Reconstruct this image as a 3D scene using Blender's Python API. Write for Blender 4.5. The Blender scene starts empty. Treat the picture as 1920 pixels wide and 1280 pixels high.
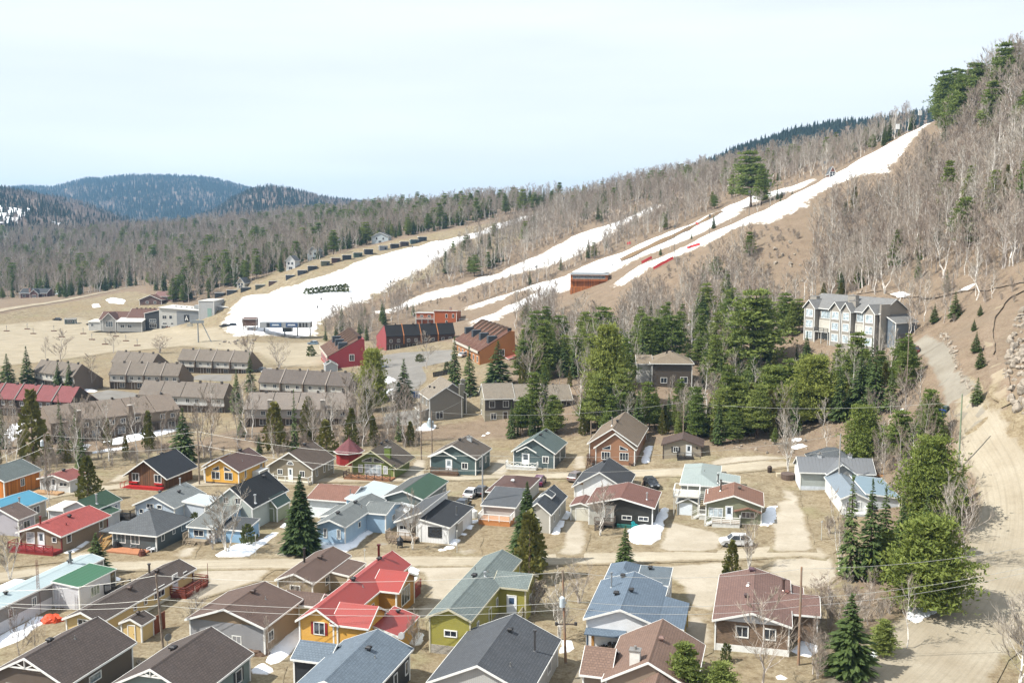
import bpy, bmesh, math, random
import numpy as np
from mathutils import Vector, Matrix, Euler
from mathutils.geometry import delaunay_2d_cdt
random.seed(7); RNG = np.random.default_rng(11)
SC = bpy.context.scene; COL = SC.collection

# ------------------------------------------------------------------ camera
FPX, CAMH, HORIZON = 1900.0, 45.0, 425.0          # focal length and horizon in pixels of a 1920x1280 picture
PITCH = math.atan((640 - HORIZON) / FPX)
cam = bpy.data.cameras.new('camera'); cam.sensor_width = 36; cam.lens = 36 * FPX / 1920
cam.clip_start = 1; cam.clip_end = 30000
camo = bpy.data.objects.new('camera', cam); COL.objects.link(camo)
camo.location = (0, 0, CAMH); camo.rotation_euler = (math.pi / 2 - PITCH, 0, 0)
SC.camera = camo

# ------------------------------------------------------------------ sky and sun
SUN_EL, SUN_DIR = math.radians(50), (-0.95, -0.31)  # from the left, a little behind the camera
SUN_AZ = math.atan2(SUN_DIR[0], SUN_DIR[1])
w = bpy.data.worlds.new('World'); SC.world = w; w.use_nodes = True
nt = w.node_tree; nt.nodes.clear()
out = nt.nodes.new('ShaderNodeOutputWorld'); bg = nt.nodes.new('ShaderNodeBackground')
sky = nt.nodes.new('ShaderNodeTexSky'); sky.sky_type = 'NISHITA'; sky.sun_disc = False
sky.sun_elevation = SUN_EL; sky.sun_rotation = SUN_AZ; sky.altitude = 300
sky.air_density = 1.0; sky.dust_density = 2.2; sky.ozone_density = 1.0
# a thin high veil of cirrus over the blue
tc = nt.nodes.new('ShaderNodeTexCoord'); mp = nt.nodes.new('ShaderNodeMapping'); mp.inputs['Scale'].default_value = (1.2, 1.2, 9)
nz = nt.nodes.new('ShaderNodeTexNoise'); nz.inputs['Scale'].default_value = 1.6; nz.inputs['Detail'].default_value = 5
rp = nt.nodes.new('ShaderNodeMapRange'); rp.inputs['From Min'].default_value = .3; rp.inputs['From Max'].default_value = .75
rp.inputs['To Min'].default_value = .66; rp.inputs['To Max'].default_value = .88
mx = nt.nodes.new('ShaderNodeMix'); mx.data_type = 'RGBA'
mx.inputs[7].default_value = (9.35, 9.75, 10.15, 1)
L = nt.links.new
L(tc.outputs['Generated'], mp.inputs['Vector']); L(mp.outputs[0], nz.inputs['Vector']); L(nz.outputs['Fac'], rp.inputs['Value'])
L(rp.outputs[0], mx.inputs[0]); L(sky.outputs[0], mx.inputs[6]); L(mx.outputs[2], bg.inputs['Color']); L(bg.outputs[0], out.inputs[0])
bg.inputs['Strength'].default_value = 0.076
sl = bpy.data.lights.new('sun', 'SUN'); sl.energy = 5.0; sl.angle = math.radians(0.6); sl.color = (1, .962, .885)
so = bpy.data.objects.new('sun', sl); COL.objects.link(so)
sv = Vector((SUN_DIR[0] * math.cos(SUN_EL), SUN_DIR[1] * math.cos(SUN_EL), math.sin(SUN_EL))).normalized()
so.rotation_euler = sv.to_track_quat('Z', 'Y').to_euler(); so.location = (-80, -40, 200)
SC.view_settings.view_transform = 'Standard'; SC.view_settings.look = 'None'
SC.view_settings.exposure = 0.74; SC.view_settings.gamma = 1
SC.render.engine = 'CYCLES'
SC.cycles.max_bounces = 4; SC.cycles.diffuse_bounces = 2; SC.cycles.glossy_bounces = 2; SC.cycles.transmission_bounces = 2
SC.cycles.volume_bounces = 0; SC.cycles.transparent_max_bounces = 4
SC.cycles.use_denoising = True
SC.cycles.use_adaptive_sampling = True; SC.cycles.adaptive_threshold = 0.02

# ------------------------------------------------------------------ survey: pixel of the photograph -> point of the place
CP, SP = math.cos(PITCH), math.sin(PITCH)
def ray(px, py):
    u = (px - 960) / FPX; v = (640 - py) / FPX
    return (u, CP + v * SP, -SP + v * CP)
def atz(px, py, z=0.0):
    d = ray(px, py); t = (z - CAMH) / d[2]; return (d[0] * t, d[1] * t, z)
def aty(px, py, Y):
    d = ray(px, py); t = Y / d[1]; return (d[0] * t, Y, CAMH + d[2] * t)
def proj(x, y, z):
    dz = z - CAMH; f = y * CP - dz * SP
    return (960 + FPX * x / f, 640 - FPX * (y * SP + dz * CP) / f, f)

# ------------------------------------------------------------------ terrain: surveyed heights, smoothly interpolated
_c = []
for p in ((-100,1270,0),(300,1270,0),(700,1270,0),(1100,1270,0),(1400,1265,0),(1600,1280,.6),(0,1060,0),(400,1055,0),(800,1050,0),(1200,1045,0),(1450,1040,.2),(1560,1090,.6),
          (0,930,-1),(400,900,-1),(800,900,-.5),(1100,890,0),(1300,870,1.2),(1420,930,.6),(1500,915,1.0),(1600,1050,1.0),(100,835,-2),(330,815,-2),(560,800,-1.2),
          (800,800,-.5),(900,788,0),(1020,815,-.2),(330,727,-4),(60,730,-3.5),(560,720,-2.5),(640,690,-1),(760,662,1),(800,700,0),(900,690,2),(100,640,-4.5),(20,605,-4.5),
          (350,622,-4),(500,640,-3.5),(250,680,-4.5),(440,600,-2.5),(300,600,-4),(560,622,-2.5),(1400,838,4),(1290,830,2.5),(1150,812,1.5),(1560,800,6),(1600,850,3.5)):
    _c.append(atz(*p))
for p in ((1740,650,229),(1765,772,176),(1850,850,160),(1870,1000,137),(1870,1100,120),(1800,1250,101),(1700,1270,99),(1960,1250,102),(1640,1150,113),(1700,1080,125),(1680,960,150),(1660,880,170),(1960,900,150),
          (1960,1050,133),(1240,700,250),(1050,700,262),(1420,700,255),(1500,635,257),(1600,665,240),(1705,658,231),(1560,730,235),(1210,622,330),(1350,600,330),(1480,575,330),(1600,550,320),(1800,545,255),(1920,528,215),
          (1900,650,165),(1960,740,155),(1840,640,190),(1890,760,160),(1600,500,355),(1700,400,370),(1800,300,385),(1900,170,385),(1920,480,235),(1920,350,285),(1920,250,330),
          (1440,450,385),(1480,560,345),(1100,590,380),(1000,620,350),(1300,540,380),
          (1140,540,420),(1300,460,415),(1420,405,415),(1530,360,430),(1640,305,450),(1735,235,478),(900,600,430),(1000,560,450),(1100,515,465),(1200,470,478),(1300,425,493),
          (1400,385,500),(1500,345,500),(700,580,493),(850,535,515),(1000,490,536),(1100,440,557),(1200,400,571),(500,600,458),(650,570,480),(430,555,508),(560,510,557),(700,468,614),
          (800,440,665),(900,420,714),(1000,400,757),(700,545,515),(830,480,571),(950,430,643),(740,398,1000),(900,392,885),(1050,374,857),(1200,348,800),(1350,325,770),(1500,295,714),
          (1620,270,657),(1700,250,600),(0,560,640),(0,580,545),(240,535,690),(100,500,930),(300,480,930),(500,440,1000),(600,405,1290),(200,440,1430),(430,500,700),(350,540,600),(2150,500,240),(2150,120,400),(2100,800,170)):
    _c.append(aty(*p))
_c += [(120,1150,62),(320,980,78),(480,760,100),(380,620,118),(300,420,112),(0,1350,60),(-700,700,0),(-900,1300,30),(-400,400,-4),(-300,200,-2),(-220,80,0),(-60,0,0),(60,0,1),(160,40,6),(260,150,35),(0,2200,45),(900,1400,90)]
CPT = np.array(_c); _cc = 18.0
def _phi(d2): return np.sqrt(d2 + _cc * _cc)
_n = len(CPT)
_A = np.zeros((_n + 3, _n + 3)); _dd = ((CPT[:, None, :2] - CPT[None, :, :2]) ** 2).sum(2)
_A[:_n, :_n] = _phi(_dd) - np.eye(_n) * 1.2
_A[:_n, _n] = 1; _A[:_n, _n + 1:] = CPT[:, :2]; _A[_n, :_n] = 1; _A[_n + 1:, :_n] = CPT[:, :2].T
_w = np.linalg.solve(_A, np.concatenate([CPT[:, 2], [0, 0, 0]]))
def h_raw(x, y):
    x = np.asarray(x, float); y = np.asarray(y, float)
    o = np.zeros(x.shape)
    for i in range(_n): o += _w[i] * np.sqrt((x - CPT[i, 0]) ** 2 + (y - CPT[i, 1]) ** 2 + _cc * _cc)
    z = o + _w[_n] + _w[_n + 1] * x + _w[_n + 2] * y
    r = np.hypot(x, y); k = np.clip((r - 1300) / 500, 0, 1); k = k * k * (3 - 2 * k)
    z = z * (1 - k) + 42 * k
    steep = np.clip(z / 25, 0, 1) * (1 - k)
    z += steep * (0.5 * np.sin(x * .13 + 1.3 * np.sin(y * .071)) * np.sin(y * .11 + x * .05) + .25 * np.sin(x * .31 + y * .23))
    return z
GX = np.concatenate([-np.geomspace(7000, 433, 45), np.arange(-420, 522, 3.0), np.geomspace(540, 7000, 45)])
GY = np.concatenate([[-400, -250, -150, -80], np.arange(-40, 1002, 3.0), np.geomspace(1020, 11000, 55)])
_gx, _gy = np.meshgrid(GX, GY); GZ = h_raw(_gx, _gy)
def hgt(x, y):
    """height of the ground sheet itself (same triangles as the mesh, to within a bilinear patch)"""
    x = np.asarray(x, float); y = np.asarray(y, float)
    i = np.clip(np.searchsorted(GX, x) - 1, 0, len(GX) - 2); j = np.clip(np.searchsorted(GY, y) - 1, 0, len(GY) - 2)
    a = (x - GX[i]) / (GX[i + 1] - GX[i]); b = (y - GY[j]) / (GY[j + 1] - GY[j])
    return (GZ[j, i] * (1 - a) + GZ[j, i + 1] * a) * (1 - b) + (GZ[j + 1, i] * (1 - a) + GZ[j + 1, i + 1] * a) * b
_T = np.concatenate([np.arange(60, 700, .5), np.arange(700, 3000, 3.0)])
def at(px, py):
    d = ray(px, py); X = d[0] / d[1] * _T; Z = CAMH + d[2] / d[1] * _T
    g = Z - hgt(X, _T); k = np.nonzero(g < 0)[0]
    if len(k) == 0: k = int(g.argmin()); Y = _T[k]
    elif k[0] == 0: Y = _T[0]
    else:
        k = k[0]
        f = g[k - 1] / (g[k - 1] - g[k] + 1e-9); Y = _T[k - 1] + f * (_T[k] - _T[k - 1])
    x = d[0] / d[1] * Y; return Vector((x, Y, float(hgt(x, Y))))

# ------------------------------------------------------------------ materials
def lin(c):
    if isinstance(c, str):
        c = [int(c[i:i + 2], 16) / 255 for i in (0, 2, 4)]
    return tuple(((v + .055) / 1.055) ** 2.4 if v > .04045 else v / 12.92 for v in c) + (1,)
def soft(c, sat, val):
    b = lin(c)[:3]; g = sum(b) / 3; return tuple((g + (v - g) * sat) * val for v in b) + (1,)
MATS = {}
class NT:
    def __init__(s, name):
        s.m = bpy.data.materials.new(name); s.m.use_nodes = True; s.t = s.m.node_tree
        s.p = s.t.nodes['Principled BSDF']
    def n(s, typ, **kw):
        o = s.t.nodes.new('ShaderNode' + typ)
        for k, v in kw.items():
            if k.startswith('_'): setattr(o, k[1:], v)
            else: o.inputs[k.replace('__', ' ')].default_value = v
        return o
    def l(s, a, b): s.t.links.new(a, b)
    def noise(s, vec, scale, detail=4, rough=.55, dim='3D'):
        o = s.n('TexNoise', Scale=scale, Detail=detail, Roughness=rough); s.l(vec, o.inputs['Vector']); return o.outputs['Fac']
    def ramp(s, val, lo, hi, a=0.0, b=1.0):
        o = s.n('MapRange'); o.inputs['From Min'].default_value = lo; o.inputs['From Max'].default_value = hi
        o.inputs['To Min'].default_value = a; o.inputs['To Max'].default_value = b; s.l(val, o.inputs['Value']); return o.outputs[0]
    def mix(s, fac, a, b, blend='MIX'):
        o = s.n('Mix', _data_type='RGBA', _blend_type=blend)
        for sock, v in ((o.inputs[0], fac), (o.inputs[6], a), (o.inputs[7], b)):
            if isinstance(v, (int, float)): sock.default_value = v
            elif isinstance(v, tuple): sock.default_value = v
            else: s.l(v, sock)
        return o.outputs[2]
    def math(s, op, a, b=0.0):
        o = s.n('Math', _operation=op)
        for sock, v in ((o.inputs[0], a), (o.inputs[1], b)):
            if isinstance(v, (int, float)): sock.default_value = v
            else: s.l(v, sock)
        return o.outputs[0]
    def bump(s, height, strength, dist=.02):
        o = s.n('Bump', Strength=strength, Distance=dist); s.l(height, o.inputs['Height']); s.l(o.outputs[0], s.p.inputs['Normal'])
    def uv(s): return s.n('TexCoord').outputs['UV']
    def obj(s): return s.n('TexCoord').outputs['Object']
    def pos(s): return s.n('NewGeometry').outputs['Position']
    def col(s, c): s.l(c, s.p.inputs['Base Color'])
    def rnd(s): return s.n('ObjectInfo').outputs['Random']
def cached(f):
    def g(*a, **k):
        key = (f.__name__, a, tuple(sorted(k.items())))
        if key not in MATS: MATS[key] = f(*a, **k)
        return MATS[key]
    return g
@cached
def plain(c, rough=.6, metal=0.0, var=.12):
    t = NT('paint'); b = lin(c); t.p.inputs['Roughness'].default_value = rough; t.p.inputs['Metallic'].default_value = metal
    n = t.noise(t.pos(), 2.3, 5)
    dk = tuple(v * (1 - 2 * var) for v in b[:3]) + (1,)
    t.col(t.mix(t.ramp(n, .35, .75), b, dk)); return t.m
@cached
def siding(c, pitch=.14, vertical=False, wear=.3):
    t = NT('siding'); b = soft(c, .95, .97); t.p.inputs['Roughness'].default_value = .55
    sx = t.n('SeparateXYZ'); t.l(t.uv(), sx.inputs[0]); v = sx.outputs[0 if vertical else 1]
    fr = t.math('FRACT', t.math('DIVIDE', v, pitch))
    dirt = t.ramp(t.noise(t.pos(), .9, 6, .65), .35, .8)
    n2 = t.ramp(t.noise(t.uv(), 14, 2), .3, .7)
    base = t.mix(t.math('MULTIPLY', dirt, wear), b, tuple(x * .45 + .02 for x in b[:3]) + (1,))
    base = t.mix(t.math('MULTIPLY', n2, .10), base, tuple(x * .6 for x in b[:3]) + (1,))
    groove = t.ramp(fr, .0, .13, 1, 0)
    t.col(t.mix(t.math('MULTIPLY', groove, .42), base, tuple(x * .3 for x in b[:3]) + (1,)))
    t.bump(fr, .5, .02); return t.m
@cached
def planks(c, pitch=.2):
    t = NT('wood_planks'); b = lin(c); t.p.inputs['Roughness'].default_value = .75
    sx = t.n('SeparateXYZ'); t.l(t.uv(), sx.inputs[0]); q = t.math('DIVIDE', sx.outputs[0], pitch)
    wn = t.n('TexWhiteNoise', _noise_dimensions='1D'); t.l(t.math('FLOOR', q), wn.inputs['W'])
    mp = t.n('Mapping'); mp.inputs['Scale'].default_value = (9, .8, 1); t.l(t.uv(), mp.inputs['Vector'])
    g = t.noise(mp.outputs[0], 2, 6, .7)
    f = t.math('ADD', t.math('MULTIPLY', wn.outputs['Value'], .6), t.math('MULTIPLY', g, .6))
    base = t.mix(t.ramp(f, .3, 1.0), b, tuple(x * .35 for x in b[:3]) + (1,))
    gr = t.ramp(t.math('FRACT', q), 0, .1, 1, 0)
    t.col(t.mix(t.math('MULTIPLY', gr, .6), base, (.01, .008, .006, 1))); return t.m
@cached
def brickwork(c, m='b0a79c'):
    t = NT('brick_wall'); b = lin(c); t.p.inputs['Roughness'].default_value = .85
    br = t.n('TexBrick', Scale=1.0, Mortar__Size=.012); br.inputs['Brick Width'].default_value = .30; br.inputs['Row Height'].default_value = .105
    br.inputs['Color1'].default_value = b; br.inputs['Color2'].default_value = tuple(x * .5 for x in b[:3]) + (1,); br.inputs['Mortar'].default_value = lin(m)
    t.l(t.uv(), br.inputs['Vector']); n = t.noise(t.uv(), 3, 4)
    t.col(t.mix(t.math('MULTIPLY', n, .3), br.outputs['Color'], tuple(x * .6 for x in b[:3]) + (1,))); t.bump(br.outputs['Fac'], -.4, .02); return t.m
@cached
def shingle(c, row=.28, contrast=.6, streak=.3):
    row = max(row, .28); contrast = max(contrast, .5); t = NT('roof_shingle'); b = soft(c, .85, .82); t.p.inputs['Roughness'].default_value = .8
    t.p.inputs['Specular IOR Level'].default_value = .25
    br = t.n('TexBrick', Scale=1.0, Mortar__Size=.035, Mortar__Smooth=.4); br.inputs['Brick Width'].default_value = .34; br.inputs['Row Height'].default_value = row
    br.inputs['Color1'].default_value = b; br.inputs['Color2'].default_value = tuple(x * (1 - contrast * .45) for x in b[:3]) + (1,)
    br.inputs['Mortar'].default_value = tuple(x * (1 - contrast) for x in b[:3]) + (1,)
    t.l(t.uv(), br.inputs['Vector'])
    n = t.ramp(t.noise(t.pos(), .55, 6, .65), .3, .75)
    mp = t.n('Mapping'); mp.inputs['Scale'].default_value = (2.2, .18, 1); t.l(t.uv(), mp.inputs['Vector'])
    st = t.ramp(t.noise(mp.outputs[0], 2, 5, .65), .4, .75)
    base = t.mix(t.math('MULTIPLY', n, .22), br.outputs['Color'], tuple(min(1, x * 1.6 + .01) for x in b[:3]) + (1,))
    base = t.mix(t.math('MULTIPLY', st, streak), base, tuple(x * .45 for x in b[:3]) + (1,))
    base = t.mix(t.math('MULTIPLY', t.ramp(t.noise(t.uv(), 2.6, 4, .7), .42, .66), .32), base, tuple(x * .5 for x in b[:3]) + (1,))
    base = t.mix(t.math('MULTIPLY', t.ramp(t.noise(t.uv(), 5.5, 3, .7), .52, .72), .3), base, tuple(min(1, x * 1.5 + .02) for x in b[:3]) + (1,))
    g = t.ramp(t.noise(t.uv(), 26, 2), .3, .7)
    base = t.mix(t.math('MULTIPLY', g, .18), base, tuple(x * .5 for x in b[:3]) + (1,))
    t.col(base); t.bump(br.outputs['Fac'], -.5, .03); return t.m
@cached
def metalroof(c, rib=.4, rough=.4):
    t = NT('metal_roof'); b = soft(c, .85, .75); t.p.inputs['Roughness'].default_value = rough; t.p.inputs['Specular IOR Level'].default_value = .4
    sx = t.n('SeparateXYZ'); t.l(t.uv(), sx.inputs[0]); fr = t.math('FRACT', t.math('DIVIDE', sx.outputs[0], rib))
    g = t.ramp(fr, 0, .12, 1, 0)
    n = t.ramp(t.noise(t.pos(), .8, 6, .6), .35, .75)
    base = t.mix(t.math('MULTIPLY', n, .28), b, tuple(x * .55 + .03 for x in b[:3]) + (1,))
    t.col(t.mix(t.math('MULTIPLY', g, .35), base, tuple(x * .4 for x in b[:3]) + (1,))); t.bump(g, .6, .03); return t.m
@cached
def glass(c='1d232b', rough=.06):
    t = NT('window_glass'); t.p.inputs['Roughness'].default_value = rough; t.p.inputs['Specular IOR Level'].default_value = .8
    b = lin(c); n = t.noise(t.pos(), 1.7, 3)
    t.col(t.mix(t.ramp(n, .4, .7), b, tuple(min(1, x * 2.2 + .02) for x in b[:3]) + (1,))); return t.m
WHITE = lambda: plain('e6e6e2', .5, 0, .06)
# ground colours shared by the ground sheet and the edges of roads laid on it
def ground_color(t):
    p = t.pos()
    n1 = t.noise(p, .045, 6, .6); n2 = t.noise(p, .35, 6, .65); n3 = t.noise(p, 2.6, 5, .7)
    straw = t.mix(t.ramp(n2, .3, .7), lin('9a907a'), lin('746a57'))
    straw = t.mix(t.ramp(n1, .42, .62), straw, lin('887b64'))
    straw = t.mix(t.math('MULTIPLY', t.ramp(n3, .38, .7), .7), straw, lin('5d4f3a'))
    straw = t.mix(t.math('MULTIPLY', t.ramp(t.noise(p, .12, 4), .55, .72), .35), straw, lin('72744f'))
    straw = t.mix(t.math('MULTIPLY', t.ramp(t.noise(p, .85, 5, .7), .5, .66), .7), straw, lin('5a4b38'))
    litter = t.mix(t.ramp(n2, .3, .72), lin('7a695b'), lin('5b4c40'))
    litter = t.mix(t.ramp(n3, .4, .75), litter, lin('857a66'))
    litter = t.mix(t.math('MULTIPLY', t.ramp(n1, .5, .7), .6), litter, lin('746859'))
    at_ = t.n('Attribute', _attribute_name='wood')
    f = t.ramp(t.math('ADD', at_.outputs['Fac'], t.math('MULTIPLY', t.math('SUBTRACT', n2, .5), .7)), .35, .65)
    return t.mix(f, straw, litter), n3
@cached
def ground_mat():
    t = NT('ground'); c, n = ground_color(t); t.col(c); t.p.inputs['Roughness'].default_value = .95; t.p.inputs['Specular IOR Level'].default_value = .1
    t.bump(n, .6, .15); return t.m
@cached
def sand_mat(c1='cdb88f', c2='b79f76', edge=1.6, track=0.0):
    t = NT('sand'); g, n3 = ground_color(t); p = t.pos()
    n = t.noise(p, .16, 6, .62); nf = t.noise(p, 3.5, 5, .7); nm = t.noise(p, .7, 5, .65)
    c = t.mix(t.ramp(n, .3, .7), lin(c1), lin(c2)); c = t.mix(t.math('MULTIPLY', t.ramp(nf, .4, .75), .3), c, tuple(x * .62 for x in lin(c2)[:3]) + (1,))
    c = t.mix(t.math('MULTIPLY', t.ramp(nm, .52, .75), .4), c, tuple(x * .75 for x in lin(c2)[:3]) + (1,))
    if track:                                     # wheel ruts run along the road
        sx = t.n('SeparateXYZ'); t.l(t.uv(), sx.inputs[0]); mp = t.n('Mapping'); mp.inputs['Scale'].default_value = (2.2, .035, 1); t.l(t.uv(), mp.inputs['Vector'])
        r = t.ramp(t.noise(mp.outputs[0], 1.3, 5, .65), .46, .66); c = t.mix(t.math('MULTIPLY', r, track), c, tuple(x * .62 for x in lin(c2)[:3]) + (1,))
    e = t.n('Attribute', _attribute_name='edge')
    f = t.ramp(t.math('ADD', t.math('DIVIDE', e.outputs['Fac'], edge), t.math('MULTIPLY', t.math('SUBTRACT', nm, .5), 1.5)), .3, .85)
    t.col(t.mix(f, g, c)); t.p.inputs['Roughness'].default_value = .92; t.p.inputs['Specular IOR Level'].default_value = .15; t.bump(nf, .5, .06); return t.m
@cached
def snow_mat(c='f3f5f8', dirt=.15, edge=0.0):
    t = NT('snow'); p = t.pos(); b = lin(c)
    n = t.ramp(t.noise(p, .09, 7, .65), .5, .78); n2 = t.noise(p, 1.3, 5, .6); n3 = t.noise(p, .35, 6, .7)
    c_ = t.mix(t.math('MULTIPLY', n, dirt), b, lin('a79e92')); c_ = t.mix(t.math('MULTIPLY', t.ramp(n2, .58, .78), dirt), c_, lin('8c8275'))
    if edge:                                      # thawed, ragged margins where the ground shows through
        g, _n = ground_color(t); e = t.n('Attribute', _attribute_name='edge'); q = t.math('ADD', t.math('DIVIDE', e.outputs['Fac'], edge), t.math('MULTIPLY', t.math('SUBTRACT', n3, .5), 2.6))
        c_ = t.mix(t.ramp(q, .25, .42), g, t.mix(t.ramp(q, .4, 1.1), lin('b3aca2'), c_))
    t.col(c_); t.p.inputs['Roughness'].default_value = .7; t.p.inputs['Specular IOR Level'].default_value = .2; t.bump(t.math('ADD', n2, n3), .6, .15); return t.m

# ------------------------------------------------------------------ mesh helpers
class MB:
    def __init__(s): s.v = []; s.f = []
    def add(s, vs, fs):
        o = len(s.v); s.v += [tuple(p) for p in vs]; s.f += [tuple(i + o for i in f) for f in fs]; return s
    def box(s, x0, y0, z0, x1, y1, z1):
        return s.add([(x0,y0,z0),(x1,y0,z0),(x1,y1,z0),(x0,y1,z0),(x0,y0,z1),(x1,y0,z1),(x1,y1,z1),(x0,y1,z1)],
                     [(0,3,2,1),(4,5,6,7),(0,1,5,4),(1,2,6,5),(2,3,7,6),(3,0,4,7)])
    def hexa(s, a, b):                      # bottom quad a, top quad b
        return s.add(list(a) + list(b), [(0,3,2,1),(4,5,6,7),(0,1,5,4),(1,2,6,5),(2,3,7,6),(3,0,4,7)])
    def prism(s, poly, axis, c0, c1):       # polygon of (u,v) swept along an axis
        def P(u, v, c): return {'y': (u, c, v), 'x': (c, u, v), 'z': (u, v, c)}[axis]
        n = len(poly); vs = [P(u, v, c0) for u, v in poly] + [P(u, v, c1) for u, v in poly]
        return s.add(vs, [tuple(range(n - 1, -1, -1)), tuple(range(n, 2 * n))] + [(i, (i + 1) % n, n + (i + 1) % n, n + i) for i in range(n)])
    def beam(s, p, q, w, h=None):           # straight bar between two points
        p = Vector(p); q = Vector(q); h = h or w; d = (q - p).normalized()
        a = d.cross(Vector((0, 0, 1))); a = a.normalized() if a.length > 1e-3 else Vector((1, 0, 0)); b = a.cross(d)
        a *= w / 2; b *= h / 2
        return s.hexa([p - a - b, p + a - b, p + a + b, p - a + b], [q - a - b, q + a - b, q + a + b, q - a + b])
    def tube(s, pts, rad, n=6, cap=True):
        pts = [Vector(p) for p in pts]; o = len(s.v); m = len(pts)
        for i, p in enumerate(pts):
            d = (pts[min(i + 1, m - 1)] - pts[max(i - 1, 0)]).normalized()
            a = d.cross(Vector((0, 0, 1))) if abs(d.z) < .95 else d.cross(Vector((1, 0, 0)))
            a.normalize(); b = d.cross(a)
            for k in range(n):
                t = 2 * math.pi * k / n; s.v.append(tuple(p + (a * math.cos(t) + b * math.sin(t)) * rad[i]))
        for i in range(m - 1):
            for k in range(n): s.f.append((o + i * n + k, o + i * n + (k + 1) % n, o + (i + 1) * n + (k + 1) % n, o + (i + 1) * n + k))
        if cap: s.f.append(tuple(o + k for k in range(n - 1, -1, -1))); s.f.append(tuple(o + (m - 1) * n + k for k in range(n)))
        return s
    def cyl(s, x, y, z0, z1, r0, r1=None, n=10): return s.tube([(x, y, z0), (x, y, z1)], [r0, r1 if r1 is not None else r0], n)
    def mesh(s, name, mat=None, smooth=False):
        me = bpy.data.meshes.new(name); me.from_pydata(s.v, [], s.f)
        uvl = me.uv_layers.new(name='UVMap'); n = len(me.loops)
        if n:
            co = np.empty(len(me.vertices) * 3); me.vertices.foreach_get('co', co); co = co.reshape(-1, 3)
            nr = np.empty(len(me.polygons) * 3); me.polygons.foreach_get('normal', nr); nr = nr.reshape(-1, 3)
            vi = np.empty(n, int); me.loops.foreach_get('vertex_index', vi)
            tot = np.empty(len(me.polygons), int); me.polygons.foreach_get('loop_total', tot)
            nn = np.repeat(nr, tot, axis=0); flat = np.abs(nn[:, 2]) > .985
            t = np.stack([-nn[:, 1], nn[:, 0], np.zeros(n)], 1); ln = np.linalg.norm(t, axis=1); ln[ln < 1e-6] = 1; t /= ln[:, None]
            t[flat] = (1, 0, 0); sgn = np.where(np.abs(t[:, 0]) > np.abs(t[:, 1]), np.sign(t[:, 0]), np.sign(t[:, 1])); sgn[sgn == 0] = 1; t *= sgn[:, None]
            b = np.cross(nn, t); b[flat] = (0, 1, 0); b *= np.where(b[:, 2] < 0, -1, 1)[:, None]
            p = co[vi]; uvl.data.foreach_set('uv', np.stack([(p * t).sum(1), (p * b).sum(1)], 1).ravel())
        if mat: me.materials.append(mat)
        if smooth: me.polygons.foreach_set('use_smooth', [True] * len(me.polygons))
        me.update(); return me
    def build(s, name, mat, parent=None, smooth=False):
        return link(bpy.data.objects.new(name, s.mesh(name, mat, smooth)), parent)
def link(o, parent=None):
    COL.objects.link(o)
    if parent is not None: o.parent = parent
    return o
def tag(o, label=None, cat=None, group=None, kind=None):
    if label: o['label'] = label
    if cat: o['category'] = cat
    if group: o['group'] = group
    if kind: o['kind'] = kind
    return o
def thing(name, label, cat, loc, rz=0.0, group=None):
    o = bpy.data.objects.new(name, None); COL.objects.link(o); o.location = loc; o.rotation_euler = (0, 0, rz); o.empty_display_size = .5
    return tag(o, label, cat, group)
def copy_tree(o, parent=None):
    c = o.copy(); COL.objects.link(c); c.parent = parent
    for ch in o.children: copy_tree(ch, c)
    return c

# ------------------------------------------------------------------ the ground
def inpoly(x, y, poly):
    x = np.asarray(x); y = np.asarray(y); r = np.zeros(x.shape, bool); n = len(poly)
    for i in range(n):
        x1, y1 = poly[i][0], poly[i][1]; x2, y2 = poly[(i + 1) % n][0], poly[(i + 1) % n][1]
        if y1 == y2: continue
        c = ((y1 > y) != (y2 > y)) & (x < (x2 - x1) * (y - y1) / (y2 - y1) + x1); r ^= c
    return r
def W2(pxs): return [tuple(at(*p))[:2] for p in pxs]
def wood_value(x, y):
    """0 on mown and driven land, 1 under the woods"""
    v = np.ones(np.shape(x))
    for poly in OPEN: v[inpoly(x, y, poly)] = 0
    return v
OPEN = [W2([(-150,1290),(-150,840),(0,848),(330,845),(430,842),(620,838),(800,822),(960,822),(1120,815),(1330,842),(1490,858),(1600,905),(1660,1000),(1590,1090),(1560,1290)]),
        W2([(-150,725),(-150,600),(0,590),(240,545),(330,575),(600,610),(700,640),(880,640),(960,700),(900,790),(780,800),(640,760),(460,800),(330,835),(60,790)]),
        W2([(1600,1300),(1690,1130),(1800,1040),(1830,900),(1790,780),(1730,640),(1800,700),(1880,760),(2000,800),(2000,1300)]),
        W2([(400,590),(420,550),(1030,395),(1000,440),(700,560),(600,615)])]
_wv = wood_value(_gx, _gy)
_k = np.array([1, 2, 1]) / 4
for _ in range(2):
    _wv = np.apply_along_axis(lambda r: np.convolve(r, _k, 'same'), 0, _wv); _wv = np.apply_along_axis(lambda r: np.convolve(r, _k, 'same'), 1, _wv)
nx, ny = len(GX), len(GY)
me = bpy.data.meshes.new('ground')
_V = np.stack([_gx, _gy, GZ], 2).reshape(-1, 3); _i = (np.arange(ny - 1)[:, None] * nx + np.arange(nx - 1)[None, :]).ravel()
_F = np.stack([_i, _i + 1, _i + nx + 1, _i + nx], 1)
me.vertices.add(len(_V)); me.vertices.foreach_set('co', _V.ravel()); me.loops.add(_F.size); me.loops.foreach_set('vertex_index', _F.ravel())
me.polygons.add(len(_F)); me.polygons.foreach_set('loop_start', np.arange(0, _F.size, 4)); me.polygons.foreach_set('loop_total', np.full(len(_F), 4))
me.polygons.foreach_set('use_smooth', np.ones(len(_F), bool)); me.update(calc_edges=True)
me.attributes.new('wood', 'FLOAT', 'POINT').data.foreach_set('value', _wv.ravel())
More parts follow.
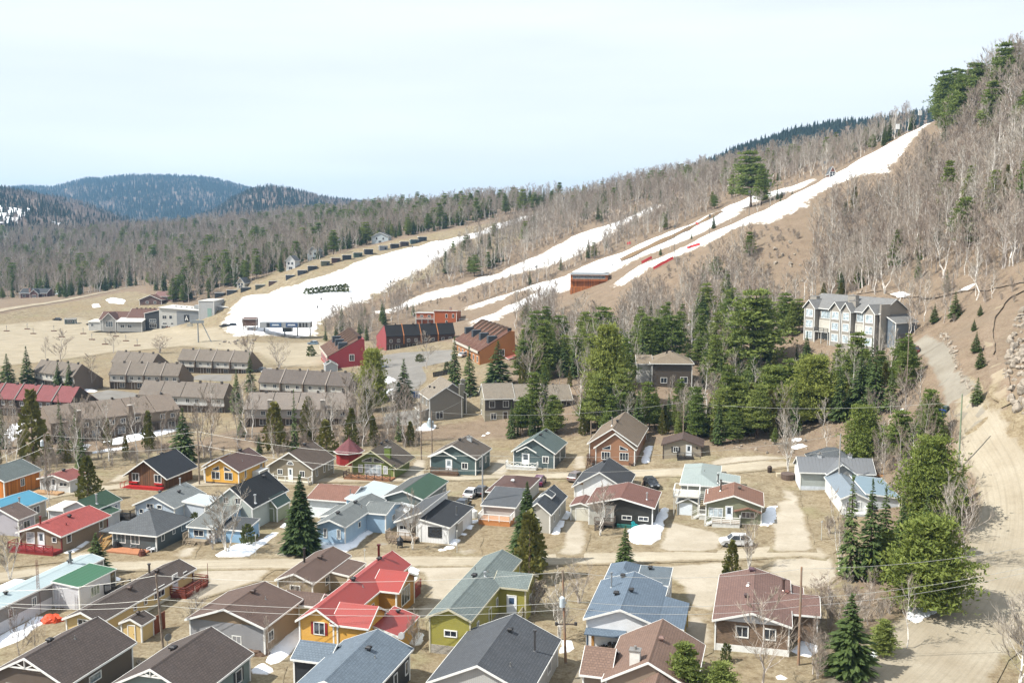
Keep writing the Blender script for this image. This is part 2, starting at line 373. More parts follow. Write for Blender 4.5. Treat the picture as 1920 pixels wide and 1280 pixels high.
me.materials.append(ground_mat()); tag(link(bpy.data.objects.new('ground', me)), kind='structure', label='dry spring ground of straw grass and leaf litter')

def wiggle(poly, step, amp, seed):
    """resample a closed outline and roughen it"""
    rg = np.random.default_rng(seed); P = np.array(poly, float); out = []
    for i in range(len(P)):
        a, b = P[i], P[(i + 1) % len(P)]; n = max(1, int(np.hypot(*(b - a)) / step))
        for k in range(n): out.append(a + (b - a) * k / n)
    o = np.array(out); j = rg.normal(0, amp, o.shape); j = (j + np.roll(j, 1, 0) + np.roll(j, -1, 0)) / 1.8
    return o + j
def dist_edge(x, y, poly):
    P = np.array(poly); Q = np.roll(P, -1, 0); d = np.full(x.shape, 1e9)
    for a, b in zip(P, Q):
        ab = b - a; L2 = max(ab @ ab, 1e-9); t = np.clip(((x - a[0]) * ab[0] + (y - a[1]) * ab[1]) / L2, 0, 1)
        d = np.minimum(d, np.hypot(x - a[0] - t * ab[0], y - a[1] - t * ab[1]))
    return d
SHEETS = []
def drape(name, poly, mat, dz, res=2.5, step=2.0, amp=.3, seed=1, bulge=0.0, kind='structure', label=None, uvdir=None, smooth=True, cat=None, group=None, block=True, core=2.0):
    """a sheet of road, sand or snow that follows the ground; bulge gives it a real thickness in the middle"""
    b = wiggle(poly, step, amp, seed); x0, y0 = b.min(0); x1, y1 = b.max(0)
    X, Y = np.meshgrid(np.arange(x0 + res / 2, x1, res), np.arange(y0 + res / 2, y1, res)); X = X.ravel(); Y = Y.ravel()
    m = inpoly(X, Y, b); X, Y = X[m], Y[m]
    d = dist_edge(X, Y, b); m = d > res * .45; X, Y = X[m], Y[m]
    n = len(b); pts = [Vector(p) for p in b] + [Vector((float(u), float(v))) for u, v in zip(X, Y)]
    vv, ee, ff, _, _, _ = delaunay_2d_cdt(pts, [(i, (i + 1) % n) for i in range(n)], [], 1, 1e-4)
    V = np.array([(p.x, p.y) for p in vv]); ed = dist_edge(V[:, 0], V[:, 1], b)
    z = hgt(V[:, 0], V[:, 1]) + dz
    if bulge: z = z - dz + np.where(ed < .02, -.05, 0) + (bulge * np.sqrt(np.clip(ed / core, 0, 1)) * (1 + .35 * np.sin(V[:, 0] * 1.7 + V[:, 1]) * np.sin(V[:, 1] * 1.3)) + .02) * (ed >= .02)
    me = bpy.data.meshes.new(name); me.from_pydata([(a[0], a[1], c) for a, c in zip(V, z)], [], [tuple(f) for f in ff])
    me.attributes.new('edge', 'FLOAT', 'POINT').data.foreach_set('value', ed)
    me.attributes.new('wood', 'FLOAT', 'POINT').data.foreach_set('value', wood_value(V[:, 0], V[:, 1]))
    uvl = me.uv_layers.new(name='UVMap'); vi = np.empty(len(me.loops), int); me.loops.foreach_get('vertex_index', vi)
    u = V if uvdir is None else uvdir(V); uvl.data.foreach_set('uv', u[vi].ravel())
    if smooth: me.polygons.foreach_set('use_smooth', [True] * len(me.polygons))
    me.materials.append(mat); me.update()
    if block: SHEETS.append([tuple(p) for p in b])
    return tag(link(bpy.data.objects.new(name, me)), label, cat, group, kind)
def strip_poly(cpts, widths):
    P = np.array(cpts, float)
    T = np.gradient(P, axis=0); T /= np.linalg.norm(T, axis=1)[:, None]; N = np.stack([-T[:, 1], T[:, 0]], 1); wd = np.array(widths, float)[:, None] / 2
    return [tuple(p) for p in (P + N * wd)] + [tuple(p) for p in (P - N * wd)[::-1]]
def smooth_line(P, n=6):
    P = [np.array(p, float) for p in P]; P = [2 * P[0] - P[1]] + P + [2 * P[-1] - P[-2]]; o = []
    for i in range(1, len(P) - 2):
        for k in range(n):
            t = k / n; a, b, c, d = P[i - 1:i + 3]
            o.append(.5 * ((2 * b) + (-a + c) * t + (2 * a - 5 * b + 4 * c - d) * t * t + (-a + 3 * b - 3 * c + d) * t ** 3))
    o.append(P[-2]); return o
def road(name, pxs, widths, mat, dz=.05, label=None, seed=3, amp=.25):
    c = smooth_line(W2(pxs)); ws = np.interp(np.linspace(0, len(pxs) - 1, len(c)), range(len(pxs)), widths)
    C = np.array(c); seg = np.concatenate([[0], np.cumsum(np.linalg.norm(np.diff(C, axis=0), axis=1))])
    def uvd(V):
        d2 = ((V[:, None, :] - C[None]) ** 2).sum(2); i = d2.argmin(1); T = np.gradient(C, axis=0); T /= np.linalg.norm(T, axis=1)[:, None]
        r = V - C[i]; return np.stack([r[:, 0] * -T[i, 1] + r[:, 1] * T[i, 0], seg[i] + (r * T[i]).sum(1)], 1)
    return drape(name, strip_poly(c, ws), mat, dz, 2.0, 2.0, amp, seed, label=label, uvdir=uvd)

# ------------------------------------------------------------------ roads, yards, snow
def zz(x0, y0, k, pts): return [(x0 + k * x, y0 + k * y) for x, y in pts]
kA = .171875; kG = .1953125
zA = lambda p: zz(0, 820, kA, p)
zB = lambda p: zz(310, 820, kA, p)
zC = lambda p: zz(560, 820, kA, p)
zD = lambda p: zz(860, 800, kA, p)
zE = lambda p: zz(1170, 820, kA, p)
zF = lambda p: zz(1460, 820, kA, p)
zG = lambda p: zz(0, 1030, kG, p)
zH = lambda p: zz(330, 1030, kG, p)
zI = lambda p: zz(700, 1030, kG, p)
zJ = lambda p: zz(1050, 1030, kG, p)
zK = lambda p: zz(1400, 1030, kG, p)
SAND = sand_mat('aba392', '968c7a', 1.3, .5); SAND2 = sand_mat('a9a193', '928979', 1.0); GRAVEL = sand_mat('8d887d','766f63', .9); PARK = sand_mat('9c927f', '887e6b', 5.0)
ASPH = sand_mat('807d78','6b6863', .7)
SNOW = snow_mat('eff1f4', .22, 5.0); SNOWP = snow_mat('e9edf3', .4, .22); SNOWT = snow_mat('e9edf3', .4, .45); SANDH = sand_mat('9c9484', '8a806e', 1.6, .32)
road('village_road', [(-150,1098),(0,1082),(150,1066),(400,1058),(700,1053),(1000,1049),(1300,1041),(1480,1034),(1560,1042)], [5.5,5.5,5.3,5.3,5.3,5.5,5.6,6,5], SAND, .07, 'pale sand road running between the front rows of cottages')
road('upper_village_road', [(-150,975),(0,950),(120,925),(240,911),(400,906),(560,901),(720,899),(860,896),(1000,893),(1200,888),(1350,880),(1490,866)], [4.5,4.5,4.6,4.6,4.6,4.6,5,5,5.2,5.5,5.5,4.5], SAND, .07, 'sand lane running past the back row of cottages')
road('hill_road', [(1640,1340),(1760,1225),(1850,1110),(1893,1000),(1888,905),(1850,830),(1815,775),(1797,740)], [15,14,12,10.5,10,9,6,3.5], SANDH, .12, 'wide sand road curving uphill along the wooded slope', amp=.4)
road('hill_road', [(1835,808),(1806,758),(1778,700),(1742,655),(1712,642)], [3.5,5,4.8,4.8,5.5], GRAVEL, .10, 'grey gravel upper end of the hill road by the condominium')
road('far_road', [(-80,596),(0,582),(120,563),(245,538)], [7,7,7,7], sand_mat('9f9684','8a7f6c', 1.2), .2, 'straight gravel road at the valley forest edge')
road('hill_track', [(1882,762),(1868,700),(1854,640),(1856,602),(1878,570),(1925,541)], [2,2,2,2,2,2], sand_mat('978b78','827662', .5), .38, 'faint dirt track climbing the cleared slope')
YARDS = [
 ('driveway', [(745,1062),(900,1045),(925,1050),(830,1150),(805,1160),(800,1200),(780,1200),(755,1180),(785,1140),(800,1100),(790,1075)], SAND2),
 ('driveway', [(340,1064),(520,1062),(490,1090),(380,1125),(345,1160),(335,1120),(385,1085)], SAND2),
 ('driveway', [(1240,1058),(1375,1052),(1355,1120),(1342,1160),(1330,1225),(1292,1250),(1275,1200),(1290,1140),(1275,1100),(1245,1075)], SAND2),
 ('driveway', [(1450,1045),(1562,1040),(1580,1080),(1540,1110),(1525,1150),(1500,1110),(1440,1070)], SAND2),
 ('driveway', [(1040,1045),(1060,975),(1085,940),(1105,960),(1108,1000),(1092,1045)], SAND2),
 ('driveway', [(1225,1035),(1248,975),(1320,990),(1360,1002),(1345,1038)], SAND2),
 ('driveway', [(1440,1036),(1450,950),(1470,905),(1498,920),(1520,1000),(1532,1036)], SAND2),
 ('driveway', [(690,1050),(722,1000),(735,985),(742,1010),(728,1046)], GRAVEL),
 ('driveway', [(308,1050),(350,1010),(392,965),(398,990),(385,1022),(362,1050)], SAND2),
 ('driveway', [(498,1050),(540,1005),(560,1015),(572,1044)], SAND2),
 ('driveway', [(850,1048),(885,990),(905,975),(900,1044)], SAND2),
 ('driveway', [(10,1066),(130,1040),(180,1025),(196,1045)], SAND2),
 ('driveway', [(905,890),(940,850),(955,832),(963,850),(955,890)], SAND2),
 ('driveway', [(1062,884),(1080,845),(1103,832),(1100,880)], SAND2),
 ('driveway', [(1320,880),(1335,858),(1420,852),(1490,858),(1482,872)], SAND2),
 ('driveway', [(742,896),(770,870),(800,842),(806,852),(800,893)], SAND2),
 ('driveway', [(195,908),(236,872),(243,902)], SAND2),
 ('parking_lot', [(-140,612),(40,604),(150,592),(330,604),(440,614),(470,640),(600,640),(690,642),(680,662),(600,688),(520,690),(470,662),(340,650),(220,660),(100,678),(-140,700)], PARK),
 ('paved_court', [(672,700),(700,668),(760,660),(852,655),(850,676),(795,688),(803,712),(775,735),(735,748),(690,742)], ASPH),
 ('paved_court', [(370,702),(440,701),(432,716),(352,712)], ASPH),
 ('paved_court', [(30,790),(150,745),(200,730),(262,737),(240,762),(180,764),(60,808)], ASPH),
 ('paved_court', zH([(830,1290),(1000,1180),(1085,1120),(1060,1290)]), ASPH),
 ('paved_court', zJ([(-40,1330),(170,1090),(372,1088),(340,1330)]), GRAVEL),
 ('paved_court', [(790,800),(800,778),(795,765),(720,775),(715,795)], ASPH)]
LBL = {'driveway': 'sandy driveway between cottages', 'parking_lot': 'wide bare sand car park below the ski lodge', 'paved_court': 'grey paved court among the houses'}
for i, (n, p, m) in enumerate(YARDS): drape(n, W2(p), m, .055 + .004 * (i % 7), 2.0 if n != 'parking_lot' else 5, 1.5, .22, 20 + i, label=LBL[n])
z5 = lambda p: zz(800, 240, .3125, p)
z6 = lambda p: zz(1360, 160, .3125, p)
main = [(412,606),(428,578),(445,564),(500,549),(560,531),(610,513),(660,495),(720,476),(800,456),(860,444),(900,433),(960,412),(1000,403),(1036,395),(1000,410),(975,419),(940,431),(900,446),(860,463),(830,486),(800,506),(760,526),(720,549),(690,566),(640,587),(605,604),(600,618),(592,632),(520,633),(440,634),(408,626)]
third = [(690,583),(750,566),(800,548)] + z5([(175,940),(380,880),(560,800),(700,740),(800,690),(900,640),(1000,600),(1080,580),(1200,535),(1300,490),(1400,455),(1430,465),(1330,520),(1210,575),(1140,620),(1050,690),(850,800),(700,850),(560,880),(400,920),(250,975),(180,1005)]) + [(775,575),(715,592)]
mid = z5([(210,1080),(380,1020),(500,985),(620,945),(840,880),(1000,800),(1120,760),(1280,690),(1430,630),(1600,560),(1760,490),(1840,455)]) + z6([(180,650),(390,605),(540,555),(550,578),(400,650),(180,705)]) + z5([(1850,535),(1640,640),(1400,740),(1250,800),(1160,850),(1090,890),(1050,885),(870,970),(700,1030),(560,1090),(450,1150),(300,1200),(235,1165),(420,1100),(560,1025),(640,985),(600,978),(440,1040),(260,1095)])
rightp = z5([(1090,950),(1160,900),(1300,810),(1400,770),(1560,700),(1750,610)]) + z6([(130,790),(240,740),(420,650),(550,580),(640,540),(800,450),(1000,340),(1200,230),(1250,200),(1232,235),(1130,330),(1070,420),(1010,530),(870,545),(740,575),(600,640),(480,745),(370,795),(240,835),(0,900)]) + z5([(1720,680),(1480,790),(1340,850),(1250,910),(1130,975)])
for nm, p, lab in (('ski_run', main, 'broad white ski run widening toward the lodge'), ('ski_run', third, 'narrow snowy ski run between bare woods'),
                   ('ski_run', mid, 'forked snowy ski run above the orange lodge'), ('ski_run', rightp, 'steep long ski run climbing to the ridge')):
    drape(nm, W2(p), SNOW, .5, 4, 3, 1.0, 5, label=lab, bulge=.55, core=5)
drape('bare_strip', W2(z5([(1160,795),(1260,745),(1420,668),(1600,590),(1760,505),(1770,515),(1640,585),(1440,690),(1290,755),(1180,805)])), sand_mat('7d6a50', '5c4a38', 1.5), .85, 4, 4, .5, 6, label='brown thawed strip dividing the forked ski run', block=False)
road('snow_path', [(1205,623),(1280,612),(1350,601),(1420,588),(1480,574)], [2,3,3,3.5,4], SNOWT, .32, 'snow-covered path behind the pines', amp=.5)
road('snow_path', [(1600,551),(1680,552),(1800,546),(1860,540),(1925,528)], [1.6,1.6,2,2.6,3], SNOWT, .32, 'snow-covered path across the cleared slope', amp=.5)
drape('snow_path', W2([(1490,606),(1400 + 84,590),(1500,575),(1506,600)]), SNOW, .3, 3, 2, .3, 8, label='snow beside the hillside condominium')
PATCH = [zC([(130,1240),(250,1180),(640,1150),(600,1200),(420,1255)]), zC([(560,1150),(700,1020),(790,985),(830,1010),(670,1150)]),
 zB([(600,1260),(780,1160),(1000,1120),(1200,1000),(1320,880),(1300,980),(1150,1100),(950,1260)]), zE([(1500,945),(1520,840),(1580,765),(1670,765),(1680,840),(1640,945)]),
 zE([(320,960),(340,860),(450,755),(482,780),(430,950)]), zE([(70,1020),(300,960),(430,960),(380,1100),(300,1150),(100,1140)]), zD([(1010,1170),(1050,1080),(1130,940),(1220,920),(1200,980),(1110,1150)]),
 zC([(1650,1150),(1720,1070),(1860,930),(1910,900),(1925,940),(1730,1150),(1700,1190),(1500,1230),(1380,1215),(1600,1190)]), zH([(880,1060),(900,960),(1020,850),(1150,710),(1192,720),(1192,890),(1090,990),(1000,1060),(930,1080)]),
 zH([(710,1130),(860,1090),(960,1150),(850,1200),(740,1190)]), zI([(200,480),(290,330),(270,200),(330,180),(440,220),(420,290),(370,330),(260,490),(210,540)]), zI([(320,860),(380,800),(470,785),(500,830),(450,900),(400,920)]),
 zG([(-20,950),(-20,830),(200,720),(380,630),(430,640),(420,700),(150,870)]), zG([(-20,350),(110,300),(220,280),(230,300),(80,380),(-20,395)]), zG([(1000,295),(1080,250),(1150,270),(1120,310)]),
 zA([(80,620),(200,560),(320,490),(430,480),(440,510),(330,560),(200,600)]), zA([(690,1250),(800,1210),(900,1150),(1000,1115),(900,1190),(780,1262)]), zE([(190,270),(230,120),(330,97),(320,130),(270,262)]),
 zK([(1540,660),(1560,520),(1780,490),(1880,560),(1800,640),(1700,700),(1620,712)]), zK([(1080,1060),(1180,960),(1300,940),(1400,960),(1360,1000),(1200,1070)]), zK([(440,970),(540,875),(650,930),(660,980),(590,1020),(450,1000)]),
 zz(0,560,.25,[(815,1065),(1000,1020),(1280,980),(1340,985),(1150,1032),(900,1085)]), zz(0,560,.25,[(525,1125),(600,1090),(670,1100),(640,1130),(540,1140)]), zz(0,560,.25,[(690,1150),(950,1110),(940,1125),(720,1156)]),
 zz(0,560,.25,[(620,690),(650,670),(720,690),(700,702)]), zJ([(0,980),(10,820),(100,870),(120,950),(60,1000)]), zz(560,580,.15625,[(1020,880),(1060,800),(1170,850),(1060,895)]),
 zz(560,580,.15625,[(1010,1010),(1060,960),(1140,960),(1050,1020)]), zE([(1800,40),(1850,0),(1930,10),(1900,60)]), zz(1480,520,.34375,[(580,735),(620,715),(665,725),(640,750)]), zz(420,560,.25,[(1430,985),(1500,935),(1590,950),(1560,985)]),
 [(0,825),(20,800),(45,790),(40,812),(15,832)], zz(760,560,.25,[(550,1040),(630,990),(640,1000),(570,1045)]), [(1480,838),(1500,830),(1512,836),(1495,842)], zH([(1290,20),(1500,-10),(1700,0),(1600,30)]),
 zK([(285,1215),(330,1200),(400,1240),(300,1270)]), zz(0,320,.25,[(800,970),(850,955),(930,970),(920,995),(830,990)]), zz(0,320,.25,[(690,1005),(740,1000),(750,1020),(700,1025)]), zz(0,320,.25,[(340,920),(420,905),(510,905),(400,930)])]
WHERE = ['before the light blue trailer', 'along the shaded side of the light blue trailer', 'sloping beside the sky blue annex', 'in the shade of the sage cottage', 'in the shade of the black-walled cottage', 'heaped in front of the black-walled cottage',
 'beside the dormer cottage', 'along the white flat-walled cottage', 'between the taupe house and the yellow house', 'in front of the taupe house', 'below the red-roofed house windows', 'behind the blue-roofed house', 'along the white trailer on the left',
 'at the left picture edge by the road', 'behind the green-roofed annex', 'along the orange plank cottage', 'along the red-roofed tan cottage', 'beside the orange-brown chalet', 'under the big round pine', 'at the sand road bank', 'behind the brick bungalow pole',
 'long bank behind the long brown terrace', 'round heap near the brown terrace', 'thin streak on the grass by the brown terrace', 'beside the small brown terrace end', 'at the foot of the utility pole with transformer', 'under the tall pine by the paved court',
 'by the lone spruce lawn', 'on the red soil bank', 'by the blue bins', 'by the twin-gabled grey house', 'at the far left woods', 'on the slope behind the slate cottage', 'behind the tall white birch', 'across the road from the taupe house', 'among the shrubs by the brick bungalow', 'behind the ski lodge', 'left of the ski lodge', 'by the brown house at the forest edge']
for i, p in enumerate(PATCH):
    _p = np.array(W2(p)); _p = _p.mean(0) + (_p - _p.mean(0)) * 1.22
    drape('snow_patch', [tuple(q) for q in _p], SNOWP, .02, .9, .8, .14, 40 + i, bulge=.4 if i != 5 else .75, kind='thing', label='old melting snow ' + WHERE[i], cat='snow patch', group='leftover snow patches', block=False, core=1.6)

# ------------------------------------------------------------------ trees
@cached
def bark_mat(c1, c2, sc=6.0):
    t = NT('bark'); p = t.obj(); mp = t.n('Mapping'); mp.inputs['Scale'].default_value = (1, 1, .5); t.l(p, mp.inputs['Vector'])
    n = t.noise(mp.outputs[0], sc, 4, .6); t.col(t.mix(t.ramp(n, .42, .62), lin(c1), lin(c2))); t.p.inputs['Roughness'].default_value = .9; return t.m
@cached
def leaf_mat(c1, c2, c3):
    t = NT('needles'); n = t.noise(t.obj(), 1.1, 3, .6); r = t.rnd(); nf = t.noise(t.obj(), 7, 2)
    c = t.mix(t.ramp(n, .35, .65), lin(c1), lin(c2)); c = t.mix(t.math('MULTIPLY', t.ramp(nf, .4, .7), .5), c, lin(c3))
    c = t.mix(t.math('MULTIPLY', r, .5), c, lin(c2)); c = t.mix(t.math('MULTIPLY', t.ramp(t.math('FRACT', t.math('MULTIPLY', r, 5.7)), .5, 1), .45), c, lin(c3)); t.col(c); t.p.inputs['Roughness'].default_value = .7; t.p.inputs['Specular IOR Level'].default_value = .25
    tr = t.n('BsdfTranslucent'); t.l(c, tr.inputs['Color']); ms = t.n('MixShader', Fac=.35); o = t.t.nodes['Material Output']; t.l(t.p.outputs[0], ms.inputs[1]); t.l(tr.outputs[0], ms.inputs[2]); t.l(ms.outputs[0], o.inputs['Surface']); return t.m
@cached
def twig_mat(c1, c2):
    t = NT('twigs'); r = t.rnd(); c = t.mix(t.ramp(r, 0, .5), lin(c1), lin(c2)); t.col(t.mix(t.math('MULTIPLY', t.ramp(t.math('FRACT', t.math('MULTIPLY', r, 7.3)), .5, 1), .7), c, lin('7d6a5c'))); t.p.inputs['Roughness'].default_value = .85; return t.m
def rdir(rg, tilt):                       # unit vector around z tilted from the vertical
    a = rg.uniform(0, 2 * math.pi); return Vector((math.cos(a) * math.sin(tilt), math.sin(a) * math.sin(tilt), math.cos(tilt)))
def gen_bare(seed, H=10.0, stems=1, spread=.26, nb=18, nt=5, ntw=4, fine=1.0, low=.3, twk=1.0):
    """leafless broadleaf tree: trunk and limbs in one mesh, fine twigs in the other"""
    rg = np.random.default_rng(seed); T = MB(); Cn = MB()
    def twig(p, d, L, wd):
        s = d.cross(Vector((rg.normal(), rg.normal(), rg.normal()))).normalized() * wd
        q = p + d * L + Vector((0, 0, L * .12)); m = p + d * L * .55
        Cn.add([p - s, p + s, m + s * .7, q, m - s * .7], [(0, 1, 2, 3, 4)])
    for st in range(stems):
        lean = rdir(rg, rg.uniform(.02, .06) if stems == 1 else rg.uniform(.08, .24)); hh = H * (1 if st == 0 else rg.uniform(.7, .95)); r0 = (.011 if stems == 1 else .0085) * H
        pts = [Vector((0, 0, -.3)) + Vector((lean.x, lean.y, 0)) * .3]; n = 7
        for i in range(1, n + 1):
            pts.append(Vector((lean.x * hh * i / n + rg.normal() * .018 * H, lean.y * hh * i / n + rg.normal() * .018 * H, hh * i / n)))
        rad = [r0 * (1.25 if i == 0 else (1 - .92 * i / n)) for i in range(n + 1)]
        T.tube(pts, rad, 5, False)
        for b in range(nb):
            f = low + (1 - low) * (b + rg.uniform(0, 1)) / nb; k = min(f * n, n - .01); i = int(k); p = pts[i].lerp(pts[i + 1], k - i); rr = rad[i] * .5
            L = H * spread * (1.25 - f * .85) * rg.uniform(.7, 1.3); d = rdir(rg, rg.uniform(.5, 1.0)); m = p + d * L * .5; e = m + (d + Vector((0, 0, .45))).normalized() * L * .55
            T.tube([p, m, e], [max(rr * .8, .02), max(rr * .5, .014), .008], 3, False)
            for q in range(nt):
                u = rg.uniform(.25, 1); pp = p.lerp(m, u * 2) if u < .5 else m.lerp(e, u * 2 - 1); dd = (d + rdir(rg, rg.uniform(.2, 1.3)) * .9).normalized(); l2 = L * rg.uniform(.3, .6)
                twig(pp, dd, l2, .016 * fine)
                for _ in range(ntw): twig(pp + dd * l2 * rg.uniform(.2, .9), (dd + rdir(rg, rg.uniform(0, 1.4)) * .8).normalized(), l2 * rg.uniform(.4, .8) * twk, .012 * fine)
        for _ in range(10): twig(pts[-2].lerp(pts[-1], rg.uniform(0, 1)), rdir(rg, rg.uniform(.1, .8)), H * rg.uniform(.05, .12), .014 * fine)
    return T, Cn
def spray(M, rg, p, d, L, wd, droop):
    """a flat needled twig: a bent leaf-shaped blade with ragged sides"""
    s = d.cross(Vector((0, 0, 1))); s = s.normalized() if s.length > .01 else Vector((1, 0, 0)); up = Vector((0, 0, 1)); tw = rg.normal() * .5; s = (s + up * tw).normalized() * wd
    a = p + d * L * .35 + up * L * .05; b = p + d * L * .72 - up * L * droop * .4; c = p + d * L - up * L * droop
    M.add([p, a + s, b + s * .75 + up * .02, c, b - s * .75, a - s, a], [(0, 1, 6), (0, 6, 5), (1, 2, 3, 6), (6, 3, 4, 5)])
def gen_spruce(seed, H=10.0, R=2.2, levels=32, per=11, seg=4, taper=.92, base=.06, droop=.25, wd=.13, irr=.18):
    rg = np.random.default_rng(seed); T = MB(); Cn = MB()
    T.tube([(0, 0, -.3), (0, 0, H * .5), (0, 0, H * .97)], [.016 * H, .010 * H, .002 * H], 6, False)
    for l in range(levels):
        f = base + (1 - base) * (l / levels) ** .95; z = H * f; r = R * (1 - f) ** taper * (1 + rg.normal() * irr * .6) + .06
        if l < 2: r *= .75 + .15 * l
        n = max(4, int(per * (.55 + .45 * (1 - f)))); a0 = rg.uniform(0, 6.28)
        for k in range(n):
            a = a0 + 6.283 * k / n + rg.normal() * .2; rr = r * rg.uniform(1 - irr, 1 + irr); d = Vector((math.cos(a), math.sin(a), .10 - .35 * (1 - f) * droop * 2)).normalized(); p = Vector((0, 0, z + rg.normal() * .12))
            for q in range(seg):
                u = q / seg; l2 = rr * (1 - u) * .75 + rr * .18; st = p + d * rr * u * .8 - Vector((0, 0, rr * droop * u * u * .5))
                dd = (d + Vector((rg.normal(), rg.normal(), rg.normal() * .3)) * .28).normalized(); spray(Cn, rg, st, dd, l2 * .8, wd * (.6 + rr * .35), droop)
    for _ in range(5): spray(Cn, rg, Vector((0, 0, H * .93)), Vector((rg.normal() * .25, rg.normal() * .25, 1)).normalized(), H * .075, .07, -.1)
    return T, Cn
def gen_tufts(seed, H=10.0, R=3.0, whorls=9, per=6, tuft=26, base=.2, flat=.4, ts=.55, shape=.6, topr=.15):
    """white pine or other loose conifer: limbs carrying clouds of needle tufts"""
    rg = np.random.default_rng(seed); T = MB(); Cn = MB(); bend = Vector((rg.normal(), rg.normal(), 0)) * .02 * H
    def ax(f): return Vector((bend.x * f * f, bend.y * f * f, H * f))
    T.tube([ax(-.03), ax(.35), ax(.7), ax(.98)], [.018 * H, .013 * H, .008 * H, .002 * H], 6, False)
    for l in range(whorls):
        f = base + (1 - base) * (l + rg.uniform(-.2, .2)) / whorls; g = (f - base) / (1 - base)
        r = R * (max(0, 1 - g) ** shape * (1 - topr) + topr) * (.65 + .35 * min(1, g * 4))
        n = per if g < .7 else max(3, per - 2); a0 = rg.uniform(0, 6.28)
        for k in range(n):
            a = a0 + 6.283 * k / n + rg.normal() * .3; rr = r * rg.uniform(.6, 1.2); e = ax(f) + Vector((math.cos(a) * rr, math.sin(a) * rr, rr * rg.uniform(.0, .32))); p = ax(f)
            T.tube([p, p.lerp(e, .5) - Vector((0, 0, .03 * rr)), e], [.005 * H, .0035 * H, .001 * H], 3, False)
            for _ in range(tuft):
                u = rg.uniform(.3, 1.06) ** .8; c = p.lerp(e, u) + Vector((rg.normal(), rg.normal(), rg.normal() * flat + .1)) * (.10 * R + .16 * rr * u)
                s = ts * rg.uniform(.6, 1.25)
                for _k in range(3):
                    d1 = Vector((rg.normal(), rg.normal(), abs(rg.normal()) * .6 + .25)).normalized(); d2 = d1.cross(Vector((rg.normal(), rg.normal(), rg.normal()))).normalized()
                    Cn.add([c - d2 * s * .1, c + d1 * s * .6 - d2 * s * .17, c + d1 * s, c + d1 * s * .55 + d2 * s * .17], [(0, 1, 2, 3)])
    return T, Cn
def gen_cedar(seed, H=6.0, R=1.3, n=520, shape=.75, s=.42, lo=.03):
    rg = np.random.default_rng(seed); T = MB(); Cn = MB(); T.tube([(0, 0, -.3), (0, 0, H * .8)], [.018 * H, .004 * H], 5, False)
    for i in range(n):
        f = lo + (1 - lo) * rg.uniform(0, 1) ** 1.15; a = rg.uniform(0, 6.28); r = R * (1 - f) ** shape * (.75 + .25 * math.sin(3 * a + seed + f * 5)) * rg.uniform(.5, 1.08); k = min(1, .55 + f * 3) if f < .15 else 1
        c = Vector((math.cos(a) * r * k, math.sin(a) * r * k, H * f)); o = Vector((math.cos(a) * .55, math.sin(a) * .55, rg.uniform(.5, 1.3))).normalized(); sd = o.cross(Vector((rg.normal(), rg.normal(), rg.normal()))).normalized(); q = s * rg.uniform(.6, 1.3)
        Cn.add([c - sd * q * .3, c + o * q * .55 - sd * q * .42, c + o * q, c + o * q * .5 + sd * q * .42], [(0, 1, 2, 3)])
    return T, Cn
SPECIES = {}
def species(key, gens, bark, leaf, H):
    SPECIES[key] = dict(H=H, var=[(T.mesh(key + '_trunk', bark), Cn.mesh(key + '_crown', leaf)) for T, Cn in gens])
BIRCH = bark_mat('dcd8d1', 'a39d96'); GREYB = bark_mat('aea69f', '857c74'); DARKB = bark_mat('5b4a3d', '3d322a')
TWIG = twig_mat('8d8478', 'a69e92'); TWIGR = twig_mat('82766b', '9a8f82')
species('birch', [gen_bare(s, 10, 1, .25, 18, 6, 5, 1.35, .25) for s in (1, 2, 3)] + [gen_bare(4, 10, 3, .2, 11, 5, 5, 1.3)], BIRCH, TWIG, 10)
species('maple', [gen_bare(s, 10, 1, .30, 20, 6, 6, 1.35, low=.2) for s in (11, 12, 13, 14)], GREYB, TWIGR, 10)
species('clump', [gen_bare(s, 10, 5, .24, 9, 5, 5, 1.1, .15) for s in (21, 22)], GREYB, TWIGR, 10)
species('yardbirch', [gen_bare(31, 10, 4, .22, 13, 6, 6, 1.2, .2), gen_bare(32, 10, 2, .27, 18, 7, 7, 1.2, .25)], bark_mat('dedad3', '9b958d'), TWIG, 10)
species('spruce', [gen_spruce(s, 10, 2.1) for s in (41, 42)] + [gen_spruce(43, 10, 1.7, 30, 10, irr=.3), gen_spruce(44, 10, 2.4, 32, 12)], DARKB, leaf_mat('566739', '41522c', '788650'), 10)
species('bigspruce', [gen_spruce(51, 10, 2.7, 52, 17, 5, .88, .05, .2, .1, .16)], DARKB, leaf_mat('4e6038', '38492b', '6b7b47'), 10)
species('pine', [gen_tufts(s, 10, 2.4, 13, 6, 34, .12, .22, .5, .95, .05) for s in (61, 62)] + [gen_tufts(63, 10, 3.0, 11, 6, 40, .2, .18, .52, .8, .08)], DARKB, leaf_mat('6c7c40', '536630', '939852'), 10)
species('roundpine', [gen_tufts(s, 10, 4.2, 11, 9, 85, .08, .36, .5, .72, .14) for s in (71, 72)], DARKB, leaf_mat('7a853f', '5f7035', 'a09f52'), 10)
species('cedar', [gen_cedar(s, 10, 2.3, 560, .75, .75) for s in (81, 82, 83)], DARKB, leaf_mat('6b6b3a', '52582c', '8c8247'), 10)
species('bush', [gen_cedar(91, 3, 1.7, 260, .45, .5, .02)], DARKB, leaf_mat('59613a', '454f2c', '777745'), 3)
species('twigbush', [gen_bare(s, 3, 7, .34, 6, 5, 5, .9, .1) for s in (95, 96)], GREYB, TWIGR, 3)
